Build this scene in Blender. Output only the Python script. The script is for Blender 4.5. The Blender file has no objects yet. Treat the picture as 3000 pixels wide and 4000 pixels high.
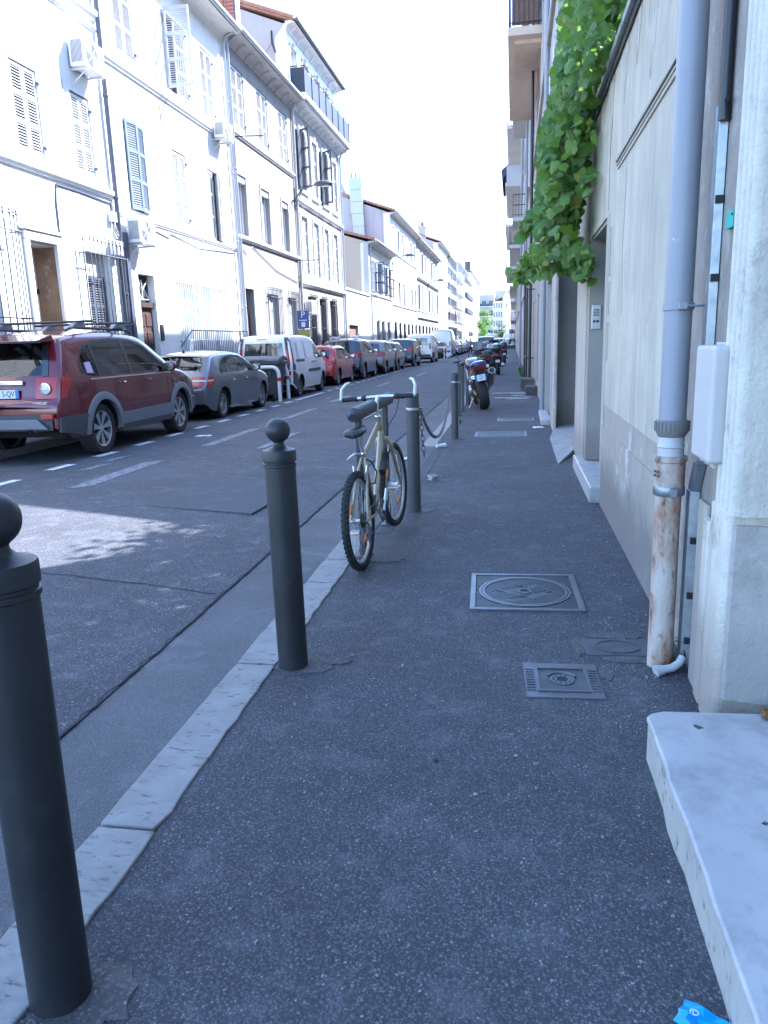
import bpy, bmesh, math, random
from mathutils import Vector, Matrix
random.seed(7)
R_ = math.radians
scene = bpy.context.scene
COL = scene.collection
# ---------------------------------------------------------------- camera
cd = bpy.data.cameras.new('camera')
cam = bpy.data.objects.new('camera', cd); COL.objects.link(cam)
cd.sensor_fit = 'VERTICAL'; cd.sensor_height = 36.0; cd.lens = 36.0 * 2935 / 4000
cd.clip_start = 0.05; cd.clip_end = 3000
_cx = Vector((0.98569, 0.16531, -0.0308)); _f = Vector((-0.1684, 0.9608, -0.2203))
_cx = (_cx - _f * _cx.dot(_f) / _f.length_squared).normalized(); _f.normalize()
_cu = _cx.cross(_f)
cam.matrix_world = Matrix(((_cx.x, _cu.x, -_f.x, 0), (_cx.y, _cu.y, -_f.y, 0), (_cx.z, _cu.z, -_f.z, 1.55), (0, 0, 0, 1)))
scene.camera = cam
# ---------------------------------------------------------------- sky, sun, exposure
SUN = Vector((1.0, 0.95, 1.40)).normalized()
SUN_EL = math.asin(SUN.z); SUN_AZ = math.atan2(SUN.x, SUN.y)
w = bpy.data.worlds.new('World'); scene.world = w; w.use_nodes = True
wn = w.node_tree; wn.nodes.clear()
sk = wn.nodes.new('ShaderNodeTexSky'); sk.sky_type = 'NISHITA'; sk.sun_disc = False
sk.sun_elevation = SUN_EL; sk.sun_rotation = SUN_AZ
sk.altitude = 20; sk.air_density = 1.2; sk.dust_density = 0.7; sk.ozone_density = 4.0
bg = wn.nodes.new('ShaderNodeBackground'); bg.inputs[1].default_value = 0.15
wo = wn.nodes.new('ShaderNodeOutputWorld')
wn.links.new(sk.outputs[0], bg.inputs[0]); wn.links.new(bg.outputs[0], wo.inputs[0])
ld = bpy.data.lights.new('sun', 'SUN'); ld.energy = 3.9; ld.angle = R_(0.55); ld.color = (1.0, 0.975, 0.95)
sun = bpy.data.objects.new('sun', ld); COL.objects.link(sun)
sun.rotation_euler = (-SUN).to_track_quat('-Z', 'Y').to_euler(); sun.location = (20, 20, 40)
vs = scene.view_settings
vs.view_transform = 'Standard'; vs.look = 'None'; vs.exposure = 2.55; vs.use_white_balance = True; vs.white_balance_temperature = 5780; vs.white_balance_tint = 13; vs.gamma = 1.0; vs.use_curve_mapping = False
scene.cycles.max_bounces = 6; scene.cycles.diffuse_bounces = 3; scene.cycles.glossy_bounces = 3
scene.cycles.transparent_max_bounces = 8; scene.cycles.caustics_reflective = False; scene.cycles.caustics_refractive = False
# ---------------------------------------------------------------- materials
MATS = {}
def _nt(name):
    m = bpy.data.materials.new(name); m.use_nodes = True
    nt = m.node_tree; b = nt.nodes['Principled BSDF']
    MATS[name] = m
    return m, nt, b
def _n(nt, t, **kw):
    n = nt.nodes.new(t)
    for k, v in kw.items():
        if k.startswith('i_'): n.inputs[k[2:].replace('_', ' ')].default_value = v
        else: setattr(n, k, v)
    return n
def c4(c): return (c[0], c[1], c[2], 1.0)
def _ramp(nt, src, a, b_, c0=(0, 0, 0), c1=(1, 1, 1)):
    r = nt.nodes.new('ShaderNodeValToRGB'); e = r.color_ramp.elements
    e[0].position = a; e[1].position = b_; e[0].color = c4(c0); e[1].color = c4(c1)
    nt.links.new(src, r.inputs[0]); return r.outputs[0]
def _mix(nt, f, a, b_, mode='MIX'):
    m = nt.nodes.new('ShaderNodeMixRGB'); m.blend_type = mode
    for i, v in enumerate((f, a, b_)):
        if isinstance(v, (int, float)): m.inputs[i].default_value = v
        elif isinstance(v, tuple): m.inputs[i].default_value = c4(v)
        else: nt.links.new(v, m.inputs[i])
    return m.outputs[0]
def _coord(nt, sc=(1, 1, 1)):
    tc = nt.nodes.new('ShaderNodeTexCoord'); mp = nt.nodes.new('ShaderNodeMapping')
    mp.inputs['Scale'].default_value = sc
    nt.links.new(tc.outputs['Object'], mp.inputs[0]); return mp.outputs[0]
def _noise(nt, vec, scale, detail=4, rough=0.55):
    n = _n(nt, 'ShaderNodeTexNoise', i_Scale=scale, i_Detail=detail, i_Roughness=rough)
    nt.links.new(vec, n.inputs['Vector']); return n.outputs['Fac']
def _bump(nt, b, src, strength, dist=0.01):
    bp = _n(nt, 'ShaderNodeBump', i_Strength=strength, i_Distance=dist)
    nt.links.new(src, bp.inputs['Height']); nt.links.new(bp.outputs[0], b.inputs['Normal'])
def plain(name, col, rough=0.5, metal=0.0, var=0.0, vs_=6.0, coat=0.0, bump=0.0, bs=40.0, spec=0.5, dirt=None, dlo=.55, dhi=.75):
    m, nt, b = _nt(name)
    b.inputs['Roughness'].default_value = rough; b.inputs['Metallic'].default_value = metal
    b.inputs['Coat Weight'].default_value = coat; b.inputs['Coat Roughness'].default_value = 0.06
    b.inputs['Specular IOR Level'].default_value = spec
    b.inputs['Base Color'].default_value = c4(col)
    if var or dirt or bump:
        v = _coord(nt)
        out = None
        if var:
            f = _ramp(nt, _noise(nt, v, vs_), .3, .7)
            lo = tuple(c * (1 - var) for c in col); hi = tuple(min(1, c * (1 + var)) for c in col)
            out = _mix(nt, f, lo, hi)
        if dirt:
            f = _ramp(nt, _noise(nt, v, vs_ * 2.7, 6, .7), dlo, dhi)
            out = _mix(nt, f, out if out is not None else col, dirt)
        if out is not None: nt.links.new(out, b.inputs['Base Color'])
        if bump: _bump(nt, b, _noise(nt, v, bs, 5), bump)
    return m
def plaster(name, col, streak=(.25, .22, .2), sa=.35, var=.1, vs_=1.2, grain=90., bump=.25, rough=.9, foot=None, scuff=None, sthr=(.52, .72), lines=None):
    """render on a wall: mottled colour, vertical rain streaks, darker splashed foot, grain"""
    m, nt, b = _nt(name); b.inputs['Roughness'].default_value = rough; b.inputs['Specular IOR Level'].default_value = .25
    v = _coord(nt); vst = _coord(nt, (2.2, 2.2, .18))
    f = _ramp(nt, _noise(nt, v, vs_, 6, .6), .3, .7)
    out = _mix(nt, f, tuple(c * (1 - var) for c in col), tuple(min(1, c * (1 + var)) for c in col))
    s = _ramp(nt, _noise(nt, vst, 1.7, 6, .65), sthr[0], sthr[1])
    sm = _n(nt, 'ShaderNodeMath', operation='MULTIPLY'); sm.inputs[1].default_value = sa
    nt.links.new(s, sm.inputs[0]); out = _mix(nt, sm.outputs[0], out, streak)
    if scuff:
        out = _mix(nt, _ramp(nt, _noise(nt, v, 3.1, 8, .72), .56, .66), out, scuff)
    if lines:
        sp = nt.nodes.new('ShaderNodeSeparateXYZ'); nt.links.new(v, sp.inputs[0])
        md = _n(nt, 'ShaderNodeMath', operation='MODULO'); md.inputs[1].default_value = lines[0]; nt.links.new(sp.outputs[2], md.inputs[0])
        lt = _n(nt, 'ShaderNodeMath', operation='LESS_THAN'); lt.inputs[1].default_value = .02; nt.links.new(md.outputs[0], lt.inputs[0])
        ml = _n(nt, 'ShaderNodeMath', operation='MULTIPLY'); ml.inputs[1].default_value = .6; nt.links.new(lt.outputs[0], ml.inputs[0])
        out = _mix(nt, ml.outputs[0], out, lines[1])
    if foot:
        sp = nt.nodes.new('ShaderNodeSeparateXYZ'); nt.links.new(v, sp.inputs[0])
        ad = _n(nt, 'ShaderNodeMath', operation='MULTIPLY_ADD'); ad.inputs[1].default_value = -.55; nt.links.new(_noise(nt, v, 3.5, 6, .7), ad.inputs[0])
        nt.links.new(sp.outputs[2], ad.inputs[2])
        out = _mix(nt, _ramp(nt, ad.outputs[0], -.3, .3, (.85, .85, .85), (0, 0, 0)), out, foot)
    nt.links.new(out, b.inputs['Base Color'])
    _bump(nt, b, _noise(nt, v, grain, 6, .7), bump, .01)
    return m
def asphalt(name, c0, c1, speck, sscale, amt, patch=.16, bump=.5):
    """bound chippings: every chip its own tone, dark binder between, worn and stained areas"""
    m, nt, b = _nt(name); b.inputs['Roughness'].default_value = .8; b.inputs['Specular IOR Level'].default_value = .3
    v0 = _coord(nt)
    dn = _n(nt, 'ShaderNodeTexNoise', i_Scale=sscale * .6, i_Detail=3); nt.links.new(v0, dn.inputs['Vector'])
    dv = _n(nt, 'ShaderNodeVectorMath', operation='MULTIPLY_ADD'); dv.inputs[1].default_value = (1.6 / sscale,) * 3
    nt.links.new(dn.outputs['Color'], dv.inputs[0]); nt.links.new(v0, dv.inputs[2]); v = dv.outputs[0]
    vo = _n(nt, 'ShaderNodeTexVoronoi', i_Scale=sscale); nt.links.new(v, vo.inputs['Vector'])
    sep = nt.nodes.new('ShaderNodeSeparateColor'); nt.links.new(vo.outputs['Color'], sep.inputs[0])
    r = nt.nodes.new('ShaderNodeValToRGB'); nt.links.new(sep.outputs[0], r.inputs[0]); e = r.color_ramp.elements
    e[0].position = 0; e[0].color = c4(c1); e[1].position = 1; e[1].color = c4(tuple(min(1, c * 1.5) for c in speck))
    for p, c in ((.3, tuple(a * .85 for a in c0)), (.62, c0), (1 - amt, tuple(a * 1.25 for a in c0)), (.985, speck)):
        q = r.color_ramp.elements.new(p); q.color = c4(c)
    edge = _ramp(nt, vo.outputs['Distance'], .3, .62, (1, 1, 1), (0, 0, 0))
    base = _mix(nt, edge, c1, r.outputs[0])
    fine = _ramp(nt, _noise(nt, v0, sscale * 2.6, 3, .7), .3, .72, (.72, .72, .72), (1.22, 1.22, 1.22))
    base = _mix(nt, 1.0, base, fine, 'MULTIPLY')
    big = _ramp(nt, _noise(nt, v0, .9, 6, .6), .32, .68, (1 - patch,) * 3, (1 + patch,) * 3)
    base = _mix(nt, 1.0, base, big, 'MULTIPLY')
    base = _mix(nt, _ramp(nt, _noise(nt, v0, 4.5, 8, .72), .52, .74, (0, 0, 0), (.5, .5, .5)), base, tuple(c * 1.6 for c in c0))
    base = _mix(nt, _ramp(nt, _noise(nt, v0, 2.1, 7, .75), .6, .7, (0, 0, 0), (.5, .5, .5)), base, tuple(c * .5 for c in c0))
    nt.links.new(base, b.inputs['Base Color'])
    hs = _mix(nt, .35, vo.outputs['Distance'], _noise(nt, v0, sscale * 1.3, 4, .7))
    bp = _n(nt, 'ShaderNodeBump', i_Strength=bump, i_Distance=.006); bp.invert = True
    nt.links.new(hs, bp.inputs['Height']); nt.links.new(bp.outputs[0], b.inputs['Normal'])
    return m
def paint_worn(name, col, under, scale=9, lo=.42, hi=.56):
    m, nt, b = _nt(name); b.inputs['Roughness'].default_value = .8
    v = _coord(nt)
    f = _ramp(nt, _noise(nt, v, scale, 8, .75), lo, hi)
    g = _mix(nt, _ramp(nt, _noise(nt, v, 140, 3, .7), .4, .65), under, tuple(c * 1.6 for c in under))
    nt.links.new(_mix(nt, f, g, col), b.inputs['Base Color'])
    return m
def pitted(name, col, pit, vs_=2.0, pscale=30):
    m, nt, b = _nt(name); b.inputs['Roughness'].default_value = .75
    v = _coord(nt)
    base = _mix(nt, _ramp(nt, _noise(nt, v, vs_, 6, .6), .3, .7), tuple(c * .84 for c in col), tuple(min(1, c * 1.12) for c in col))
    n = _noise(nt, _coord(nt, (.55, 1.5, 1)), pscale, 8, .7); p = _ramp(nt, n, .57, .64)
    base = _mix(nt, p, base, pit)
    nt.links.new(base, b.inputs['Base Color'])
    _bump(nt, b, _ramp(nt, n, .5, .7, (1, 1, 1), (0, 0, 0)), .5, .006)
    return m
def glass(name, col=(.02, .025, .03), rough=.03, var=0):
    m, nt, b = _nt(name)
    b.inputs['Base Color'].default_value = c4(col); b.inputs['Roughness'].default_value = rough
    b.inputs['Specular IOR Level'].default_value = .9; b.inputs['IOR'].default_value = 1.6
    return m
def seeglass(name, tint=(.62, .7, .7)):
    m, nt, b = _nt(name); nt.nodes.remove(b)
    t = nt.nodes.new('ShaderNodeBsdfTransparent'); t.inputs[0].default_value = c4(tint)
    g = nt.nodes.new('ShaderNodeBsdfGlossy'); g.inputs['Roughness'].default_value = .02
    f = _n(nt, 'ShaderNodeFresnel', i_IOR=1.75); mx = nt.nodes.new('ShaderNodeMixShader')
    nt.links.new(f.outputs[0], mx.inputs[0]); nt.links.new(t.outputs[0], mx.inputs[1]); nt.links.new(g.outputs[0], mx.inputs[2]); nt.links.new(mx.outputs[0], nt.nodes['Material Output'].inputs[0])
    return m
def leafmat(name, c0, c1, trans=.35):
    m, nt, b = _nt(name)
    oi = nt.nodes.new('ShaderNodeObjectInfo')
    v = _coord(nt)
    wn_ = _n(nt, 'ShaderNodeTexWhiteNoise'); gi = nt.nodes.new('ShaderNodeNewGeometry'); nt.links.new(gi.outputs['Random Per Island'], wn_.inputs['Vector'])
    rm = _n(nt, 'ShaderNodeMath', operation='ADD'); nt.links.new(oi.outputs['Random'], rm.inputs[0]); nt.links.new(gi.outputs['Random Per Island'], rm.inputs[1])
    rf = _n(nt, 'ShaderNodeMath', operation='FRACT'); nt.links.new(rm.outputs[0], rf.inputs[0])
    base = _mix(nt, rf.outputs[0], c0, c1)
    base = _mix(nt, _ramp(nt, _noise(nt, v, 14, 4), .35, .7), base, tuple(c * 1.25 for c in c1))
    nt.links.new(base, b.inputs['Base Color']); b.inputs['Roughness'].default_value = .45
    tr = nt.nodes.new('ShaderNodeBsdfTranslucent'); nt.links.new(_mix(nt, .5, base, (.25, .42, .04)), tr.inputs[0])
    mx = nt.nodes.new('ShaderNodeMixShader'); mx.inputs[0].default_value = trans
    nt.links.new(b.outputs[0], mx.inputs[1]); nt.links.new(tr.outputs[0], mx.inputs[2])
    nt.links.new(mx.outputs[0], nt.nodes['Material Output'].inputs[0])
    return m
def M(n): return MATS[n]
# ---------------------------------------------------------------- mesh building
class MB:
    def __init__(s): s.v = []; s.f = []
    def add(s, vs, fs):
        o = len(s.v); s.v += [tuple(v) for v in vs]; s.f += [tuple(i + o for i in f) for f in fs]; return s
    def box(s, x0, x1, y0, y1, z0, z1):
        if x0 > x1: x0, x1 = x1, x0
        if y0 > y1: y0, y1 = y1, y0
        if z0 > z1: z0, z1 = z1, z0
        return s.add([(x0, y0, z0), (x1, y0, z0), (x1, y1, z0), (x0, y1, z0), (x0, y0, z1), (x1, y0, z1), (x1, y1, z1), (x0, y1, z1)],
                     [(0, 3, 2, 1), (4, 5, 6, 7), (0, 1, 5, 4), (1, 2, 6, 5), (2, 3, 7, 6), (3, 0, 4, 7)])
    def tbox(s, mat, sx, sy, sz):
        """box of half sizes under a matrix"""
        q = MB().box(-sx, sx, -sy, sy, -sz, sz)
        return s.add([mat @ Vector(v) for v in q.v], q.f)
    def quad(s, a, b, c, d): return s.add([a, b, c, d], [(0, 1, 2, 3)])
    def tube(s, pts, r, n=8, cap=True, closed=False):
        pts = [Vector(p) for p in pts]; L = len(pts)
        rr = r if isinstance(r, (list, tuple)) else [r] * L
        rings = []; up = None
        for i, p in enumerate(pts):
            if closed: t = pts[(i + 1) % L] - pts[i - 1]
            else: t = pts[min(i + 1, L - 1)] - pts[max(i - 1, 0)]
            if t.length < 1e-9: t = Vector((0, 0, 1))
            t.normalize()
            if up is None:
                up = Vector((0, 0, 1)) if abs(t.z) < .9 else Vector((1, 0, 0))
            sd = t.cross(up)
            if sd.length < 1e-6: sd = t.cross(Vector((0, 1, 0)))
            sd.normalize(); up = sd.cross(t).normalized()
            rings.append([p + (sd * math.cos(2 * math.pi * k / n) + up * math.sin(2 * math.pi * k / n)) * rr[i] for k in range(n)])
        vs = [v for ring in rings for v in ring]; fs = []
        for i in range(L if closed else L - 1):
            j = (i + 1) % L
            for k in range(n): fs.append((i * n + k, i * n + (k + 1) % n, j * n + (k + 1) % n, j * n + k))
        if cap and not closed:
            fs.append(tuple(range(n))[::-1]); fs.append(tuple((L - 1) * n + k for k in range(n)))
        return s.add(vs, fs)
    def lathe(s, prof, n=24, o=(0, 0, 0), mat=None, cap=True):
        """profile of (radius, height) turned round z; under matrix mat if given"""
        vs = []; fs = []; L = len(prof); o = Vector(o)
        for r, z in prof:
            for k in range(n):
                a = 2 * math.pi * k / n; p = Vector((r * math.cos(a), r * math.sin(a), z))
                vs.append((mat @ p) if mat else p + o)
        for i in range(L - 1):
            for k in range(n): fs.append((i * n + k, i * n + (k + 1) % n, (i + 1) * n + (k + 1) % n, (i + 1) * n + k))
        if cap and prof[0][0] > 1e-5: fs.append(tuple(range(n))[::-1])
        if cap and prof[-1][0] > 1e-5: fs.append(tuple((L - 1) * n + k for k in range(n)))
        return s.add(vs, fs)
    def prism(s, poly, axis, a, b):
        """polygon extruded along an axis: x -> poly is (y,z), y -> (x,z), z -> (x,y)"""
        def mk(p, t): return (t, p[0], p[1]) if axis == 'x' else (p[0], t, p[1]) if axis == 'y' else (p[0], p[1], t)
        n = len(poly); vs = [mk(p, a) for p in poly] + [mk(p, b) for p in poly]
        fs = [tuple(range(n))[::-1], tuple(range(n, 2 * n))] + [(i, (i + 1) % n, n + (i + 1) % n, n + i) for i in range(n)]
        return s.add(vs, fs)
    def grid(s, fn, nu, nv):
        vs = [fn(i / nu, j / nv) for j in range(nv + 1) for i in range(nu + 1)]
        fs = [(j * (nu + 1) + i, j * (nu + 1) + i + 1, (j + 1) * (nu + 1) + i + 1, (j + 1) * (nu + 1) + i) for j in range(nv) for i in range(nu)]
        return s.add(vs, fs)
    def tori(s, c, rmaj, rmin, axis='y', n=28, m=8, sq=1.0):
        """torus; sq scales the minor radius along the axis"""
        vs = []; fs = []
        for i in range(n):
            a = 2 * math.pi * i / n
            for j in range(m):
                b = 2 * math.pi * j / m; rr = rmaj + rmin * math.cos(b); h = rmin * sq * math.sin(b)
                p = {'x': (h, rr * math.cos(a), rr * math.sin(a)), 'y': (rr * math.cos(a), h, rr * math.sin(a)), 'z': (rr * math.cos(a), rr * math.sin(a), h)}[axis]
                vs.append((c[0] + p[0], c[1] + p[1], c[2] + p[2]))
        for i in range(n):
            for j in range(m): fs.append((i * m + j, ((i + 1) % n) * m + j, ((i + 1) % n) * m + (j + 1) % m, i * m + (j + 1) % m))
        return s.add(vs, fs)
    def xf(s, mat): s.v = [tuple(mat @ Vector(v)) for v in s.v]; return s
    def mesh(s, name, mat, smooth=False, bevel=0.0, seg=2, angle=40):
        me = bpy.data.meshes.new(name); me.from_pydata(s.v, [], s.f); me.update()
        bm = bmesh.new(); bm.from_mesh(me)
        bmesh.ops.recalc_face_normals(bm, faces=bm.faces)
        if bevel:
            ed = [e for e in bm.edges if len(e.link_faces) == 2 and e.calc_face_angle(0) > R_(30)]
            bmesh.ops.bevel(bm, geom=ed, offset=bevel, segments=seg, affect='EDGES', clamp_overlap=True, profile=.5)
        if smooth:
            for f in bm.faces: f.smooth = True
            for e in bm.edges:
                if len(e.link_faces) == 2 and e.calc_face_angle(0) > R_(angle): e.smooth = False
        bm.to_mesh(me); bm.free()
        if mat: me.materials.append(M(mat) if isinstance(mat, str) else mat)
        return me
    def build(s, name, mat, parent=None, **kw):
        o = bpy.data.objects.new(name, s.mesh(name, mat, **kw)); COL.objects.link(o)
        if parent: o.parent = parent
        return o
def inst(name, me, parent=None, mw=None):
    o = bpy.data.objects.new(name, me); COL.objects.link(o)
    if parent: o.parent = parent
    if mw is not None: o.matrix_local = mw
    return o
def empty(name, loc=(0, 0, 0), rz=0.0):
    o = bpy.data.objects.new(name, None); COL.objects.link(o); o.location = loc; o.rotation_euler = (0, 0, rz); o.empty_display_size = .2
    return o
def tag(o, label=None, cat=None, group=None, kind=None):
    if label: o['label'] = label
    if cat: o['category'] = cat
    if group: o['group'] = group
    if kind: o['kind'] = kind
    return o
def struct(o): o['kind'] = 'structure'; return o
def dup(root, loc=None, rz=None, **tg):
    def cp(o, par):
        c = o.copy(); COL.objects.link(c)
        if par: c.parent = par
        for ch in o.children: cp(ch, c)
        return c
    r = cp(root, None)
    if loc is not None: r.location = loc
    if rz is not None: r.rotation_euler = (0, 0, rz)
    return tag(r, **tg)
def text(name, s, size, mat, parent, mw, depth=.001, align='CENTER', squash=1.0):
    cu = bpy.data.curves.new(name, 'FONT'); cu.body = s; cu.size = size; cu.extrude = depth; cu.align_x = align; cu.align_y = 'CENTER'; cu.resolution_u = 2
    t = bpy.data.objects.new(name, cu); COL.objects.link(t)
    me = bpy.data.meshes.new_from_object(t); bpy.data.objects.remove(t); bpy.data.curves.remove(cu)
    me.materials.clear(); me.materials.append(M(mat))
    if squash != 1: me.transform(Matrix.Diagonal((squash, 1, 1, 1)))
    return inst(name, me, parent, mw)
def frame_m(o, xa, ya):
    """matrix with origin o, x axis xa, y axis ya"""
    xa = Vector(xa).normalized(); ya = Vector(ya).normalized(); za = xa.cross(ya)
    return Matrix(((xa.x, ya.x, za.x, o[0]), (xa.y, ya.y, za.y, o[1]), (xa.z, ya.z, za.z, o[2]), (0, 0, 0, 1)))
def arcpts(c, r, a0, a1, n, plane='xz'):
    out = []
    for i in range(n + 1):
        a = R_(a0 + (a1 - a0) * i / n); u, v_ = r * math.cos(a), r * math.sin(a)
        out.append({'xz': (c[0] + u, c[1], c[2] + v_), 'yz': (c[0], c[1] + u, c[2] + v_), 'xy': (c[0] + u, c[1] + v_, c[2])}[plane])
    return out
# material library
asphalt('pavement_asphalt', (.122, .123, .132), (.058, .059, .066), (.225, .223, .22), 125, .12, .18, .85)
asphalt('road_asphalt', (.118, .119, .128), (.055, .056, .063), (.25, .25, .25), 100, .12, .16, .85)
asphalt('road_patch_asphalt', (.1, .102, .112), (.062, .064, .072), (.15, .15, .155), 190, .05, .06, .5)
asphalt('gutter_concrete', (.15, .148, .148), (.1, .1, .102), (.16, .158, .155), 160, .08, .2, .45)
asphalt('mortar', (.13, .128, .126), (.085, .085, .086), (.2, .195, .19), 90, .12, .25, .8)
pitted('kerb_stone', (.27, .26, .243), (.115, .11, .104), 7, 30)
paint_worn('paint_dash', (.6, .6, .6), (.08, .08, .09), 9, .36, .5)
paint_worn('paint_faded', (.28, .285, .3), (.085, .088, .098), 14, .45, .62)
plain('crack', (.035, .035, .039), 1)
plain('bollard_paint', (.022, .024, .028), .45, var=.2, vs_=4, bump=.08, bs=120, dirt=(.05, .05, .052), dlo=.56, dhi=.8)
plain('post_paint', (.055, .059, .064), .55, var=.12, vs_=7, dirt=(.13, .12, .11), dlo=.6, dhi=.75)
plain('iron_cover', (.13, .135, .15), .42, .55, var=.2, vs_=9, bump=.1, bs=120, dirt=(.1, .1, .1))
plain('dark_cover', (.085, .088, .098), .6, .3, var=.25, vs_=12, bump=.3, bs=90)
plain('marble', (.44, .43, .415), .45, var=.14, vs_=2.2, dirt=(.27, .262, .26), bump=.08, bs=60, dlo=.46, dhi=.74)
pitted('marble_edge', (.46, .44, .4), (.2, .19, .17), 3, 16)
plain('steel', (.45, .46, .48), .35, .9)
plain('chrome', (.75, .76, .78), .15, 1.0)
plain('alu', (.62, .63, .65), .35, .9)
plain('black_rubber', (.018, .018, .02), .75, var=.2, vs_=20)
plain('black_plastic', (.02, .02, .022), .5)
plain('grey_plastic', (.12, .125, .135), .6, var=.06)
# ================================================================ ground, road, pavements
XF = -9.3            # plane of the left facades
def sheet(name, x0, x1, y0, y1, z, mat, nx=1, ny=1, fn=None):
    mb = MB().grid(lambda u, v: (x0 + (x1 - x0) * u, y0 + (y1 - y0) * v, z if fn is None else fn(x0 + (x1 - x0) * u, y0 + (y1 - y0) * v)), nx, ny)
    return mb.build(name, mat)
plain('earth', (.16, .15, .14), .95, var=.15, vs_=.3)
struct(sheet('ground', -600, 600, -200, 1500, -.3, 'earth'))
def crown(x, y): return -.1 + .035 * max(0, 1 - ((x + 5.0) / 3.0) ** 2) - (.0)
road = struct(sheet('road', -8.12, -1.95, -8, 330, -.1, 'road_asphalt', 16, 40, crown))
gutter = struct(sheet('gutter', -1.952, -1.30, -8, 330, -.108, 'gutter_concrete'))
pav = struct(MB().box(-1.150, 1.4, -8, 330, -.25, 0).build('pavement', 'pavement_asphalt'))
lpav = struct(MB().box(XF - .2, -8.27, -8, 330, -.25, 0.02).build('far_pavement', 'gutter_concrete'))
# kerb of single stones
kerb = struct(MB().box(-1.34, -1.16, -8, 330, -.3, -.1).build('kerb', 'mortar'))
rnd = random.Random(3)
def kerb_stone(y0, y1, par, x0=-1.357, x1=-1.147, zt=.008):
    mb = MB(); n = max(2, int((y1 - y0) / .09)); L = []; Rr = []
    for i in range(n + 1):
        y = y0 + .007 + (y1 - y0 - .014) * i / n
        e = .012 if i in (0, n) else 0
        L.append((x0 + rnd.uniform(-.003, .004) + e * .5, y)); Rr.append((x1 + rnd.uniform(-.009, .008) - e * .5, y))
    poly = L + Rr[::-1]
    return mb.prism(poly, 'z', -.2, zt + rnd.uniform(-.003, .003)).build('kerb_stone', 'kerb_stone', par, bevel=.006, seg=2)
ys = [-3.2, -1.9, -.6, .75, 2.02, 3.32, 4.62, 5.16, 5.95]
for a, b in zip(ys, ys[1:]): kerb_stone(a, b, kerb)
y = 11.2
while y < 110:
    l = rnd.uniform(.8, 1.3); kerb_stone(y, y + l, kerb); y += l
MB().box(-1.357, -1.147, y, 330, -.2, .006).build('far_kerb_stones', 'kerb_stone', kerb)
# dropped kerb: an asphalt apron between the stones
MB().prism([(-1.42, -.2), (-1.42, -.098), (-1.36, -.07), (-1.14, .003), (-1.0, .0035), (-1.0, -.2)], 'y', 5.955, 11.195).build('kerb_apron', 'road_patch_asphalt', pav)
lk = struct(MB().box(-8.27, -8.13, -8, 330, -.25, .022).build('far_kerb', 'kerb_stone'))
# paint: dashes along the parking bay, old worn lines
dash = MB()
yy = 6.0
dme = MB().prism([(-.09, -.27), (.05, -.27), (.09, .25), (-.05, .25)], 'z', 0, .004).mesh('painted_dash', 'paint_dash')
while yy < 95:
    if not (21.3 < yy < 23.6): inst('painted_dash', dme, road, Matrix.Translation((-6.44, yy, -.068 + .0)))
    yy += 1.27
MB().prism([(-6.52, 22.0), (-6.38, 22.0), (-6.36, 25.2), (-6.5, 25.2)], 'z', -.072, -.066).build('painted_line', 'paint_dash', road)
for (x0, x1, a, b) in ((-5.34, -5.1, 8.2, 10.4), (-5.2, -5.0, 11.9, 14.6), (-5.15, -4.97, 16.3, 19), (-5.2, -5, 21, 23.5), (-4.1, -3.95, 11.5, 13.8), (-3.3, -3.15, 16, 19.0), (-5.1, -4.95, 28, 31), (-4.6, -4.45, 36, 40)):
    MB().prism([(x0, a), (x1, a + .15), (x1, b), (x0, b - .2)], 'z', -.075, -.061).build('worn_paint_line', 'paint_faded', road)
for i, (px_, py_) in enumerate(((-6.1, 7.2), (-5.9, 9.8), (-6.0, 10.6), (-5.6, 22.6))):
    MB().prism([(px_ - .1, py_ - .25), (px_ + .05, py_ - .2), (px_ + .1, py_ + .3), (px_ - .02, py_ + .2)], 'z', -.078, -.062).build('worn_paint_line', 'paint_faded', road)
MB().prism([(-2.75, 12.6), (-1.98, 12.3), (-1.98, 12.5), (-2.7, 12.8)], 'z', -.12, -.098).build('painted_line', 'paint_dash', road)
# repaired patch and cracks
MB().prism([(-3.95, 7.3), (-3.98, 9.0), (-3.0, 8.85), (-2.52, 7.5), (-2.55, 6.95)], 'z', -.12, -.0665).build('asphalt_patch', 'road_patch_asphalt', road)
def crack(name, pts, w, z, par, mat='crack', jit=.03):
    mb = MB(); P = []
    for (a, b) in zip(pts, pts[1:]):
        n = max(2, int(math.hypot(b[0] - a[0], b[1] - a[1]) / .08))
        for i in range(n): P.append((a[0] + (b[0] - a[0]) * i / n + rnd.uniform(-jit, jit) * .5, a[1] + (b[1] - a[1]) * i / n + rnd.uniform(-jit, jit) * .5))
    P.append(pts[-1])
    for (a, b) in zip(P, P[1:]):
        d = Vector((b[0] - a[0], b[1] - a[1], 0)); nrm = Vector((-d.y, d.x, 0)).normalized() * w * rnd.uniform(.4, 1)
        zz = (lambda q: (z if not callable(z) else z(*q)))
        mb.quad((a[0] - nrm.x, a[1] - nrm.y, zz(a)), (a[0] + nrm.x, a[1] + nrm.y, zz(a)), (b[0] + nrm.x, b[1] + nrm.y, zz(b)), (b[0] - nrm.x, b[1] - nrm.y, zz(b)))
    return mb.build(name, mat, par)
rz = lambda x, y: crown(x, y) + .004
crack('crack', [(-4.2, 5.0), (-3.5, 4.93), (-2.7, 4.79), (-2.0, 4.64)], .009, rz, road)
crack('crack', [(-4.3, 6.9), (-4.05, 7.3), (-3.9, 8.0), (-3.6, 8.3)], .007, rz, road)
crack('crack', [(-5.0, 13.7), (-3.5, 13.0), (-2.2, 12.2)], .008, rz, road)
crack('crack', [(-4.6, 9.3), (-3.8, 9.25), (-2.0, 9.0)], .005, rz, road)
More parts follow.
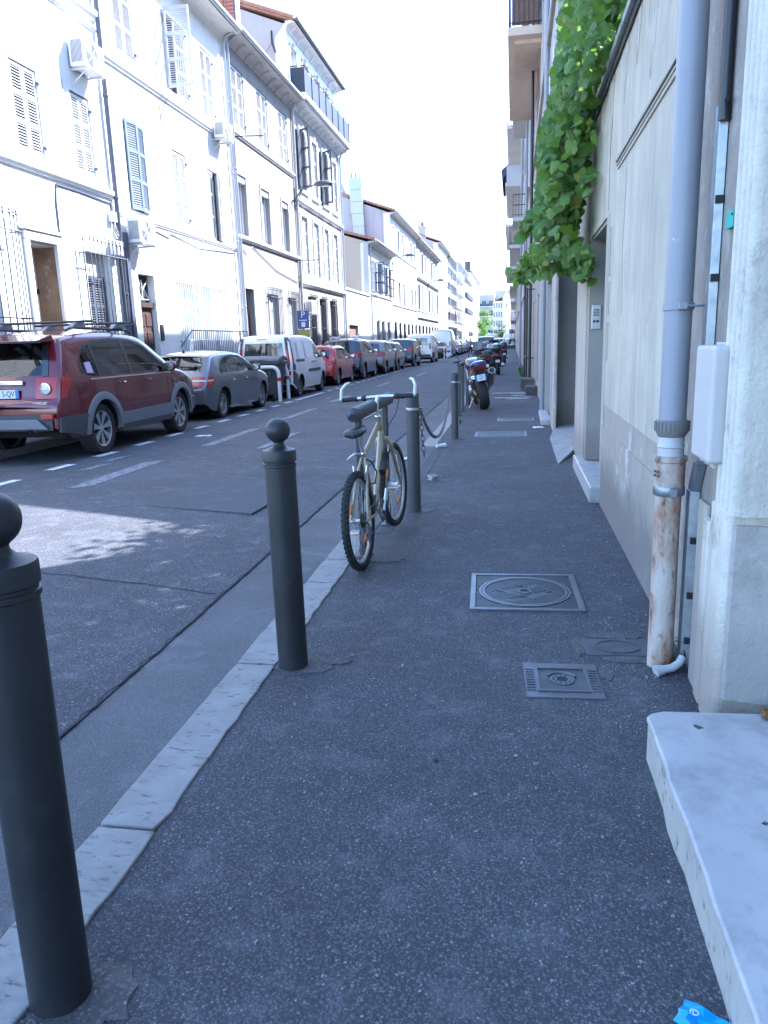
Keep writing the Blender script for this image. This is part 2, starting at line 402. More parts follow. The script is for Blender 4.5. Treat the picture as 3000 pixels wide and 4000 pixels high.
crack('road_edge_joint', [(-1.955, -3), (-1.96, 3.1), (-1.95, 20), (-1.955, 60)], .009, -.097, road, jit=.03)
crack('crack', [(-1.1, 8.0), (0, 7.9), (.8, 7.75)], .004, .004, pav)
crack('crack', [(-.9, 13.2), (0, 13.35), (.6, 13.2)], .006, .004, pav)
crack('crack', [(-.6, 15.2), (.0, 15.3), (.6, 15.1)], .006, .004, pav)
crack('crack', [(-.7, 21.2), (.5, 21.0)], .008, .004, pav)
# mortar patches round the posts
def blob(name, cx, cy, rx, ry, z, mat, par, n=26, jit=.09, h=.004):
    pts = []
    for k in range(n):
        a = 2 * math.pi * k / n; q = 1 + rnd.uniform(-jit, jit)
        pts.append((cx + rx * q * math.cos(a), cy + ry * q * math.sin(a)))
    return MB().prism(pts, 'z', z - .02, z + h).build(name, mat, par)
for (x, y, sx, sy) in ((-1.02, 3.35, .14, .11), (-.86, 3.40, .07, .04), (-1.04, 1.38, .13, .12), (-.92, 5.22, .15, .09), (-.84, 6.84, .12, .09), (-.83, 8.42, .16, .1), (-.9, 12.05, .12, .12), (-1.06, 6.38, .09, .08), (-1.02, 16.2, .18, .35), (.38, 1.45, .045, .04)):
    blob('mortar_patch', x, y, sx, sy, .003 if sx == .07 else 0, 'mortar', pav, jit=.2)
# trodden chewing gum
plain('gum_dark', (.06, .06, .065), .8); plain('gum_pale', (.16, .16, .165), .8)
for k in range(34):
    s_ = rnd.uniform(.006, .013); blob('gum_spot', rnd.uniform(-1.05, .7) if k % 2 else rnd.uniform(-.4, .45), rnd.uniform(1.1, 8), s_, s_ * rnd.uniform(.7, 1.1), 0, 'gum_dark' if k % 3 else 'gum_pale', pav, n=10, jit=.2, h=.0025)
# ---------------------------------------------------------------- covers in the pavement
def mhole():
    r = empty('manhole_cover', (.078, 4.54, 0), R_(2.0))
    tag(r, 'large square cast iron manhole cover with a round lid lettered MARSEILLE', 'manhole cover')
    mb = MB()
    for (a, b, c, d) in ((-.335, .335, -.345, -.315), (-.335, .335, .315, .345), (-.335, -.30, -.315, .315), (.30, .335, -.315, .315)): mb.box(a, b, c, d, -.02, .014)
    mb.build('frame', 'iron_cover', r, bevel=.003, seg=1)
    MB().box(-.30, .30, -.315, .315, -.02, .002).build('plate', 'dark_cover', r)
    MB().lathe([(.282, 0), (.282, .012), (.268, .012), (.268, 0)], 48).build('outer_ring', 'iron_cover', r)
    MB().lathe([(.262, 0), (.262, .012), (.248, .012), (.248, .003)], 48).build('lid_ring', 'iron_cover', r)
    MB().lathe([(.262, -.01), (.262, .0035), (0, .0035)], 48).build('lid', 'dark_cover', r)
    MB().lathe([(.042, 0), (.042, .012), (.032, .012), (.032, .002)], 20).build('hub_ring', 'iron_cover', r)
    def band(x, y):   # keep the lettering fields clear
        u = x * .83 + y * .55; v = -x * .55 + y * .83
        return (.055 < abs(v) < .105) and abs(u) < .17
    pat = MB()
    for i in range(-16, 17):
        for j in range(-17, 18):
            x, y = i * .018 + (.009 if j % 2 else 0), j * .018; d = math.hypot(x, y)
            if abs(x) > .29 or abs(y) > .306: continue
            if d < .05 or .243 < d < .29 or (d < .243 and band(x, y)): continue
            pat.box(x - .0055, x + .0055, y - .0055, y + .0055, .002, .0085)
    tag(pat.build('tread_pattern', 'iron_cover', r), kind='stuff')
    a = R_(-33)
    for s, v in (('*MARSEILLE*', -.08), ('*COLLECTE*', .08)):
        ca, sa_ = math.cos(a), math.sin(a)
        text('lettering', s, .056, 'iron_cover', r, Matrix.Translation((-v * sa_, v * ca, .005)) @ Matrix.Rotation(a, 4, 'Z'), .005)
mhole()
def telcover():
    r = empty('telephone_cover', (.232, 3.295, 0), R_(2))
    tag(r, 'small square telephone chamber cover with a dial emblem by the downpipe', 'manhole cover')
    mb = MB()
    for (a, b, c, d) in ((-.17, .17, -.18, -.125), (-.17, .17, .125, .18), (-.17, -.118, -.125, .125), (.118, .17, -.125, .125)): mb.box(a, b, c, d, -.02, .006)
    mb.build('frame', 'iron_cover', r)
    rb = MB()
    for k in range(9):
        for sx in (-1, 1): rb.box(sx * .125, sx * .165, -.115 + k * .027, -.108 + k * .027, .005, .010)
    tag(rb.build('frame_ribs', 'iron_cover', r), kind='stuff')
    mb = MB()
    for (a, b, c, d) in ((-.118, .118, -.125, -.113), (-.118, .118, .113, .125), (-.118, -.106, -.113, .113), (.106, .118, -.113, .113)): mb.box(a, b, c, d, -.02, .012)
    mb.build('lid_rim', 'iron_cover', r)
    MB().box(-.106, .106, -.113, .113, -.02, .005).build('lid', 'dark_cover', r)
    MB().lathe([(.056, .004), (.056, .010), (.026, .010), (.026, .004)], 28).build('dial_ring', 'iron_cover', r)
    h = MB().lathe([(.0065, .009), (.0065, .0115), (0, .0115)], 8)
    me = h.mesh('finger_hole', 'black_plastic')
    for k in range(9):
        a = R_(-40 - k * 32); inst('finger_hole', me, r, Matrix.Translation((.041 * math.cos(a), .041 * math.sin(a), 0)))
    MB().tube(arcpts((0, 0, .009), .07, 25, 155, 10, 'xy'), .006, 6).build('handset', 'iron_cover', r)
    MB().lathe([(.024, .004), (.024, .0065), (0, .0065)], 14).build('keyhole', 'crack', r)
telcover()
r = empty('water_cover', (.53, 3.71, 0), R_(3)); tag(r, 'worn dark rectangular cover plate beside the foot of the downpipe', 'cover plate')
MB().box(-.165, .165, -.105, .105, -.02, .006).build('plate', 'dark_cover', r, bevel=.003)
MB().lathe([(.09, .005), (.09, .010), (.083, .010), (.083, .005)], 28).xf(Matrix.Diagonal((1.25, .9, 1, 1))).build('oval_rim', 'dark_cover', r)
for i, (x, y, sx, sy) in enumerate(((.34, 3.72, .03, .12), (.52, 3.865, .15, .045), (.57, 3.56, .13, .04), (.44, 3.40, .035, .08))):
    blob('mortar_patch', x, y, sx, sy, 0, 'mortar', pav, jit=.14)
for (x, y, sx, sy, lb) in ((-.2, 12.6, .42, .35, 'flat iron cover plate on the pavement just before the motorbikes'), (.05, 14.9, .35, .3, 'worn cover plate set flush beyond the nearer flat plate')):
    r = empty('cover_plate', (x, y, 0)); tag(r, lb, 'cover plate')
    mb = MB()
    for (a, b, c, d) in ((-sx, sx, -sy, -sy + .03), (-sx, sx, sy - .03, sy), (-sx, -sx + .03, -sy + .03, sy - .03), (sx - .03, sx, -sy + .03, sy - .03)): mb.box(a, b, c, d, -.02, .007)
    mb.build('frame', 'iron_cover', r)
    MB().box(-sx + .03, sx - .03, -sy + .03, sy - .03, -.02, .003).build('plate', 'dark_cover', r)
    MB().lathe([(.24, .002), (.24, .008), (.225, .008), (.225, .002)], 30).xf(Matrix.Diagonal((1.1, .9, 1, 1))).build('lid_ring', 'iron_cover', r)
r = MB().lathe([(.055, 0), (.055, .05), (.047, .05), (.047, .012), (0, .012)], 18, (-.905, 8.42, 0)).build('pipe_stub', 'steel', smooth=True)
tag(r, 'short sawn off steel pipe stub standing in a mortar patch', 'pipe stub')
for (x, y, l, a, mt) in ((-.05, 22.4, .55, 8, 0), (.22, 22.1, .3, 3, 0), (.38, 21.4, .45, 12, 0), (.0, 20.6, .5, 10, 0), (.1, 20.2, .3, 8, 0)):
    MB().box(-l, l, -.05, .05, -.01, .004).xf(Matrix.Translation((x, y, 0)) @ Matrix.Rotation(R_(a), 4, 'Z')).build('painted_mark', 'paint_dash', pav)
# ================================================================ right hand side: walls of the row the camera walks along
plaster('wall_cream', (.56, .515, .42), (.3, .265, .225), .75, .12, 2.0, 70, .8, foot=(.3, .27, .235), sthr=(.46, .74), scuff=(.47, .425, .345))
plaster('wall_foot', (.4, .36, .305), (.26, .23, .2), .5, .1, 2.5, 90, .5, foot=(.2, .19, .18), scuff=(.58, .56, .52))
plaster('wall_grey_render', (.33, .295, .26), (.2, .185, .175), .75, .2, 3.0, 50, .9, scuff=(.46, .43, .4))
plaster('stone_white', (.68, .64, .55), (.4, .36, .3), .7, .1, 6, 45, .8, foot=(.4, .38, .36))
plaster('stone_grey', (.44, .41, .375), (.28, .26, .24), .6, .18, 7, 22, 1.2, scuff=(.56, .53, .48), foot=(.32, .31, .3))
plaster('pier_render', (.46, .42, .355), (.3, .27, .24), .6, .06, 1.5, 110, .3, foot=(.3, .27, .25))
plaster('reveal_render', (.36, .325, .285), (.3, .28, .26), .4, .08, 2, 100, .3, foot=(.27, .22, .19))
plaster('far_wall_grey', (.42, .395, .37), (.3, .28, .27), .5, .1, .8, 60, .3)
plaster('far_wall_pale', (.54, .52, .49), (.42, .4, .38), .4, .08, .7, 60, .3)
plaster('balcony_ochre', (.68, .54, .42), (.42, .32, .26), .3, .06, 1.2, 120, .3)
plain('zinc', (.36, .38, .41), .45, .7, var=.12, vs_=5)
plain('galvanised', (.3, .33, .36), .42, .75, var=.22, vs_=16)
plain('pvc_grey', (.29, .3, .33), .45, var=.05, vs_=3, dirt=(.6, .61, .62), dlo=.68, dhi=.72)
plain('pvc_white', (.5, .5, .49), .45, var=.06)
def rustmat():
    m, nt, b = _nt('rusty_iron'); b.inputs['Roughness'].default_value = .8; v = _coord(nt, (1, 1, .45))
    base = _mix(nt, _ramp(nt, _noise(nt, v, 7, 8, .7), .42, .62), (.52, .46, .4), (.3, .15, .085))
    base = _mix(nt, _ramp(nt, _noise(nt, v, 26, 8, .7), .55, .68), base, (.12, .06, .04))
    nt.links.new(base, b.inputs['Base Color']); _bump(nt, b, _noise(nt, v, 60, 6), .4, .006)
rustmat()
plain('coupling_grey', (.2, .19, .18), .6, var=.1)
plain('box_white', (.54, .52, .49), .5, var=.03)
plain('turquoise', (.02, .42, .33), .5)
plain('black_pipe', (.02, .022, .026), .35)
plain('door_bluegrey', (.26, .31, .37), .5, var=.05)
plain('matt_dark', (.07, .065, .06), .95, var=.3, vs_=8)
plain('window_dark', (.03, .033, .04), .15)
plain('shutter_brown', (.2, .13, .1), .7, var=.15, vs_=9)
glass('pane')
XW = .82
plain('ramp_concrete', (.3, .295, .285), .9, var=.15, vs_=4, bump=.3, bs=70, dirt=(.2, .195, .19))
plaster('whitewash', (.7, .655, .56), (.38, .34, .29), .75, .1, 7, 35, 1.1, foot=(.34, .3, .26), scuff=(.45, .42, .37), sthr=(.48, .66))
def stainmat():
    m, nt, b = _nt('stain'); b.inputs['Roughness'].default_value = .95; v = _coord(nt, (1, 1, .35))
    nt.links.new(_mix(nt, _ramp(nt, _noise(nt, v, 14, 8, .75), .42, .62), (.5, .46, .385), (.3, .27, .235)), b.inputs['Base Color'])
stainmat()
# --- near house: fluted door surround, grey rendered strip with pipes
h1 = empty('near_house', (XW, 1.5, 0)); h1.location = (0, 0, 0)
tag(h1, 'near house with fluted white door surround and stained grey render', 'house')
MB().box(XW + .005, 6, 2.86, 4.235, -.2, 12.5).build('wall', 'wall_grey_render', h1)
MB().box(1.15, 6, -9, 2.86, -.2, 13).build('front_wall', 'wall_grey_render', h1)
# fluted pilaster: vertical rounds between fillets
flu = MB(); prof = [(.83, 3.035)]; y = 3.03
for k in range(4):   # rounded ribs between deep grooves
    prof += [(.79, y), (.776, y - .008), (.772, y - .022), (.776, y - .036), (.79, y - .044), (.825, y - .048), (.828, y - .058)]; y -= .062
prof += [(.80, y), (1.16, y), (1.16, 3.035)]
flu.prism(prof, 'z', .9, 9).build('fluted_pilaster', 'whitewash', h1, smooth=True, angle=50)
pl = MB().prism([(.775, 3.075), (.772, 2.87), (.79, 2.845), (1.16, 2.78), (1.16, 3.075)], 'z', .0, .905).build('pilaster_plinth', 'whitewash', h1, bevel=.01)
MB().prism([(.795, 2.842), (1.155, 2.778), (1.155, 2.768), (.805, 2.828)], 'z', .17, .86).build('plinth_side', 'stone_grey', h1)
MB().prism([(.79, 3.245), (.785, 3.13), (.82, 3.125), (.82, 3.25)], 'z', -.02, .80).build('plinth_block', 'whitewash', h1, bevel=.012)
MB().prism([(.803, 3.40), (.80, 3.25), (.822, 3.248), (.822, 3.42)], 'z', -.02, .84).build('plinth_render', 'pier_render', h1, bevel=.008)
MB().box(1.02, 1.2, 2.30, 2.77, .172, .5).build('door_jamb_foot', 'stone_white', h1, bevel=.01)
st = empty('doorstep', (.8, 1.6, 0)); tag(st, 'long worn white marble doorstep with chipped edge in the foreground', 'doorstep'); st.location = (0, 0, 0)
pts = [(.50, 2.70), (.56, 2.715), (1.14, 2.74), (1.14, -.5), (.50, -.5)]
edge = []
n = 30
for i in range(n + 1):
    yy = -.5 + 3.16 * i / n; edge.append((.498 + rnd.uniform(-.006, .005) - (.004 * math.sin(yy * 3)), yy))
poly = edge + [(.515, 2.69), (.56, 2.712), (1.14, 2.74), (1.14, -.5)]
MB().prism(poly, 'z', .150, .172).build('tread', 'marble', st, bevel=.009, seg=3)
poly2 = [(x + .004 + rnd.uniform(-.004, .004), yy) for x, yy in edge] + [(.52, 2.68), (.565, 2.70), (1.13, 2.73), (1.13, -.5)]
MB().prism(poly2, 'z', -.05, .150).build('riser', 'marble_edge', st, bevel=.004)
for (x, y, r_) in ((.80, 1.70, .022), (.66, 2.60, .016), (.93, 2.30, .014), (.72, 2.05, .008), (.62, 1.55, .009)): blob('dark_spot', x, y, r_, r_ * .8, .1725, 'gum_dark', st, n=12, jit=.35, h=.0012)
# --- garden wall house: cream render, dado, sunk panel lines, zinc coping, terrace above
h2 = empty('terrace_house', (0, 0, 0)); tag(h2, 'low cream rendered house wall with zinc coping and a vine covered terrace', 'house')
def wallx(parent, name, y0, y1, z0, z1, mat, x=XW, depth=5.0): return MB().box(x, x + depth, y0, y1, z0, z1).build(name, mat, parent)
wallx(h2, 'wall', 4.235, 7.19, .93, 3.72, 'wall_cream')
wallx(h2, 'dado', 4.24, 7.16, .74, .932, 'wall_foot', XW + .004)
wallx(h2, 'foot', 4.24, 7.165, -.2, .742, 'wall_foot', XW - .012, .5)
MB().box(XW - .016, XW + .05, 4.24, 4.38, -.2, .76).build('foot_edge', 'wall_grey_render', h2)
wallx(h2, 'edge_strip', 7.165, 7.36, -.02, 2.585, 'pier_render', XW - .004, .4)
wallx(h2, 'wall_over_door', 7.19, 9.9, 2.585, 3.72, 'wall_cream', XW + .002)
# thin slab and panel added above the terrace to shade the road
MB().box(.98, 1.2, 4.24, 9.4, 5.5, 11).build('upper_sun_blocker', 'wall_cream', h2)
MB().box(1.0, 1.04, 4.24, 7.25, 3.8, 5.5).build('lower_sun_blocker', 'door_bluegrey', h2)  # added panel, keeps sun flecks off the road close by
# dark run-off under the coping, peeled render, hairline cracks on the wall
for (y, l, w_) in ((4.7, .5, .12), (5.3, .75, .2), (5.9, .45, .15), (6.5, .6, .2), (7.3, .7, .18), (8.0, .5, .2), (8.7, .6, .25)):
    pts = []
    for k in range(9):
        f = k / 8; pts.append((y - w_ + 2 * w_ * f, 3.68 - l * (1 - abs(2 * f - 1)) ** .7 * rnd.uniform(.5, 1) - .02))
    MB().prism([(y - w_, 3.69)] + pts + [(y + w_, 3.69)], 'x', XW - .0025, XW + .01).build('run_off_stain', 'stain', h2)
for pts in (((6.2, 2.75), (6.24, 2.5), (6.3, 2.2), (6.22, 1.9), (6.25, 1.7)), ((7.4, 3.3), (7.3, 3.1), (7.32, 2.9), (7.3, 2.62))):
    MB().tube([(XW, a, b) for a, b in pts], .0013, 4).build('hairline_crack', 'matt_dark', h2)
# moulding: raised double band
for (z0, z1, xx) in ((2.85, 2.875, .012), (2.875, 2.89, .02), (2.90, 2.93, .03), (2.93, 2.945, .016)):
    MB().box(XW - xx, XW + .02, 4.24, 6.7, z0 - .01, z1 - .01).build('moulding', 'pier_render', h2, bevel=.004)
for (z0, z1) in ((2.05, 2.45), (1.72, 2.0), (1.33, 1.66)):
    MB().box(XW - .012, XW + .02, 7.02, 7.05, z0, z1).build('edge_bead', 'pier_render', h2, bevel=.003)
MB().box(XW - .003, XW + .02, 4.25, 4.45, 1.5, 1.53).build('wall_notch', 'matt_dark', h2)
MB().box(XW - .02, XW + .5, 4.24, 9.62, 3.68, 3.735).build('coping_painted_shadow', 'matt_dark', h2)  # dark strip standing in for the shade under the coping
MB().box(XW - .06, XW + .4, 4.6, 9.62, 3.74, 3.80).build('coping', 'zinc', h2, bevel=.005)
MB().box(XW + .02, XW + .06, 4.6, 9.6, 3.80, 4.02).build('green_screen', 'door_bluegrey', h2)
wallx(h2, 'reveal', 8.82, 9.05, .16, 2.585, 'reveal_render', XW, .5)
MB().box(1.25, 1.3, 7.2, 8.85, .1, 2.585).build('door', 'door_bluegrey', h2)
MB().box(XW + .02, 1.3, 7.2, 8.85, 2.55, 2.59).build('lintel', 'reveal_render', h2)
kn = MB().box(.72, 1.3, 7.22, 9.3, -.05, .15).build('threshold', 'marble', h2, bevel=.015)
# intercom on the reveal
ic = empty('intercom', (0, 0, 0)); tag(ic, 'grey metal intercom panel beside the street door', 'intercom')
MB().box(.845, .945, 8.80, 8.82, 1.62, 1.88).build('panel', 'alu', ic, bevel=.004)
for k in range(5): MB().box(.862, .928, 8.797, 8.80, 1.76 + k * .016, 1.767 + k * .016).build('speaker_slot', 'black_plastic', ic)
for k in range(2): MB().box(.862 + k * .035, .888 + k * .035, 8.795, 8.80, 1.69, 1.715).build('button', 'black_plastic', ic)
# pier and garage with ramp
h3 = empty('garage_house', (0, 0, 0)); tag(h3, 'rendered house with blue grey garage door behind a pale pier', 'house')
wallx(h3, 'pier', 9.05, 10.35, -.1, 2.75, 'pier_render', XW - .01, .45)
MB().box(1.16, 1.2, 10.35, 13.6, -.1, 2.7).build('garage_door', 'door_bluegrey', h3)
wallx(h3, 'reveal', 13.55, 13.75, -.1, 2.75, 'reveal_render', .70, .6)
wallx(h3, 'wall_over_garage', 9.05, 13.55, 2.75, 4.3, 'far_wall_grey', XW + .005)
wallx(h3, 'wall_over_door', 9.62, 9.9, 3.72, 4.3, 'far_wall_grey', XW + .004)
MB().prism([(9.9, 4.3), (13.75, 4.3), (13.75, 9.3), (10.3, 5.5)], 'x', XW + .1, XW + .5).build('sloped_sun_blocker', 'far_wall_grey', h3)  # added slope behind the vine, shaped to bound the sun patch
rp = MB().add([(.56, 9.5, .005), (.83, 10.40, .07), (1.15, 10.4, .09), (1.15, 13.55, .09), (.70, 13.2, .05), (.57, 12.0, .005), (.56, 9.5, -.05), (.83, 10.4, -.05), (1.15, 10.4, -.05), (1.15, 13.55, -.05), (.7, 13.2, -.05), (.57, 12.0, -.05)],
              [(0, 1, 2, 3, 4, 5), (6, 11, 10, 9, 8, 7)] + [(i, (i + 1) % 6, 6 + (i + 1) % 6, 6 + i) for i in range(6)]).build('ramp', 'ramp_concrete', h3)
plaster('rubble_edge', (.48, .42, .37), (.3, .25, .22), .6, .2, 5, 30, 1.0, scuff=(.6, .55, .5))
MB().box(.66, .72, 13.0, 13.56, -.1, 2.75).build('rubble_pier', 'rubble_edge', h3, bevel=.02)
# --- the row beyond: tall houses on the right, each with piers, openings, cornices, balconies
plain('rail_iron', (.02, .021, .025), .5)
plain('reed_screen', (.2, .12, .09), .8, var=.3, vs_=30)
plain('awning_dark', (.05, .05, .07), .7)
def rail_balcony(parent, y0, y1, x0, x1, z, slab=.19, rh=1.0, mat='far_wall_pale', screen=None, solid=False):
    """slab out from the facade towards the street with an iron railing on three sides"""
    MB().box(x0, x1, y0, y1, z, z + slab).build('balcony_slab', mat, parent, bevel=.01)
    if solid:
        MB().box(x0, x0 + .1, y0, y1, z + slab, z + slab + rh).build('balcony_front', mat, parent)
        MB().box(x0 + .1, x1, y0, y0 + .1, z + slab, z + slab + rh).build('balcony_side', mat, parent); return
    zt = z + slab + rh
    rl = MB(); rl.tube([(x1, y0 + .03, zt), (x0 + .03, y0 + .03, zt), (x0 + .03, y1 - .03, zt), (x1, y1 - .03, zt)], .022, 6)
    rl.tube([(x1, y0 + .03, z + slab + .1), (x0 + .03, y0 + .03, z + slab + .1), (x0 + .03, y1 - .03, z + slab + .1), (x1, y1 - .03, z + slab + .1)], .014, 6)
    rail = rl.build('railing', 'rail_iron', parent)
    bars = MB()
    n = int((y1 - y0) / .13)
    for i in range(n + 1):
        yy = y0 + .03 + (y1 - y0 - .06) * i / n; bars.box(x0 + .022, x0 + .038, yy - .007, yy + .007, z + slab, zt)
    m_ = int((x1 - x0) / .11)
    for i in range(m_): 
        xx = x0 + .03 + (x1 - x0) * i / m_; bars.box(xx - .007, xx + .007, y0 + .022, y0 + .038, z + slab, zt)
    bars.build('balusters', 'rail_iron', rail)
    if screen:
        MB().box(x0 + .05, x0 + .07, y0 + .2, y1, z + slab + .05, zt - .02).build('reed_screen', screen, parent)
        MB().box(x0 + .1, x1 - .05, y0 + .06, y0 + .075, z + slab + .05, zt + .9).build('reed_screen', screen, parent)
def rhouse(name, label, y0, y1, zt, mat, x=.66, floors=(), bays=2, doors=(), band=None, wedge=False):
    h = empty(name, (0, 0, 0)); tag(h, label, 'house', 'houses along the right hand pavement')
    # facade with real openings facing the street
    ops = list(doors)
    bw = (y1 - y0) / bays
    for (za, zb) in floors:
        for k in range(bays): ops.append((y0 + bw * (k + .5) - .5, y0 + bw * (k + .5) + .5, za, zb, 'w'))
    facade(h, x, +1, y0, y1, -.1, zt, ops, mat, .22)
    if wedge:   # unseen plan cut along the sun's path so light reaches the road
        MB().prism([(x + .5, y0 + .5), (x + .5, y1 - .002), (x + 9, y1 - .002), (x + 9, y0 + 8.9)], 'z', -.1, zt).build('body', mat, h)
        MB().prism([(x - .28, y0), (x - .28, y1), (x + 9, y1), (x + 9, y0 + 9.2), (x + .3, y0 + .3)], 'z', zt + .01, zt + .2).build('roof', 'roof_tile', h)
    else: MB().box(x + .5, x + 9, y0 + .002, y1 - .002, -.1, zt).build('body', mat, h)
    for i, (a, b, c, d, t) in enumerate(ops):
        if t == 'w':
            MB().box(x + .16, x + .2, a, b, c, d).build('window', 'window_dark', h)
            for s in (0, 1):
                yy = a + .02 + s * .5; 
                MB().box(x - .03 if i % 3 == 0 else x + .06, x + .0 if i % 3 == 0 else x + .1, (a - .46 if s == 0 else b + .01) if i % 3 == 0 else yy, (a - .01 if s == 0 else b + .46) if i % 3 == 0 else yy + .46, c, d).build('shutter', 'shutter_pale' if (i % 2) else 'shutter_brown', h)
        else:
            MB().box(x + .16, x + .2, a, b, c, d).build('door', 'shutter_brown' if t == 'd' else 'door_bluegrey', h)
    for z in (band or ()):
        MB().box(x - .08, x + .02, y0, y1, z, z + .14).build('string_course', mat, h, bevel=.02)
    if not wedge: MB().prism([(x + .3, zt), (x - .28, zt + .02), (x - .3, zt + .16), (x - .1, zt + .2), (x + 4.5, zt + 1.7), (x + 9, zt + .2), (x + 9, zt)], 'y', y0, y1).build('roof', 'roof_tile', h)
    return h
def facade(parent, x, side, y0, y1, z0, z1, ops, mat, depth, name='wall'):
    """front wall in the plane X=x with rectangular openings and their reveals; side=+1: body lies on +x"""
    ycut = sorted(set([y0, y1] + [o[0] for o in ops] + [o[1] for o in ops])); zcut = sorted(set([z0, z1] + [o[2] for o in ops] + [o[3] for o in ops]))
    ycut = [a for a in ycut if y0 <= a <= y1]; zcut = [a for a in zcut if z0 <= a <= z1]
    mb = MB(); d = depth * side
    for ya, yb in zip(ycut, ycut[1:]):
        for za, zb in zip(zcut, zcut[1:]):
            cy, cz = (ya + yb) / 2, (za + zb) / 2
            if any(o[0] < cy < o[1] and o[2] < cz < o[3] for o in ops): continue
            mb.quad((x, ya, za), (x, yb, za), (x, yb, zb), (x, ya, zb))
    for o in ops:
        a, b, c, e = o[:4]; X = x + d
        mb.quad((x, a, c), (X, a, c), (X, a, e), (x, a, e)); mb.quad((x, b, c), (X, b, c), (X, b, e), (x, b, e))
        mb.quad((x, a, e), (X, a, e), (X, b, e), (x, b, e)); mb.quad((x, a, c), (X, a, c), (X, b, c), (x, b, c))
    # return ends and top so the wall has thickness
    X = x + .5 * side
    for yy in (y0, y1): mb.quad((x, yy, z0), (X, yy, z0), (X, yy, z1), (x, yy, z1))
    mb.quad((x, y0, z1), (X, y0, z1), (X, y1, z1), (x, y1, z1))
    me = bpy.data.meshes.new(name); me.from_pydata(mb.v, [], mb.f); me.update(); me.materials.append(M(mat))
    o = bpy.data.objects.new(name, me); COL.objects.link(o); o.parent = parent
    return o
plain('roof_tile', (.36, .2, .14), .85, var=.25, vs_=5, bump=.6, bs=9, dirt=(.2, .13, .1))
plain('shutter_pale', (.5, .53, .55), .6, var=.06)
F1 = ((4.4, 6.4), (7.6, 9.6), (10.6, 12.2), (13.1, 14.5))
b1 = rhouse('row_house', 'right hand house with the ochre balcony slab jutting over the pavement', 13.75, 30.5, 15.4, 'far_wall_grey', .66, F1, 6, ((14.1, 16.1, 0, 2.6, 'g'), (21.2, 22.4, .3, 2.7, 'd'), (26, 27.1, .3, 2.7, 'd')), (3.6, 7.0, 10.2), True)
rail_balcony(b1, 21.8, 29.7, -.2, .66, 9.12, .2, 1.05, 'balcony_ochre', 'reed_screen')
MB().box(-.03, .66, 22.1, 29.4, 9.02, 9.12).build('balcony_soffit_rib', 'balcony_ochre', b1)
b2 = rhouse('row_house', 'tall grey right hand house with stacked iron balconies behind the ochre one', 30.5, 44, 15.0, 'far_wall_pale', .55, F1, 4, ((31.5, 32.6, .1, 2.6, 'd'), (36, 37.4, .9, 2.9, 'w'), (40, 41, .9, 2.9, 'w')), (3.6, 6.9, 10.1))
rail_balcony(b2, 33, 36, -.1, .55, 10.0); rail_balcony(b2, 38, 41, -.1, .55, 6.9)
b3 = rhouse('row_house', 'right hand house with white solid balcony fronts further along', 44, 60, 15.2, 'far_wall_pale', .5, F1, 5, ((46, 47.2, .1, 2.6, 'd'), (52, 53.4, .9, 2.8, 'w')), (3.5, 7.0, 10.1))
rail_balcony(b3, 46, 58, -.45, .5, 9.9, .2, .9, 'far_wall_pale', None, True); rail_balcony(b3, 46, 58, -.45, .5, 12.9, .2, .95)
rail_balcony(b3, 48, 56, -.3, .5, 6.8)
b4 = rhouse('row_house', 'right hand house with a dark awning over its balconies', 60, 80, 15.2, 'far_wall_grey', .42, F1, 5, ((64, 65.2, .1, 2.6, 'd'), (72, 73.4, .9, 2.8, 'w')), (3.5, 7.0))
for z in (6.8, 9.9, 12.9): rail_balcony(b4, 62, 78, -.7, .42, z)
MB().prism([(-1.0, 14.0), (-.95, 13.3), (.4, 14.9), (.42, 15.1)], 'y', 62, 70).build('awning', 'awning_dark', b4)
b5 = rhouse('row_house', 'right hand house with small balconies three quarters down the row', 80, 112, 15, 'far_wall_pale', .35, F1, 7, ((84, 85.2, .1, 2.6, 'd'), (95, 96.4, .9, 2.8, 'w')), (3.5, 7.0))
for z in (6.8, 9.9): rail_balcony(b5, 84, 108, -.5, .35, z)
b6 = rhouse('row_house', 'last right hand house in the row at the street end', 112, 165, 14.5, 'far_wall_grey', .3, F1, 8, ((120, 121, .1, 2.6, 'd'),), (3.5, 7))
for z in (4.1, 6.8): rail_balcony(b6, 118, 150, -.5, .3, z)
# posts of iron on the far right facades: downpipes and grille gates standing proud
for (y, x, zt, r_, lb) in ((16.35, .6, 12.5, .05, 'pale downpipe at the corner of the nearest tall house on the right'), (24.3, .5, 12, .045, 'dark downpipe past the stone blocks on the right'), (30.4, .44, 12, .05, 'grey downpipe below the far end of the ochre balcony'), (44.2, .38, 14, .06, 'pale downpipe before the white balconies')):
    o = MB().tube([(x, y, 0.02), (x, y, zt)], r_, 10).build('downpipe', 'black_pipe' if 'dark' in lb else 'pvc_grey', smooth=True); tag(o, lb, 'downpipe', 'downpipes on the right hand row')
# iron gate frame hinged out from the facade
g = empty('iron_frame', (0, 0, 0)); tag(g, 'black iron frame standing proud of the right hand facade beyond the stone blocks', 'iron frame')
for (y, x) in ((25.3, .42), (29.0, .40)): MB().tube([(x, y, .02), (x, y, 4.6 if y > 27 else 3.1)], .03, 8).build('post', 'rail_iron', g)
for z in (.9, 3.05): MB().tube([(.42, 25.3, z), (.40, 29.0, z)], .02, 6).build('cross_bar', 'rail_iron', g); MB().tube([(.42, 25.3, z), (.7, 25.3, z)], .018, 6).build('bracket', 'rail_iron', g)
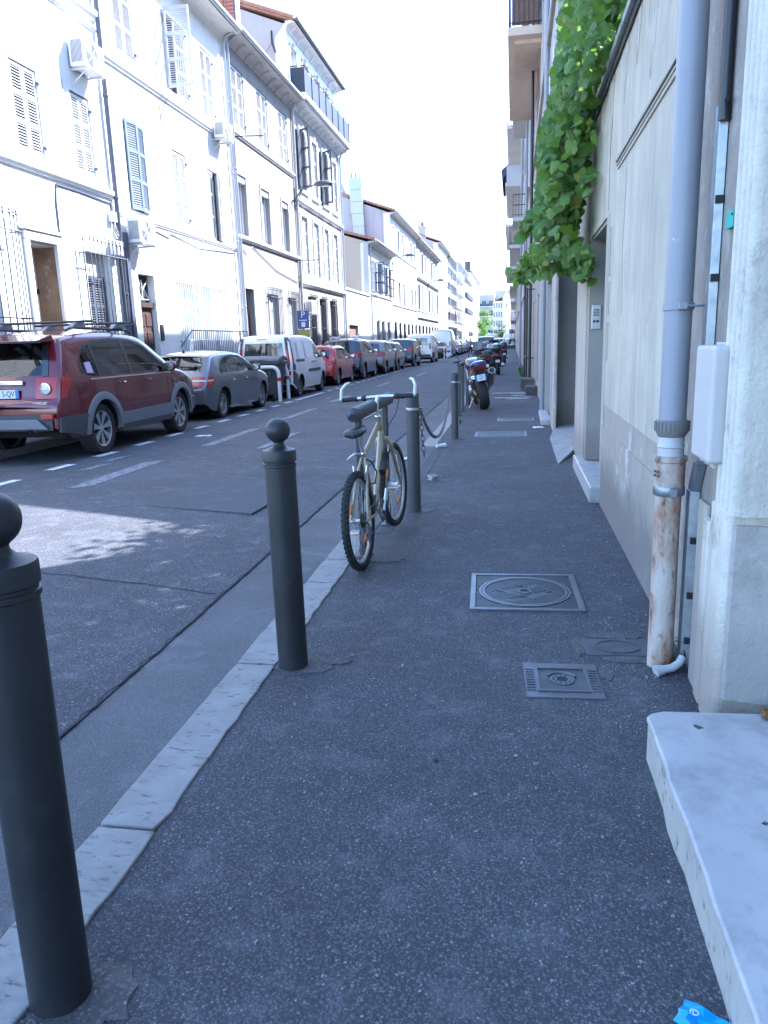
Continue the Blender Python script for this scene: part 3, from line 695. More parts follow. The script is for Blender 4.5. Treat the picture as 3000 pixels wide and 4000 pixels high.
# stone blocks at the house door
for (x, y, sx, sy, sz, lb) in ((.50, 21.6, .17, .35, .24, 'nearer stone step block against the right hand wall'), (.42, 23.9, .2, .5, .34, 'farther stone step block against the right hand wall')):
    o = MB().box(x - sx, x + sx, y - sy, y + sy, -.02, sz).build('step_block', 'mortar', bevel=.03); tag(o, lb, 'step')
o = MB().prism([(.50, 13.9), (.52, 15.9), (.68, 15.9), (.70, 13.9)], 'z', -.02, .09).build('door_threshold', 'marble', bevel=.01); tag(o, 'chipped pale threshold stone by the far pier', 'step')
# ---------------------------------------------------------------- pipes, box and tag on the near wall
dp = empty('downpipe', (.70, 3.52, 0)); tag(dp, 'thick grey plastic downpipe running into a rusty cast iron foot', 'downpipe')
MB().lathe([(.058, 1.17), (.058, 13)], 28).build('plastic_pipe', 'pvc_grey', dp, smooth=True)
MB().lathe([(.058, 1.10), (.072, 1.125), (.072, 1.17), (.058, 1.175)], 30).build('coupling', 'coupling_grey', dp, smooth=True)
cg = MB()
for k in range(26):
    a = 2 * math.pi * k / 26; cg.box(.068, .076, -.004, .004, 1.128, 1.168); q = cg.v[-8:]; cg.v[-8:] = [(x * math.cos(a) - y * math.sin(a), x * math.sin(a) + y * math.cos(a), z) for x, y, z in q]
tag(cg.build('coupling_ribs', 'coupling_grey', dp), kind='stuff')
MB().lathe([(.056, 1.0), (.056, 1.05), (.061, 1.055), (.056, 1.062), (.056, 1.11)], 28).build('white_sleeve', 'pvc_white', dp, smooth=True)
MB().lathe([(.06, .86), (.066, .88), (.066, .985), (.072, .99), (.072, 1.012), (.056, 1.014)], 28).build('iron_socket', 'rusty_iron', dp, smooth=True)
MB().lathe([(.058, -.02), (.057, .4), (.056, .86)], 24).build('iron_pipe', 'rusty_iron', dp, smooth=True)
MB().lathe([(.066, .835), (.069, .84), (.069, .872), (.066, .878)], 26).build('iron_collar', 'galvanised', dp, smooth=True)
MB().box(-.01, .02, -.095, -.06, .84, .875).build('collar_bolt', 'galvanised', dp, bevel=.003)
for z in (1.66, 5.2, 8.7):
    c_ = MB().lathe([(.0595, z - .016), (.065, z - .014), (.065, z + .014), (.0595, z + .016)], 28).build('clamp', 'pvc_grey', dp, smooth=True)
    MB().box(-.015, .02, -.088, -.06, z - .014, z + .014).build('clamp_lug', 'pvc_grey', c_, bevel=.003)
    MB().tube([(-.0, -.075, z), (.12, -.06, z)], .006, 6).build('clamp_rod', 'steel', c_)
text('stamp', 'NCO\n60 70', .018, 'matt_dark', dp, frame_m((-.062, -.028, .935), (.45, -.9, 0), (0, 0, 1)), .001)
cdk = empty('cable_cover', (0, 0, 0)); tag(cdk, 'galvanised steel cable cover strip beside the downpipe, kinked round a box', 'cable cover')
def strip(pts, w, dpt):
    mb = MB()
    for (a, b) in zip(pts, pts[1:]):
        mb.add([(XW - dpt, a[0] - w, a[1]), (XW - dpt, a[0] + w, a[1]), (XW, a[0] + w * 1.3, a[1]), (XW, a[0] - w * 1.3, a[1]), (XW - dpt, b[0] - w, b[1]), (XW - dpt, b[0] + w, b[1]), (XW, b[0] + w * 1.3, b[1]), (XW, b[0] - w * 1.3, b[1])],
               [(0, 1, 5, 4), (1, 2, 6, 5), (3, 0, 4, 7), (0, 3, 2, 1), (4, 5, 6, 7)])
    return mb
strip([(3.42, 1.06), (3.42, 2.42)], .034, .032).build('upper_cover', 'galvanised', cdk, bevel=.004)
strip([(3.50, .86), (3.42, 1.0)], .033, .036).build('kink_cover', 'galvanised', cdk, bevel=.004)
strip([(3.50, .04), (3.50, .86)], .036, .04).build('lower_cover', 'galvanised', cdk, bevel=.004)
for z in (.14, .36, .62, 1.2, 1.75, 2.05): MB().box(XW - .03, XW, 3.37 if z > 1 else 3.445, 3.385 if z > 1 else 3.458, z, z + .03).build('fixing_lug', 'black_plastic', cdk)
MB().tube([(XW - .02, 3.36, 2.35), (XW - .02, 3.36, 9)], .022, 10).build('black_conduit', 'black_pipe', cdk, smooth=True)
MB().tube([(XW - .02, 3.335, 2.42), (XW - .035, 3.28, 2.4)], .008, 6).build('cable_end', 'black_pipe', cdk)
mbx = empty('meter_box', (0, 0, 0)); tag(mbx, 'tall narrow off white utility box fixed to the grey wall', 'utility box')
MB().box(.725, .80, 2.98, 3.255, 1.06, 1.50).build('lid', 'box_white', mbx, bevel=.014, seg=3)
MB().box(.80, .825, 2.965, 3.265, 1.05, 1.51).build('back_plate', 'box_white', mbx, bevel=.006)
for y in (3.03, 3.12, 3.2): MB().box(.76, .81, y, y + .05, 1.035, 1.062).build('cable_gland', 'box_white', mbx, bevel=.004)
tg = MB().box(XW - .012, XW, 3.165, 3.265, 1.935, 1.995).xf(Matrix.Identity(4)).build('wall_tag', 'turquoise'); tag(tg, 'small turquoise plastic tag screwed to the grey wall', 'tag')
tg.rotation_euler = (0, 0, 0)
tg2 = MB().lathe([(.005, 0), (.005, .004), (0, .004)], 8).xf(frame_m((XW - .012, 3.18, 1.98), (0, 0, 1), (0, 1, 0))).build('screw', 'black_plastic', tg)
el = empty('drain_elbow', (0, 0, 0)); tag(el, 'short white plastic elbow pipe at the foot of the cable cover', 'pipe')
MB().tube([(.79, 3.46, .07), (.77, 3.44, .045), (.735, 3.42, .03), (.70, 3.41, .027)], .019, 12).build('elbow', 'pvc_white', el, smooth=True)
MB().tube([(.703, 3.41, .027), (.675, 3.405, .022), (.66, 3.40, .018)], [.02, .026, .03], 10).build('cracked_lip', 'pvc_white', el)
MB().tube([(.79, 3.46, .065), (.80, 3.475, .12)], .012, 8).build('black_hose', 'black_pipe', el)
sg = empty('wall_plate', (0, 0, 0)); tag(sg, 'white shield shaped plate on the right hand wall half hidden by the vine', 'sign')  # stands for an unidentified white shape between the leaves
MB().prism([(.30, 3.05), (.50, 3.0), (.62, 3.2), (.60, 3.55), (.52, 3.75), (.34, 3.5)], 'y', 22.0, 22.03).build('plate', 'box_white', sg)
MB().tube([(.55, 22.04, 3.3), (.68, 22.04, 3.3)], .015, 6).build('arm', 'rail_iron', sg)
# ================================================================ left hand side: the row of houses across the street
plaster('facade_white', (.8, .79, .765), (.6, .58, .56), .25, .03, .5, 80, .15, rough=.95)
plaster('facade_white_warm', (.78, .765, .73), (.6, .57, .54), .25, .04, .5, 80, .15, rough=.95)
plaster('facade_beige', (.27, .255, .24), (.18, .165, .155), .5, .07, .6, 80, .2, scuff=None, lines=(.62, (.2, .19, .18)))
plaster('facade_stone', (.36, .345, .325), (.2, .185, .17), .55, .07, .8, 80, .2, lines=(.48, (.22, .21, .2)))
plaster('facade_buff', (.5, .42, .33), (.4, .36, .32), .35, .06, .6, 80, .2)
plaster('facade_grey', (.44, .42, .41), (.28, .26, .26), .5, .08, .5, 60, .3)
plaster('facade_cream', (.72, .69, .62), (.5, .47, .43), .4, .05, .6, 80, .2)
plaster('facade_orange', (.6, .44, .34), (.4, .3, .25), .3, .06, .6, 80, .2)
plaster('trim_white', (.8, .79, .77), (.5, .48, .46), .25, .04, 1, 60, .1)
plaster('trim_grey', (.52, .5, .48), (.28, .26, .25), .4, .06, 1, 60, .2)
plaster('peeling_plaster', (.2, .13, .085), (.26, .18, .13), .4, .2, 4, 40, .4, scuff=(.3, .28, .26))
plain('shutter_white', (.5, .505, .51), .6, var=.03)
plain('shutter_bluegrey', (.15, .2, .26), .55, var=.08, vs_=5)
plain('shutter_dark', (.07, .085, .11), .6, var=.1)
plain('interior_dark', (.03, .033, .045), .9)
plain('door_brown', (.06, .028, .022), .6, var=.25, vs_=8)
plain('frame_white', (.75, .75, .75), .5)
plain('curtain', (.4, .46, .5), .8, var=.1, vs_=3)
plain('blind_pane', (.5, .54, .58), .1)
plain('iron_black', (.02, .02, .025), .55)
plain('iron_grey', (.07, .075, .095), .55)
plain('iron_white', (.72, .73, .75), .5)
plain('pipe_dark', (.09, .1, .13), .5, var=.1)
plain('pipe_zinc', (.45, .47, .5), .45, .4)
plain('ac_white', (.74, .745, .75), .5)
plain('brick', (.34, .155, .11), .9, var=.25, vs_=11)
plain('rail_blue', (.025, .035, .06), .6, var=.12, vs_=1.5)
def slat_mesh(w):
    key = 'slat%.3f' % w
    if key not in SL:
        SL[key] = MB().tbox(Matrix.Rotation(R_(55), 4, 'Y'), .0115, w / 2, .0045).mesh('slat', None)
    return SL[key]
SL = {}
def leaf(parent, y0, y1, z0, z1, x, mat, panels=3, single=False, hinge=None, ang=0, name='shutter'):
    """louvred shutter leaf in the plane X=x; hinge='a' (at y0) or 'b' (at y1) with opening angle"""
    w_, h_ = y1 - y0, z1 - z0
    mb = MB(); st = .062; t = .018; rl = .075
    mb.box(-t, t, 0, st, 0, h_); mb.box(-t, t, w_ - st, w_, 0, h_)
    ph = (h_ - rl * (panels + 1)) / panels
    for i in range(panels + 1): mb.box(-t, t, st, w_ - st, i * (ph + rl), i * (ph + rl) + rl)
    piv = empty_child(name, mb.mesh(name, mat), parent)
    if hinge is None or ang == 0: piv.matrix_local = Matrix.Translation((x, y0, z0))
    elif hinge == 'a': piv.matrix_local = Matrix.Translation((x, y0, z0)) @ Matrix.Rotation(R_(-ang), 4, 'Z')
    else: piv.matrix_local = Matrix.Translation((x, y1, z0)) @ Matrix.Rotation(R_(ang), 4, 'Z') @ Matrix.Translation((0, -w_, 0))
    n = max(5, int(ph / .052)); sw = w_ - 2 * st
    if single:
        me = slat_mesh(sw)
        if not me.materials: me.materials.append(M(mat))
        if me.materials[0] != M(mat): me = me.copy(); me.materials[0] = M(mat)
        for p in range(panels):
            for k in range(n): inst('slat', me, piv, Matrix.Translation((0, w_ / 2, rl + p * (ph + rl) + (k + .5) * ph / n)))
    else:
        lv = MB()
        for p in range(panels):
            for k in range(n): lv.tbox(Matrix.Translation((0, w_ / 2, rl + p * (ph + rl) + (k + .5) * ph / n)) @ Matrix.Rotation(R_(55), 4, 'Y'), .0115, sw / 2, .0045)
        tag(lv.build('louvres', mat, piv), kind='stuff')
    return piv
def empty_child(name, me, parent):
    o = bpy.data.objects.new(name, me); COL.objects.link(o); o.parent = parent; return o
def dark_back(parent, a, b, c, d, x=XF - .2): return MB().box(x - .03, x, a, b, c, d).build('dark_interior', 'interior_dark', parent)
def shut_win(parent, a, b, c, d, mat='shutter_white', panels=3, single=False, op=None, x=XF - .045, trim=None):
    dark_back(parent, a, b, c, d, XF - .14)
    m_ = (a + b) / 2
    for i, (ya, yb, hg) in enumerate(((a + .015, m_ - .004, 'a'), (m_ + .004, b - .015, 'b'))):
        an = op[i] if op else 0
        leaf(parent, ya, yb, c + .02, d - .02, x if not an else XF + .03, mat, panels, single, hg, an)
    if trim: surround(parent, a, b, c, d, trim)
    for z in (c + .2, d - .25):
        MB().box(XF - .02, XF + .035, b - .01, b + .05, z, z + .05).build('hinge', 'pipe_dark', parent)
def surround(parent, a, b, c, d, mat, w_=.13, t=.05, keystone=False, sill=True):
    mb = MB(); mb.box(XF - .01, XF + t, a - w_, a, c, d); mb.box(XF - .01, XF + t, b, b + w_, c, d); mb.box(XF - .01, XF + t + .004, a - w_, b + w_, d, d + w_ * 1.2)
    if sill: mb.box(XF - .01, XF + t + .05, a - w_ - .04, b + w_ + .04, c - .1, c)
    if keystone: mb.box(XF, XF + t + .05, (a + b) / 2 - .1, (a + b) / 2 + .1, d - .02, d + w_ * 2.1)
    mb.build('window_surround', mat, parent, bevel=.012)
def glass_win(parent, a, b, c, d, x=XF - .19, roller=True):
    dark_back(parent, a, b, c, d, x - .03)
    MB().box(x - .012, x, a, b, c, d).build('pane', 'blind_pane', parent)
    fr = MB(); fr.box(x, x + .04, a, a + .06, c, d); fr.box(x, x + .04, b - .06, b, c, d); fr.box(x, x + .04, a + .06, b - .06, c, c + .06); fr.box(x, x + .04, a + .06, b - .06, d - .06, d)
    fr.box(x, x + .04, (a + b) / 2 - .035, (a + b) / 2 + .035, c + .06, d - .06)
    f = fr.build('window_frame', 'frame_white', parent)
    MB().box(x, x + .02, a + .06, a + .3, c + .06, d - .06).build('curtain', 'curtain', f)
    if roller: MB().box(x + .04, x + .17, a + .01, b - .01, d - .22, d - .01).build('roller_box', 'frame_white', parent, bevel=.01)
def grille(parent, a, b, c, d, n, out=.24, mat='iron_grey', rails=(.9, .35), spear=True, r=.0085):
    g = MB()
    X = XF + out
    for t in rails:
        z = c + (d - c) * t; g.tube([(XF, a, z), (X, a, z), (X, b, z), (XF, b, z)], .014, 6)
    gr = g.build('grille', mat, parent)
    bar = MB().box(-r, r, -r, r, 0, d - c); 
    if spear: bar.lathe([(.012, d - c - .02), (.03, d - c + .015), (.008, d - c + .04), (.026, d - c + .065), (0, d - c + .12)], 6)
    me = bar.mesh('bar', mat)
    for i in range(n): inst('bar', me, gr, Matrix.Translation((X, a + (b - a) * (i + .5) / n, c)))
    for yy in (a, b):
        for k in range(1 if out > .15 else 0): inst('bar', me, gr, Matrix.Translation((XF + out * .5, yy, c)))
    return gr
def eave(parent, y0, y1, z, mat, out=.42, brackets=0, gutter='pipe_zinc', h=.28):
    """coved cornice, roof edge and half-round gutter"""
    pr = [(XF, z - h)]
    for i in range(7):
        a = math.pi / 2 * i / 6; pr.append((XF + .02 + (out - .06) * (1 - math.cos(a)), z - h + .02 + (h - .05) * math.sin(a)))
    pr += [(XF + out, z - .02), (XF + out, z + .04), (XF, z + .04)]
    MB().prism(pr, 'y', y0, y1).build('cornice', mat, parent, smooth=True, angle=35)
    MB().tube([(XF + out + .07, y0, z + .06), (XF + out + .07, y1, z + .06)], .075, 10).build('gutter', gutter, parent, smooth=True)
    if brackets:
        me = MB().prism([(0, 0), (.06, .02), (.12, .12), (.3, .2), (.33, .26), (0, .26)], 'y', -.06, .06).mesh('bracket', mat)
        for i in range(brackets): inst('bracket', me, parent, Matrix.Translation((XF, y0 + (y1 - y0) * (i + .5) / brackets, z - h - .05)))
def roofslab(parent, y0, y1, z, rise=1.9, depth=8.6, over=.42, th=.14, gable=None):
    ridge = XF - depth / 2
    MB().prism([(XF + over, z + .05), (ridge, z + rise), (XF - depth, z + .05), (XF - depth, z + .05 + th), (ridge, z + rise + th), (XF + over, z + .05 + th)], 'y', y0, y1).build('roof', 'roof_tile', parent)
    MB().prism([(XF - .5, z - .02), (ridge, z + rise - .03), (XF - depth + .02, z - .02)], 'y', y0 + .03, y1 - .03).build('gable', gable or 'facade_grey', parent)
    # ends of the tile rows show along the verge
    vt = MB()
    for k in range(int(depth / 2 / .3)):
        x = XF + over - .3 * (k + .5); zz = z + .05 + th + (XF + over - x) / (depth / 2 + over) * (rise)
        vt.tube([(x + .14, y0 - .03, zz - .02), (x - .16, y0 - .03, zz + .1)], .07, 6)
    vt.build('verge_tiles', 'roof_tile', parent)
def lhouse(name, label, y0, y1, zt, mat, ops, side=None, depth=.22, rise=1.9, bodyz=None):
    h = empty(name, (0, 0, 0)); tag(h, label, 'house', 'houses across the street')
    facade(h, XF, -1, y0, y1, -.1, zt, ops, mat, depth)
    MB().box(XF - 8.6, XF - .5, y0 + .004, y1 - .004, -.1, zt).build('side_wall', side or mat, h)
    return h
def string(parent, y0, y1, z, hgt, mat, out=.07):
    MB().prism([(XF - .01, z), (XF + out * .5, z + .01), (XF + out * .7, z + hgt * .4), (XF + out, z + hgt * .5), (XF + out, z + hgt), (XF - .01, z + hgt + .03)], 'y', y0, y1).build('string_course', mat, parent)
def pipe(y, z0, z1, x=XF + .09, r=.05, mat='pipe_zinc', label='', rings=5):
    o = empty('downpipe', (0, 0, 0)); tag(o, label, 'downpipe', 'downpipes across the street')
    MB().tube([(x, y, z0), (x, y, z1 - .35), (x + .1, y, z1 - .1), (x + .38, y, z1 + .02)], r, 10).build('pipe', mat, o, smooth=True)
    for i in range(rings): MB().lathe([(r + .002, 0), (r + .014, .01), (r + .014, .05), (r + .002, .06)], 12, (x, y, z0 + (z1 - .5 - z0) * (i + .3) / rings)).build('pipe_joint', mat, o)
    return o
def aircon(y, z, label, w_=.85, h_=.58, face='x', x0=XF + .06):
    o = empty('air_conditioner', (0, 0, 0)); tag(o, label, 'air conditioner', 'air conditioners on the facades')
    MB().box(x0, x0 + .34, y, y + w_, z, z + h_).build('case', 'ac_white', o, bevel=.02)
    fan = MB(); c = (x0 + .345, y + w_ * .4, z + h_ / 2)
    for k in range(6): fan.tori(c, .05 + k * .036, .005, 'x', 24, 4)
    for k in range(4):
        a = math.pi * k / 4; fan.tube([(c[0], c[1] - .24 * math.cos(a), c[2] - .24 * math.sin(a)), (c[0], c[1] + .24 * math.cos(a), c[2] + .24 * math.sin(a))], .004, 4)
    MB().lathe([(.25, 0), (.25, .004), (0, .004)], 24).xf(frame_m((x0 + .34, c[1], c[2]), (0, 1, 0), (0, 0, 1))).build('fan_opening', 'grey_plastic', o)
    fan.build('fan_guard', 'ac_white', o)
    sl = MB()
    for k in range(9): sl.box(x0 + .06 + k * .028, x0 + .075 + k * .028, y - .004, y, z + .08, z + h_ - .08)
    sl.build('side_vent', 'grey_plastic', o)
    for yy in (y + .1, y + w_ - .12):
        MB().box(XF, x0 + .36, yy, yy + .03, z - .04, z - .002).build('bracket', 'ac_white', o); MB().tube([(XF, yy + .015, z - .3), (x0 + .32, yy + .015, z - .04)], .012, 6).build('strut', 'ac_white', o)
    return o
# ---------------------------------------------------------------- house A: nearest, white, peeling doorway, barred windows
A = lhouse('town_house', 'nearest white house across the street with a peeling open doorway', 7.6, 17.58, 11.4, 'facade_white',
           [(14.13, 14.98, 5.33, 6.95), (16.15, 16.9, 5.31, 6.98), (11.9, 12.8, 5.33, 6.95), (14.13, 14.98, 9.05, 10.7), (16.15, 16.9, 9.05, 10.7), (11.9, 12.8, 9.05, 10.7),
            (14.02, 14.92, 0, 3.70), (16.04, 17.1, 1.3, 3.73), (11.9, 13.0, 1.3, 3.9)], depth=.32)
for k, (a, b) in enumerate(((14.13, 14.98), (16.15, 16.9), (11.9, 12.8))):
    shut_win(A, a, b, 5.33, 6.96, 'shutter_white', 3, single=(k < 2)); shut_win(A, a, b, 9.05, 10.7)
    for yy in (a - .26, b + .26): MB().box(XF, XF + .012, yy - .012, yy + .012, 5.2, 7.1).build('panel_line', 'trim_grey', A)
string(A, 7.6, 17.52, 5.0, .16, 'trim_white', .10); string(A, 7.6, 17.52, 8.72, .2, 'trim_white', .12); string(A, 7.6, 17.52, 8.5, .1, 'trim_white', .07)
eave(A, 7.6, 17.58, 11.4, 'trim_white'); roofslab(A, 7.6, 17.58, 11.4)
sd = MB(); sd.box(XF, XF + .06, 13.86, 14.02, 0, 3.70); sd.box(XF, XF + .06, 14.92, 15.12, 0, 3.70); sd.box(XF, XF + .065, 13.86, 15.12, 3.70, 3.88); sd.box(XF, XF + .1, 13.8, 15.18, 3.88, 3.95)
sd.build('door_surround', 'facade_cream', A, bevel=.02)
MB().box(XF - .55, XF - .02, 14.905, 14.918, 0, 3.69).build('doorway_side', 'peeling_plaster', A)
MB().box(XF - .55, XF - .02, 14.03, 14.915, 3.66, 3.698).build('doorway_ceiling', 'trim_grey', A)
dr = MB().box(XF - .6, XF - .52, 14.0, 14.92, 0, 2.75).build('door', 'door_brown', A)
MB().box(XF - .62, XF - .54, 14.0, 14.92, 2.85, 3.7).build('transom_pane', 'pane', A); MB().box(XF - .58, XF - .46, 14.0, 14.92, 2.75, 2.85).build('transom_bar', 'door_brown', A)
for z in (.3, 1.0, 1.8): MB().box(XF - .52, XF - .50, 14.12, 14.8, z, z + .55).build('door_panel', 'door_brown', dr, bevel=.01)
for (a, b, c, d) in ((16.04, 17.1, 1.3, 3.73), (11.9, 13.0, 1.3, 3.9)):
    dark_back(A, a, b, c, d, XF - .3)
    leaf(A, a + .02, (a + b) / 2, c, d - .5, XF - .2, 'shutter_dark', 3, False); leaf(A, (a + b) / 2, b - .02, c, d - .5, XF - .2, 'shutter_dark', 3, False)
    MB().box(XF - .24, XF - .18, a, b, d - .5, d).build('roller_box', 'trim_grey', A)
grille(A, 15.8, 17.42, 1.2, 3.92, 10); grille(A, 11.6, 13.5, 1.2, 4.05, 10)
npl = empty('number_plate', (0, 0, 0)); tag(npl, 'small enamel house number plate beside the peeling doorway', 'number plate')
MB().box(XF, XF + .012, 15.29, 15.46, 3.28, 3.50).build('plate', 'frame_white', npl)
plain('enamel_blue', (.12, .22, .42), .4)
text('digit', '5', .15, 'enamel_blue', npl, frame_m((XF + .013, 15.375, 3.42), (0, 1, 0), (0, 0, 1)), .002); MB().box(XF + .012, XF + .015, 15.31, 15.44, 3.31, 3.325).build('underline', 'enamel_blue', npl)
pipe(17.52, 0, 11.4, mat='pipe_dark', label='dark downpipe between the two white houses across the street', r=.055)
MB().box(XF + .02, XF + .16, 17.62, 17.78, 0, 4.3).build('cable_duct', 'pipe_dark', A)
aircon(16.2, 7.42, 'air conditioner high on the nearest white house above its shuttered windows', x0=XF + .05)
mt = empty('cable_box', (0, 0, 0)); tag(mt, 'small white junction box with tangled cables by the dark downpipe', 'junction box')
MB().box(XF, XF + .12, 17.22, 17.42, 4.48, 4.7).build('box', 'ac_white', mt, bevel=.01)
for k in range(4): MB().tube([(XF + .06, 17.25 + .04 * k, 4.48), (XF + .1, 17.2 + .05 * k, 4.3), (XF + .12, 17.34 + .03 * k, 4.12 + .03 * k), (XF + .08, 17.44, 4.25 + .05 * k), (XF + .05, 17.46, 4.5)], .011, 5).build('cable', 'iron_black' if k % 2 else 'ac_white', mt)
MB().box(XF, XF + .2, 17.1, 17.42, 3.72, 4.05).build('lamp_box', 'ac_white', mt, bevel=.03)
cbl = MB().tube([(XF + .02, 17.4, 4.6), (XF + .02, 17.36, 4.9), (XF + .02, 16, 4.93), (XF + .02, 15.2, 4.92), (XF + .02, 15.13, 4.6), (XF + .02, 15.12, 3.95)], .018, 6).build('facade_cable', 'pipe_dark'); tag(cbl, 'cable looping along the string course of the nearest white house', 'cable')
# ---------------------------------------------------------------- house B: white, three bays
Bo = [(18.42, 19.4, 8.45, 10.4), (21.18, 22.64, 8.45, 10.4), (23.66, 24.62, 8.42, 10.36), (18.4, 19.37, 4.93, 7.02), (21.05, 21.98, 4.95, 6.92), (23.55, 24.5, 4.85, 6.92), (18.40, 19.28, 0, 3.43), (20.75, 24.55, .1, 3.38)]
B = lhouse('town_house', 'white house with grey blue shutters and a wide curtained grating', 17.58, 25.72, 11.35, 'facade_white_warm', Bo)
shut_win(B, *Bo[0][:2], 8.45, 10.4); shut_win(B, *Bo[1][:2], 8.45, 10.45, 'shutter_white', op=(88, 0)); shut_win(B, *Bo[2][:2], 8.42, 10.36)
for ch in B.children:
    pass
shut_win(B, *Bo[3][:2], 4.93, 7.02, 'shutter_bluegrey', single=True, op=(10, 7)); shut_win(B, *Bo[4][:2], 4.95, 6.92); shut_win(B, *Bo[5][:2], 4.85, 6.92, op=(0, 12))
string(B, 17.6, 25.7, 8.04, .16, 'trim_white', .09); string(B, 17.6, 25.7, 4.7, .12, 'trim_white', .06)
eave(B, 17.58, 25.72, 11.35, 'facade_cream', .55); roofslab(B, 17.58, 25.72, 11.35)
dark_back(B, 18.4, 19.28, 0, 3.43, XF - .2)
d = MB().box(XF - .2, XF - .14, 18.42, 19.26, 0, 2.62).build('door', 'door_brown', B)
for k in range(5): MB().box(XF - .14, XF - .12, 18.5, 18.8, .3 + k * .46, .62 + k * .46).build('door_panel', 'door_brown', d, bevel=.01); MB().box(XF - .14, XF - .12, 18.88, 19.18, .3 + k * .46, .62 + k * .46).build('door_panel', 'door_brown', d, bevel=.01)
MB().box(XF - .2, XF - .06, 18.40, 19.27, 2.62, 2.74).build('door_head', 'door_brown', B)
tr = MB(); 
for (p, q) in (((18.5, 2.85), (18.8, 3.3)), ((18.8, 2.85), (18.5, 3.1)), ((18.85, 2.85), (18.85, 3.3)), ((18.85, 3.05), (19.15, 3.3)), ((18.95, 3.1), (19.15, 2.85)), ((18.45, 2.82), (19.2, 2.82))): tr.tube([(XF - .15, p[0], p[1]), (XF - .15, q[0], q[1])], .013, 5)
tr.build('transom_ironwork', 'iron_white', B)
MB().box(XF - .02, XF + .03, 19.36, 19.54, 1.78, 2.2).build('letter_box', 'iron_black', B); MB().box(XF, XF + .015, 19.42, 19.5, 2.3, 2.5).build('bell_plate', 'trim_grey', B)
# wide grating with curtains behind
dark_back(B, 20.75, 24.55, .1, 3.38, XF - .21)
cu = MB(); n = 140
for i in range(n):
    def cx(k): return XF - .15 + .045 * math.sin(k * 1.15) + .03 * math.sin(k * .41)
    ya, yb = 20.77 + 3.76 * i / n, 20.77 + 3.76 * (i + 1) / n
    cu.quad((cx(i), ya, .1), (cx(i + 1), yb, .1), (cx(i + 1), yb, 3.36), (cx(i), ya, 3.36))
cu.build('curtain', 'curtain', B, smooth=True, angle=80)
grille(B, 20.62, 24.7, .15, 3.42, 30, .03, 'iron_white', (.985, .5, .04), False, .014)
for yy in (22.0, 23.3): MB().box(XF - .08, XF + .01, yy - .12, yy + .12, .1, 3.38).build('grating_post', 'trim_white', B)
rl = MB().tube([(XF + .02, 20.55, 1.6), (XF + .3, 20.75, 2.05), (XF + .3, 25.3, 2.05)], .018, 6).build('railing', 'pipe_dark', B)
bm_ = MB().box(-.008, .008, -.008, .008, 0, 1.95).mesh('bar', 'pipe_dark')
for i in range(31): inst('bar', bm_, rl, Matrix.Translation((XF + .3, 20.8 + i * .15, .1)))
aircon(17.86, 4.08, 'air conditioner low on the white house just past the dark downpipe', x0=XF + .1); aircon(24.15, 7.92, 'air conditioner on the white house beside the zinc downpipes', .8, .5, x0=XF + .08)
pipe(25.55, 0, 11.3, mat='pipe_zinc', label='nearer of two zinc downpipes between the white and the beige house', r=.05); pipe(25.86, 0, 11.6, mat='pipe_zinc', label='farther of two zinc downpipes between the white and the beige house', r=.06)
cb = MB().tube([(XF + .02, 18.8, 4.66), (XF + .02, 20.4, 4.5), (XF + .02, 20.5, 4.62), (XF + .03, 22.5, 4.48), (XF + .02, 25.4, 4.62)], .014, 5).build('facade_cable', 'pipe_dark'); tag(cb, 'cable sagging along the low band of the white house', 'cable')
# ---------------------------------------------------------------- house C: beige, three bays
Co = [(26.3, 27.45, 8.82, 10.72), (28.9, 30.05, 8.82, 10.72), (31.55, 32.65, 8.82, 10.72), (26.15, 27.05, 5.35, 7.3), (28.65, 29.68, 5.35, 7.28), (31.25, 32.2, 5.36, 7.28), (26.17, 27.1, 0, 3.55), (28.75, 30.1, 1.1, 3.5), (31.5, 32.7, 1.1, 3.5)]
C_ = lhouse('town_house', 'beige house with white closed shutters above and roller boxes below', 25.72, 33.42, 11.5, 'facade_beige', Co, depth=.25)
for k in range(3): shut_win(C_, Co[k][0], Co[k][1], 8.82, 10.72)
for k in (3, 4, 5):
    glass_win(C_, *Co[k][:4]); mb = MB(); a, b, c, d = Co[k][:4]
    mb.box(XF, XF + .03, a - .09, a, c, d); mb.box(XF, XF + .03, b, b + .09, c, d); mb.box(XF, XF + .035, a - .09, b + .09, d, d + .1); mb.build('window_surround', 'trim_grey', C_)
string(C_, 25.75, 33.35, 8.48, .16, 'trim_grey', .09); string(C_, 25.75, 33.35, 5.12, .16, 'trim_white', .12)
eave(C_, 25.72, 33.42, 11.5, 'trim_grey', .5, brackets=9); roofslab(C_, 25.72, 33.42, 11.5)
dark_back(C_, 26.17, 27.1, 0, 3.55, XF - .24); MB().box(XF - .24, XF - .18, 26.2, 27.08, 0, 2.7).build('door', 'door_brown', C_)
sd = MB(); sd.box(XF, XF + .05, 26.03, 26.17, 0, 3.55); sd.box(XF, XF + .05, 27.1, 27.24, 0, 3.55); sd.box(XF, XF + .055, 26.03, 27.24, 3.55, 3.75); sd.build('door_surround', 'trim_white', C_, bevel=.01)
for k in (7, 8):
    a, b, c, d = Co[k][:4]; glass_win(C_, a, b, c, d, roller=False); grille(C_, a - .12, b + .12, c - .1, d + .15, 9, .16)
cb = MB().tube([(XF + .03, 25.9, 5.0), (XF + .03, 26.6, 4.72), (XF + .03, 27.3, 5.05), (XF + .03, 30, 4.45), (XF + .03, 33, 4.2)], .012, 5).build('facade_cable', 'pipe_dark'); tag(cb, 'thin cable drooping across the beige house', 'cable')
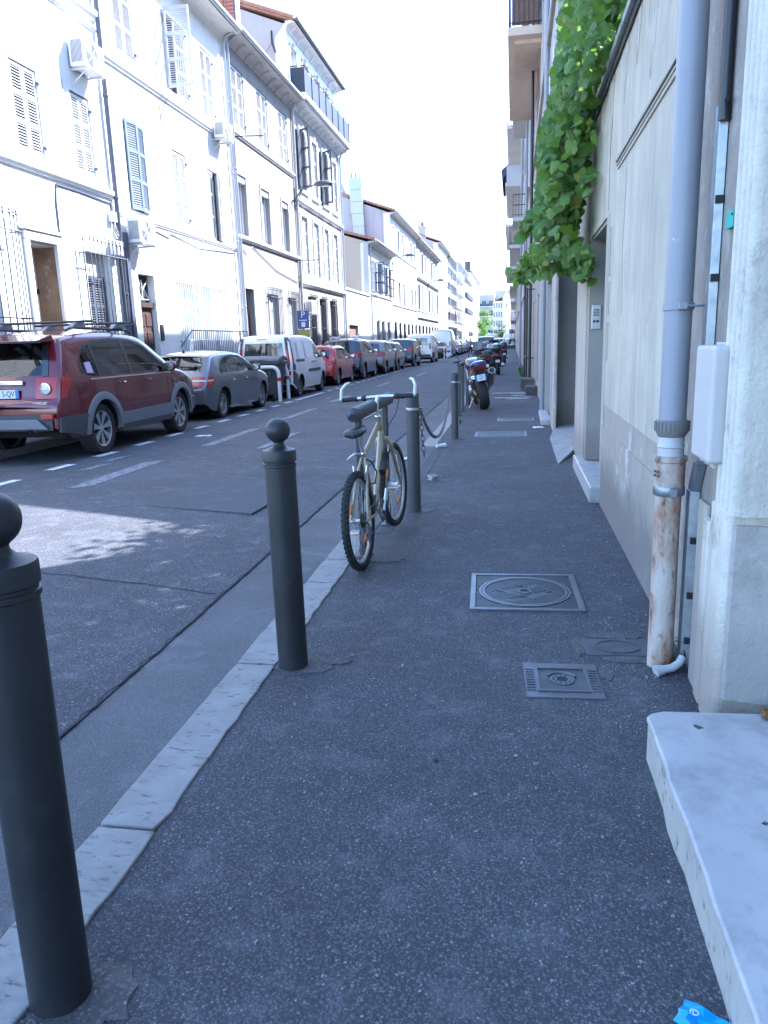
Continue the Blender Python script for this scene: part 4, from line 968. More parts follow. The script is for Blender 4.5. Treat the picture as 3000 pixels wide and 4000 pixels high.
for (y, z) in ((26.2, 8.44), (33.0, 5.1)):
    o = MB().tube([(XF, y, z), (XF + .95, y + .25, z + .02)], .018, 6).build('wall_rod', 'iron_black'); tag(o, 'iron rod sticking out of the beige house ' + ('by its upper band' if z > 8 else 'by its lower band'), 'rod')
# brick pier beside the tall gable
bp = empty('chimney', (0, 0, 0)); tag(bp, 'tall red brick chimney behind the beige house roof', 'chimney')
MB().box(-11.95, -10.62, 31.03, 31.6, 11, 16.6).build('core', 'trim_grey', bp)
bme = MB().box(-.19, .19, -.05, .06, -.06, .06).mesh('brick', 'brick', bevel=.006, seg=1)
for c_ in range(22):
    for k in range(3): inst('brick', bme, bp, Matrix.Translation((-11.66 + k * .42 + rnd.uniform(-.008, .008), 31.0, 13.0 + c_ * .135)))
MB().tube([(-10.6, 30.95, 12), (-10.6, 30.95, 16.5)], .035, 6).build('flue_pipe', 'pipe_dark', bp)
# ---------------------------------------------------------------- house D: tall stone house with balcony
Do = []
for (a, b) in ((34.5, 35.5), (36.45, 37.5), (38.6, 39.7), (40.6, 41.6)): Do.append((a, b, 8.25, 10.72))
for (a, b) in ((34.1, 35.15), (36.2, 37.2), (38.2, 39.2), (40.2, 41.2)): Do.append((a, b, 4.6, 7.12))
for (a, b) in ((34.7, 36.15), (36.85, 38.1), (39.0, 40.2)): Do.append((a, b, .2, 3.72))
D = lhouse('tall_house', 'tall stone house with a long dark screened balcony under its roof', 33.42, 42.35, 11.6, 'facade_stone', Do, 'facade_grey')
for i in range(4):
    a, b = Do[i][:2]; surround(D, a, b, 8.25, 10.72, 'trim_white', .12, .06, True)
    if i in (0, 2):
        dark_back(D, a, b, 8.25, 10.72); leaf(D, a, (a + b) / 2, 8.3, 10.7, XF + .08, 'shutter_dark', 3, False, 'a', 120); leaf(D, (a + b) / 2, b, 8.3, 10.7, XF + .04, 'shutter_white', 3, False, 'b', 8)
        MB().box(XF + .06, XF + .1, a - .5, a + .02, 8.3, 10.7).build('shutter', 'shutter_dark', D)
    else: shut_win(D, a, b, 8.25, 10.72)
    a, b = Do[i + 4][:2]; surround(D, a, b, 4.6, 7.12, 'trim_white', .12, .06, True); shut_win(D, a, b, 4.6, 7.12, 'shutter_white', 4)
for i in (8, 9, 10):
    a, b, c, d = Do[i][:4]; dark_back(D, a, b, c, d); MB().box(XF - .17, XF - .12, a + .25, a + .5, c + .6, d - .3).build('curtain', 'frame_white', D)
    grille(D, a, b, c, d, 9, .1, 'iron_black', (.93, .6, .2), True)
for yy in (33.5, 42.15): MB().box(XF, XF + .06, yy, yy + .18, 0, 11.2).build('pilaster', 'trim_white', D)
MB().box(XF, XF + .07, 40.42, 40.62, .2, 3.6).build('yellow_pilaster', 'facade_cream', D)
string(D, 33.42, 42.35, 7.55, .22, 'trim_white', .16); string(D, 33.42, 42.35, 4.12, .2, 'trim_white', .16); string(D, 33.42, 42.35, 4.42, .08, 'trim_grey', .06)
eave(D, 33.42, 42.6, 11.62, 'trim_white', .5, brackets=12)
MB().box(XF, XF + .62, 33.6, 42.7, 11.68, 11.88).build('balcony_slab', 'trim_white', D, bevel=.02)
bl = MB(); bl.box(XF + .56, XF + .58, 33.65, 42.65, 11.9, 12.85); bl.box(XF, XF + .56, 33.65, 33.67, 11.9, 12.85); bl.box(XF, XF + .56, 42.63, 42.65, 11.9, 12.85)
rr = bl.build('balcony_screen', 'rail_blue', D)
for i in range(8): MB().box(XF + .58, XF + .61, 33.65 + i * 1.28, 33.69 + i * 1.28, 11.88, 12.9).build('rail_post', 'iron_black', rr)
MB().tube([(XF, 33.66, 12.9), (XF + .6, 33.66, 12.9), (XF + .6, 42.64, 12.9), (XF, 42.64, 12.9)], .025, 6).build('rail', 'iron_black', rr)
topo = [(33.85, 34.75, 11.9, 13.75), (35.75, 36.65, 11.9, 13.75), (37.9, 38.8, 11.9, 13.75), (39.75, 40.6, 11.9, 13.75)]
facade(D, XF - .02, -1, 33.42, 42.0, 11.88, 14.45, topo, 'trim_white', .2, 'attic_wall')
for (a, b, c, d) in topo: surround(D, a, b, c, d, 'trim_grey', .1, .03, True, False); glass_win(D, a, b, c, d, XF - .2, False)
MB().box(XF - 2.5, XF - .5, 33.43, 42.0, 11.6, 14.45).build('gable_wall', 'facade_grey', D)
MB().prism([(XF - .1, 14.43), (XF - 2.1, 15.2), (XF - 8.5, 15.2), (XF - 8.5, 11.6), (XF - 2.5, 11.6)], 'y', 33.40, 42.0).build('gable_top', 'facade_grey', D)
MB().prism([(XF + .42, 14.42), (XF + .42, 14.56), (XF - 2.2, 15.5), (XF - 2.2, 15.34)], 'y', 33.3, 42.3).build('roof', 'roof_tile', D)
eave(D, 33.3, 42.3, 14.45, 'trim_white', .42, 8, 'pipe_dark', .24)
MB().box(XF - 1.25, XF - .35, 33.36, 33.42, 11.9, 12.6).build('brick_infill', 'reveal_render', D)
vt = MB()
for k in range(9): vt.tube([(XF + .35 - k * .3, 33.27, 14.58 + k * .108), (XF + .05 - k * .3, 33.27, 14.70 + k * .108)], .075, 6)
vt.build('verge_tiles', 'roof_tile', D)
MB().tube([(XF - .62, 33.36, 14.2), (XF - .62, 33.36, 13.75), (XF - .5, 33.36, 13.4)], .035, 6).build('vent_pipe', 'iron_black', D)
aircon(33.9, 2.9, 'air conditioner at the foot of the tall stone house above the parking sign', .8, .6, x0=XF + .05)
pipe(33.38, 0, 11.5, mat='trim_grey', label='rust coloured downpipe between the beige and the tall stone house', r=.05); pipe(42.3, 0, 11.5, mat='pipe_zinc', label='zinc downpipe at the far corner of the tall stone house', r=.06)
# ---------------------------------------------------------------- yard wall and house E
W = empty('yard_wall', (0, 0, 0)); tag(W, 'white yard wall with dark garage door between the tall house and the buff gable', 'wall')
facade(W, XF + .01, -1, 42.42, 50.15, -.1, 4.5, [(43.05, 46.1, 0, 2.6)], 'facade_white_warm', .3)
MB().box(XF - .5, XF + .08, 42.42, 50.15, 4.5, 4.62).build('coping', 'trim_grey', W)
dark_back(W, 43.05, 46.1, 0, 2.6, XF - .25); MB().box(XF - .2, XF - .15, 43.05, 46.1, 0, 2.6).build('garage_door', 'shutter_brown', W)
Eo = [(51.1, 52.7, 4.82, 6.88), (53.55, 55.1, 4.82, 6.88), (56.2, 57.0, 4.82, 6.88), (58.4, 59.2, 4.82, 6.88), (52.5, 53.6, .4, 3.0), (54.5, 55.8, .4, 3.0), (57, 58.3, .4, 3.0)]
E_ = lhouse('low_house', 'low two storey house with buff gable and tiled roof', 50.2, 59.65, 7.9, 'facade_white_warm', Eo, 'facade_buff')
for i in range(4): shut_win(E_, *Eo[i][:4], 'shutter_bluegrey' if i < 2 else 'shutter_dark', op=(8, 60) if i % 2 == 0 else (50, 12))
for i in range(4, 7): dark_back(E_, *Eo[i][:4]); grille(E_, *Eo[i][:4], 7, .1)
string(E_, 50.2, 59.6, 4.6, .14, 'trim_white', .1); eave(E_, 50.2, 59.65, 7.9, 'trim_grey', .5)
MB().prism([(XF - .5, 7.85), (XF - .05, 7.9), (XF - 3.6, 9.0), (XF - 8.6, 7.9)], 'y', 50.18, 59.6).build('gable_top', 'facade_buff', E_)
MB().prism([(XF + .5, 7.95), (XF + .5, 8.1), (XF - 3.6, 9.25), (XF - 3.6, 9.05)], 'y', 50.1, 59.6).build('roof', 'roof_tile', E_)
MB().box(XF - .3, XF + .03, 50.1, 50.22, 0, 7.85).build('corner_pilaster', 'trim_grey', E_)
pipe(50.45, 0, 7.9, mat='pipe_zinc', label='zinc downpipe at the corner of the buff gabled house', r=.06)
pipe(42.9, 0, 3.9, mat='iron_white', label='pale pipe on the white yard wall', r=.04, rings=2)
# ---------------------------------------------------------------- house F with gable and zinc flue, then the far houses
def far_house(name, label, y0, y1, zt, mat, side, cols, rows, shut='shutter_bluegrey', w_=1.1, ground=None, over=.45, rise=1.6, surr=True, brk=0):
    ops = []
    bw = (y1 - y0) / cols
    for (c, d) in rows:
        for k in range(cols): ops.append((y0 + bw * (k + .5) - w_ / 2, y0 + bw * (k + .5) + w_ / 2, c, d))
    no = len(ops)
    for k in range(ground or cols): g = (y1 - y0) / (ground or cols); ops.append((y0 + g * (k + .5) - .6, y0 + g * (k + .5) + .6, .3, 3.0))
    h = lhouse(name, label, y0, y1, zt, mat, ops, side)
    for i, o in enumerate(ops):
        a, b, c, d = o
        dark_back(h, a, b, c, d)
        if i < no:
            op = (i * 7) % 3
            for s in (0, 1):
                m_ = (a + b) / 2
                lf = MB()
                hw = (b - a) / 2
                lf.box(-.02, .02, 0, hw - .01, 0, d - c); 
                for q in range(1, 12): lf.box(.02, .032, .06, hw - .07, q * (d - c) / 12 - .02, q * (d - c) / 12 + .045)
                o_ = lf.build('shutter', shut if (i % 3) else 'shutter_white', h)
                if op == 1: o_.matrix_local = Matrix.Translation((XF + .04, a, c)) @ Matrix.Rotation(R_(95), 4, 'Z') if s == 0 else Matrix.Translation((XF + .04, b, c)) @ Matrix.Scale(-1, 4, (0, 1, 0)) @ Matrix.Rotation(R_(140), 4, 'Z')
                elif s == 0: o_.matrix_local = Matrix.Translation((XF - .04, a, c))
                else: o_.matrix_local = Matrix.Translation((XF - .04, m_ + .01, c))
            if surr: surround(h, a, b, c, d, 'trim_white', .1, .05)
        else:
            g = MB()
            for q in range(7): yy = a + (b - a) * (q + .5) / 7; g.box(XF + .03, XF + .06, yy - .012, yy + .012, c, d + .1)
            g.box(XF + .03, XF + .055, a, b, d - .3, d - .26); g.box(XF + .03, XF + .055, a, b, c + .6, c + .64)
            g.build('grille', 'iron_black', h)
    eave(h, y0, y1, zt, 'trim_grey', over, brk)
    MB().prism([(XF - .5, zt - .02), (XF - .05, zt), (XF - 4.3, zt + rise), (XF - 8.6, zt)], 'y', y0 - .01, y1 - .02).build('gable_top', side, h)
    MB().prism([(XF + over, zt + .06), (XF + over, zt + .22), (XF - 4.3, zt + rise + .3), (XF - 8.6, zt + .2), (XF - 8.6, zt + .03), (XF - 4.3, zt + rise + .1)], 'y', y0 - .08, y1 - .03).build('roof', 'roof_tile', h)
    return h
Fh = far_house('town_house', 'house with a grey gable and a tall zinc flue beyond the buff one', 59.7, 75.4, 11.1, 'facade_white', 'facade_grey', 6, ((8.5, 10.3), (4.5, 6.3)), 'shutter_dark', 1.0)
string(Fh, 59.7, 75.4, 8.25, .14, 'trim_grey', .08); string(Fh, 59.7, 75.4, 4.3, .14, 'trim_grey', .08)
MB().prism([(XF - 2, 9.4), (XF - 3.65, 13.55), (XF - 8, 13.55), (XF - 8, 9.4)], 'y', 59.8, 62).build('rear_wall', 'facade_grey', Fh)
fl = empty('flue', (0, 0, 0)); tag(fl, 'broad pale zinc clad flue climbing the grey gable with three pots', 'flue')
for i, (z0, z1, xa, xb) in enumerate(((9.3, 10.2, -12.05, -11.2), (10.2, 11.1, -12.1, -11.22), (11.1, 11.95, -12.2, -11.26), (11.95, 12.8, -12.25, -11.3), (12.8, 13.66, -12.27, -11.31))):
    MB().add([(xa, 59.3, z0 + .01), (xb, 59.3, z0 + .01), (xb, 59.7, z0 + .01), (xa, 59.7, z0 + .01), (xa - .04, 59.3, z1), (xb - .03, 59.3, z1), (xb - .03, 59.7, z1), (xa - .04, 59.7, z1)], [(0, 3, 2, 1), (4, 5, 6, 7), (0, 1, 5, 4), (1, 2, 6, 5), (2, 3, 7, 6), (3, 0, 4, 7)]).build('zinc_panel', 'pipe_zinc', fl, bevel=.012, seg=1)
for x in (-12.1, -11.78, -11.45): MB().lathe([(.07, 13.6), (.055, 14.0), (.06, 14.02), (.06, 14.06)], 10, (x, 59.5, 0)).build('chimney_pot', 'brick', fl)
for (x, y, z0, z1, lb) in ((-12.5, 59.6, 13.5, 16.4, 'thin mast aerial beside the zinc flue'), (-11.0, 64, 12.2, 17.2, 'tall comb aerial on the roof behind the zinc flue')):
    o = empty('aerial', (0, 0, 0)); tag(o, lb, 'aerial', 'roof aerials')
    MB().tube([(x, y, z0), (x, y, z1)], .025, 5).build('mast', 'pipe_zinc', o); MB().tube([(x - .5, y, z1 - .2), (x + .5, y, z1 - .2)], .015, 4).build('boom', 'pipe_zinc', o)
    for k in range(6): MB().tube([(x - .45 + k * .18, y - .25, z1 - .2), (x - .45 + k * .18, y + .25, z1 - .2)], .01, 4).build('element', 'pipe_zinc', o)
G = far_house('town_house', 'house with an ochre gable edge and rows of closed shutters', 75.45, 97.2, 11.0, 'facade_stone', 'facade_orange', 7, ((8.2, 10.2), (4.6, 7.0)), 'shutter_bluegrey', 1.3, brk=10)
string(G, 75.45, 97.2, 7.5, .25, 'trim_white', .25); string(G, 75.45, 97.2, 3.75, .2, 'trim_white', .18)
H = far_house('town_house', 'tall pale house with a big chimney stack in the distance', 97.3, 111.5, 13.3, 'facade_white', 'facade_grey', 4, ((10.4, 12.4), (7.3, 9.5), (4.2, 6.4)), 'shutter_pale', 1.0)
ck = empty('chimney', (0, 0, 0)); tag(ck, 'broad grey chimney stack with a row of pots on the distant pale house', 'chimney')
MB().box(-11.7, -10.75, 97.3, 98.3, 13, 15.2).build('stack', 'facade_grey', ck); MB().box(-11.78, -10.67, 97.2, 98.4, 15.2, 15.3).build('cap', 'trim_grey', ck)
for k in range(4): MB().lathe([(.09, 15.3), (.08, 15.85)], 8, (-11.55 + k * .24, 97.8, 0)).build('chimney_pot', 'brick', ck)
MB().tube([(-11.2, 97.9, 15.3), (-11.2, 97.9, 16.4)], .1, 8).build('cowl', 'pipe_zinc', ck)
I_ = far_house('town_house', 'distant house wrapped in scaffolding', 111.6, 131.2, 13.0, 'facade_cream', 'facade_orange', 5, ((10.2, 12), (7.2, 9.2), (4.2, 6.2)), 'shutter_pale', 1.1, surr=False)
scf = empty('scaffolding', (0, 0, 0)); tag(scf, 'steel scaffolding on the front of a distant house', 'scaffolding')
for i in range(8):
    y = 112 + i * 2.6; MB().tube([(XF + .35, y, 0), (XF + .35, y, 13)], .05, 5).build('upright', 'steel', scf); MB().tube([(XF + 1.25, y, 0), (XF + 1.25, y, 13)], .05, 5).build('upright', 'steel', scf)
for k in range(6):
    z = 1.9 + k * 2.1; MB().box(XF + .4, XF + 1.2, 112, 130.3, z, z + .06).build('deck', 'galvanised', scf); MB().tube([(XF + 1.25, 112, z + 1), (XF + 1.25, 130.3, z + 1)], .04, 5).build('guard_rail', 'steel', scf)
    MB().tube([(XF + 1.27, 112 + (k % 2) * 2.6, z), (XF + 1.27, 114.6 - (k % 2) * 2.6, z + 2.1)], .03, 5).build('brace', 'steel', scf)
J = far_house('town_house', 'white house front catching full sun past the scaffolding', 131.3, 149, 13.8, 'facade_white', 'facade_white', 5, ((10.6, 12.6), (7.4, 9.4), (4.2, 6.2)), 'shutter_pale', 1.1)
K = far_house('town_house', 'far house with dark balconies near the end of the row', 149.1, 172, 12.8, 'facade_cream', 'facade_grey', 6, ((9.8, 11.8), (6.9, 8.9), (4.0, 6.0)), 'shutter_dark', 1.2)
for k in range(6):
    for z in (6.7, 9.6): MB().box(XF, XF + .6, 150.2 + k * 3.8, 152.2 + k * 3.8, z - .1, z + .8).build('balcony', 'shutter_dark', K)
L_ = far_house('town_house', 'last tall house of the left row with grey end wall', 172.2, 215, 15.8, 'facade_white_warm', 'facade_grey', 9, ((12.4, 14.6), (9.6, 11.6), (6.9, 8.9), (4.0, 6.0)), 'shutter_bluegrey', 1.2)
MB().box(-10.6, -9.4, 172.3, 176, 15.5, 18.2).build('stair_tower', 'shutter_dark', L_)
# wall mounted street lamps
def lamp(y, z, out, label):
    o = empty('street_lamp', (0, 0, 0)); tag(o, label, 'street lamp', 'street lamps bracketed to the facades')
    pts = [(XF, y, z - .55), (XF + .1, y, z - .3), (XF + .35, y - .04, z - .02), (XF + .8, y - .08, z + .1), (XF + out, y - .12, z + .16)]
    MB().tube(pts, .032, 8).build('bracket', 'grey_plastic', o, smooth=True); MB().tube([(XF + .02, y, z - .8), (XF + .02, y, z + .1)], .04, 6).build('back_post', 'grey_plastic', o)
    MB().tube([(XF + .02, y, z - .7), (XF + .4, y - .04, z - .01)], .015, 5).build('stay', 'grey_plastic', o)
    m_ = Matrix.Translation((XF + out + .3, y - .15, z + .16)) @ Matrix.Diagonal((.42, .17, .13, 1))
    MB().lathe([(0, -1), (.5, -.87), (.87, -.5), (1, 0), (.8, .6), (.45, .9), (0, 1)], 16).xf(m_).build('lamp_head', 'grey_plastic', o, smooth=True)
    MB().lathe([(0, -.6), (.6, -.5), (.8, 0)], 14).xf(Matrix.Translation((XF + out + .36, y - .15, z + .09)) @ Matrix.Diagonal((.3, .14, .12, 1))).build('lamp_glass', 'frame_white', o, smooth=True)
lamp(33.25, 8.0, 1.05, 'street lamp reaching out between the beige and the tall stone house'); lamp(60.2, 7.85, 1.1, 'street lamp at the corner past the buff gabled house'); lamp(84.7, 7.75, 1.2, 'street lamp on the far house with closed shutters')
# ================================================================ parked vehicles
def carpaint(name, col, rough=.3, metal=.0): return plain(name, col, rough, metal, coat=.9)
carpaint('paint_maroon', (.115, .007, .014), .22, .15); carpaint('paint_grey', (.14, .155, .18), .28, .5); carpaint('paint_white', (.72, .74, .76), .35)
carpaint('paint_red', (.42, .02, .02), .3); carpaint('paint_darkblue', (.02, .025, .05), .25, .2); carpaint('paint_taupe', (.2, .19, .185), .3, .4); carpaint('paint_black', (.015, .016, .02), .25)
carpaint('paint_silver', (.45, .47, .5), .35, .6)
glass('car_glass', (.015, .02, .022), .02)
plain('lamp_red', (.38, .012, .012), .15, coat=.6); plain('lamp_clear', (.55, .55, .55), .12, coat=.6); plain('rim_alloy', (.5, .51, .53), .35, .7); plain('rim_dark', (.12, .12, .13), .4, .5)
plain('clad_grey', (.06, .064, .07), .6); plain('clad_light', (.17, .18, .2), .5)
seeglass('car_window'); plain('underbody', (.01, .01, .011), .9); plain('plate_white', (.72, .73, .74), .4); plain('plate_blue', (.05, .2, .6), .4); plain('ink', (.02, .02, .022), .5)
plain('orange_lens', (.65, .2, .02), .3); plain('yellow_sign', (.34, .31, .1), .5); plain('lilac_paper', (.5, .38, .55), .7); plain('seat_cloth', (.05, .05, .055), .9)
def lerp_table(t):
    def f(x):
        if x <= t[0][0]: return t[0][1]
        for (a, b), (c, d) in zip(t, t[1:]):
            if x <= c: return b + (d - b) * ((x - a) / (c - a) if c > a else 1)
        return t[-1][1]
    return f
def smooth_table(t, n=2):
    t = [tuple(map(float, p)) for p in t]
    for _ in range(n):
        q = [t[0]]
        for a, b in zip(t, t[1:]): q += [(a[0] * .75 + b[0] * .25, a[1] * .75 + b[1] * .25), (a[0] * .25 + b[0] * .75, a[1] * .25 + b[1] * .75)]
        t = q + [t[-1]]
    return t
WHEELS = {}
def wheel_meshes(R, w_, spokes, style, rimmat):
    k = (R, w_, spokes, style, rimmat)
    if k in WHEELS: return WHEELS[k]
    rr = R * .70; h = w_ / 2
    ty = MB().lathe([(rr * .97, -h * .8), (rr * 1.06, -h), (R * .93, -h * .98), (R * .985, -h * .8), (R, -h * .5), (R, h * .5), (R * .985, h * .8), (R * .93, h * .98), (rr * 1.06, h), (rr * .97, h * .8)], 40, cap=False)
    gr = [(R + .001, 0)]
    rot = Matrix.Rotation(R_(90), 4, 'Y')
    tm = ty.xf(rot).mesh('tyre', 'black_rubber', smooth=True, angle=35)
    rm = MB().lathe([(rr * .98, -h * .85), (rr, -h * .85), (rr, h * .86), (rr * .93, h * .8), (rr * .92, -h * .2)], 36, cap=False)
    rm.lathe([(rr * .2, h * .55), (rr * .2, h * .66), (rr * .1, h * .7), (0, h * .7)], 16)
    for i in range(spokes):
        a = 2 * math.pi * i / spokes
        if style == 'wide':
            P = [(rr * .14, -.05 * rr), (rr * .92, -.19 * rr), (rr * .92, .19 * rr), (rr * .14, .05 * rr)]
            q = [P]
        else: q = [[(rr * .14, o - .035 * rr), (rr * .92, o * 2.6 - .05 * rr), (rr * .92, o * 2.6 + .05 * rr), (rr * .14, o + .035 * rr)] for o in (-.07 * rr, .07 * rr)]
        for P in q:
            vs = []
            for z in (h * .35, h * .66): vs += [(x * math.cos(a) - y * math.sin(a), x * math.sin(a) + y * math.cos(a), z + (.0 if x < rr * .5 else h * .12)) for x, y in P]
            rm.add(vs, [(0, 3, 2, 1), (4, 5, 6, 7), (0, 1, 5, 4), (1, 2, 6, 5), (2, 3, 7, 6), (3, 0, 4, 7)])
    rmm = rm.xf(rot).mesh('rim', rimmat, smooth=True, angle=30)
    bk = MB().lathe([(rr * .95, -h * .3), (rr * .95, -h * .1), (0, -h * .1)], 24).xf(rot).mesh('brake_disc', 'underbody')
    hb = MB()
    for i in range(5):
        a = 2 * math.pi * i / 5; hb.lathe([(.012, h * .66), (.012, h * .76), (0, h * .76)], 6, (rr * .13 * math.cos(a), rr * .13 * math.sin(a), 0))
    hm = hb.xf(rot).mesh('wheel_bolts', 'chrome')
    WHEELS[k] = (tm, rmm, bk, hm); return WHEELS[k]
class Car:
    def __init__(s, name, label, xr, yr, L, W, top, wheels, R, zb, zr, T, cat='car', group='vehicles parked across the street', paint='paint_grey', bottom=.24, ke=(.1, .17), ds=.045, arch=1.16, yaw=0, spokes=7, style='wide', rimmat='rim_alloy', tw=.22, lod=0, edge=.07, win=None, rearwin=None, screen=None):
        s.L, s.W, s.zb, s.zr, s.T, s.ke, s.R, s.bottom, s.paint, s.lod = L, W, zb, zr, T, ke, R, bottom, paint, lod
        s.edge = edge
        s.root = empty(name, (xr - W * 1.08, yr, -.082), R_(yaw)); s.root.scale = (1.08, 1.08, 1.08); tag(s.root, label, cat, group)
        s.topf = lerp_table(smooth_table(top)); s.wheels = wheels; s.Ra = R * arch
        s.zmin_rear = top[0][1]
        n = int(L / ds); st = [L * i / n for i in range(n + 1)]
        for q in (.004, .012, .025, .04, .06, .09): st += [q, L - q]
        for sw in wheels:
            for k in (-1, -.97, -.9, -.8, .8, .9, .97, 1): st.append(sw + k * s.Ra)
        if win:
            for a, b in win[2]: st += [a, b]
        holes = []
        if rearwin: holes.append((s.srear(rearwin[0]), s.srear(rearwin[1])))
        if screen: holes.append(screen)
        for a, b in holes: st += [a, b]
        st = sorted(set(round(a, 4) for a in st)); s.st = st
        lev = [bottom + .0, .35, .45, .55, .65, .75, .85, .95, zb - .03, zb, zb + .03, zb + .12, zb + .25, zb + .4, zb + .6, zb + .85]
        lev = sorted(l for l in lev if l < (zb + .01 if win else zr))
        wf, wg = (lerp_table(win[0]), lerp_table(win[1])) if win else (None, None)
        mb = MB(); rows = None; cols = []
        for a in st:
            b, t = s.bot(a), s.topf(a); e = min(edge, (t - b) * .4)
            zw = [wf(a), wf(a) * .5 + wg(a) * .5, wg(a), wg(a) + .02] if win else []
            zs = [min(max(l, b), t - e) for l in lev + zw] + [t - e * .6, t - e * .3, t - e * .1, t]
            cols.append(zs)
        nr = len(cols[0]); lat = 8
        for side in (1, -1):
            vs = [(side * s.hw(a, z), a, z) for a, zs in zip(st, cols) for z in zs]; fs = []
            for i in range(len(st) - 1):
                for j in range(nr - 1):
                    if win and len(lev) <= j < len(lev) + 2 and any(a - 1e-4 <= st[i] and st[i + 1] <= b + 1e-4 for a, b in win[2]): continue
                    fs.append((i * nr + j, (i + 1) * nr + j, (i + 1) * nr + j + 1, i * nr + j + 1))
            mb.add(vs, fs)
        def strip(fn):
            vs = []; fs = []
            for a in st:
                for k in range(lat + 1): vs.append(fn(a, -1 + 2 * k / lat))
            for i in range(len(st) - 1):
                for k in range(lat):
                    if 0 < k < lat - 1 and any(a - 1e-4 <= st[i] and st[i + 1] <= b + 1e-4 for a, b in holes): continue
                    fs.append((i * (lat + 1) + k, i * (lat + 1) + k + 1, (i + 1) * (lat + 1) + k + 1, (i + 1) * (lat + 1) + k))
            mb.add(vs, fs)
        strip(lambda a, u: s.top_pt(a, u))
        # ends
        for a, sg in ((st[0], -1), (st[-1], 1)):
            zs = cols[0] if sg < 0 else cols[-1]; vs = []; fs = []
            for z in zs:
                for k in range(lat + 1):
                    u = -1 + 2 * k / lat; vs.append((u * s.hw(a, z), a + sg * .05 * (1 - u * u) * (1 if z < zs[-1] - .001 else .6), z))
            for j in range(len(zs) - 1):
                for k in range(lat): fs.append((j * (lat + 1) + k, j * (lat + 1) + k + 1, (j + 1) * (lat + 1) + k + 1, (j + 1) * (lat + 1) + k))
            mb.add(vs, fs)
        me = bpy.data.meshes.new('body'); me.from_pydata(mb.v, [], mb.f); bm = bmesh.new(); bm.from_mesh(me)
        bmesh.ops.remove_doubles(bm, verts=bm.verts, dist=.0008); bmesh.ops.dissolve_degenerate(bm, edges=bm.edges, dist=.0005); bmesh.ops.recalc_face_normals(bm, faces=bm.faces)
        for f in bm.faces: f.smooth = True
        for e in bm.edges:
            if len(e.link_faces) == 2 and e.calc_face_angle(0) > R_(48): e.smooth = False
        bm.to_mesh(me); bm.free(); me.materials.append(M(paint)); s.body = inst('body', me, s.root)
        ub = MB().box(-W * .8, W * .8, .25, L - .25, bottom + .02, zb - .1); ub.build('underbody', 'underbody', s.root)
        if win:
            for sx in (-1, 1):
                MB().prism([(L * .44, zb - .15), (L * .42, zb + .22), (L * .445, zb + .24), (L * .475, zb - .15)], 'x', sx * W * .42 - .24, sx * W * .42 + .24).build('front_seat', 'seat_cloth', s.root, bevel=.03)
                MB().box(sx * W * .42 - .13, sx * W * .42 + .13, L * .415, L * .44, zb + .25, zb + .42).build('headrest', 'seat_cloth', s.root, bevel=.03)
                MB().box(sx * W * .42 - .12, sx * W * .42 + .12, L * .235, L * .26, zb + .12, zb + .27).build('headrest', 'seat_cloth', s.root, bevel=.03)
            MB().prism([(L * .27, zb - .15), (L * .24, zb + .1), (L * .265, zb + .12), (L * .3, zb - .15)], 'x', -W * .75, W * .75).build('rear_bench', 'seat_cloth', s.root, bevel=.03)
            MB().box(-W * .8, W * .8, L * .67, L * .73, zb - .2, zb - .02).build('dashboard', 'seat_cloth', s.root, bevel=.03)
        tm, rm, bk, hm = wheel_meshes(R, tw, spokes, style, rimmat)
        for sw in wheels:
            for side in (1, -1):
                xo = side * (s.hw(sw, R) - .012)
                MB().grid(lambda u, v: (xo - side * .3 * v, sw - (s.Ra - .004) * math.cos(math.pi * u), R + (s.Ra - .004) * math.sin(math.pi * u)), 20, 1).build('wheel_well', 'underbody', s.root, smooth=True)
                o = inst('wheel', tm, s.root, Matrix.Translation((side * (s.hw(sw, R) - tw / 2 - .03), sw, R)) @ (Matrix.Identity(4) if side > 0 else Matrix.Rotation(math.pi, 4, 'Z')))
                inst('rim', rm, o); inst('brake_disc', bk, o)
                if lod < 1: inst('wheel_bolts', hm, o)
    def bot(s, a):
        b = s.bottom + .16 * max(0, 1 - a / .35) ** 2 + .1 * max(0, 1 - (s.L - a) / .4) ** 2
        for sw in s.wheels:
            d = abs(a - sw)
            if d < s.Ra: b = max(b, s.R + math.sqrt(max(0, s.Ra ** 2 - d * d)) * 1.0)
        return min(b, s.topf(a) - .05)
    def hw(s, a, z):
        t = s.topf(a); w_ = s.W
        w_ -= s.T * max(0, (z - s.zb) / (s.zr - s.zb)) ** 1.15
        w_ -= .05 * max(0, (.62 - z) / .4) ** 2; w_ -= .012 * max(0, (z - .75) / max(.01, s.zb - .75)) if z < s.zb else .012
        u = (a - s.L / 2) / (s.L / 2); w_ -= (s.ke[0] if u < 0 else s.ke[1]) * abs(u) ** 7
        for d in (a, s.L - a):
            if d < .09: w_ -= .06 * (1 - math.sqrt(max(0, 1 - (1 - d / .09) ** 2)))
        e = s.edge
        if z > t - e: w_ -= e * (1 - math.sqrt(max(0, 1 - ((z - t + e) / e) ** 2)))
        return w_
    def top_pt(s, a, u, off=0.0):
        t = s.topf(a); w_ = s.hw(a, t); cr = .045 * (1 - u * u)
        d = (s.topf(a + .02) - s.topf(a - .02)) / .04; n = Vector((0, -d, 1)).normalized()
        return Vector((u * w_, a, t)) + n * (cr + off)
    def srear(s, z):
        lo, hi = 0.0, s.L * .45
        if s.topf(0) >= z: return 0.0
        for _ in range(30):
            m_ = (lo + hi) / 2
            if s.topf(m_) < z: lo = m_
            else: hi = m_
        return lo
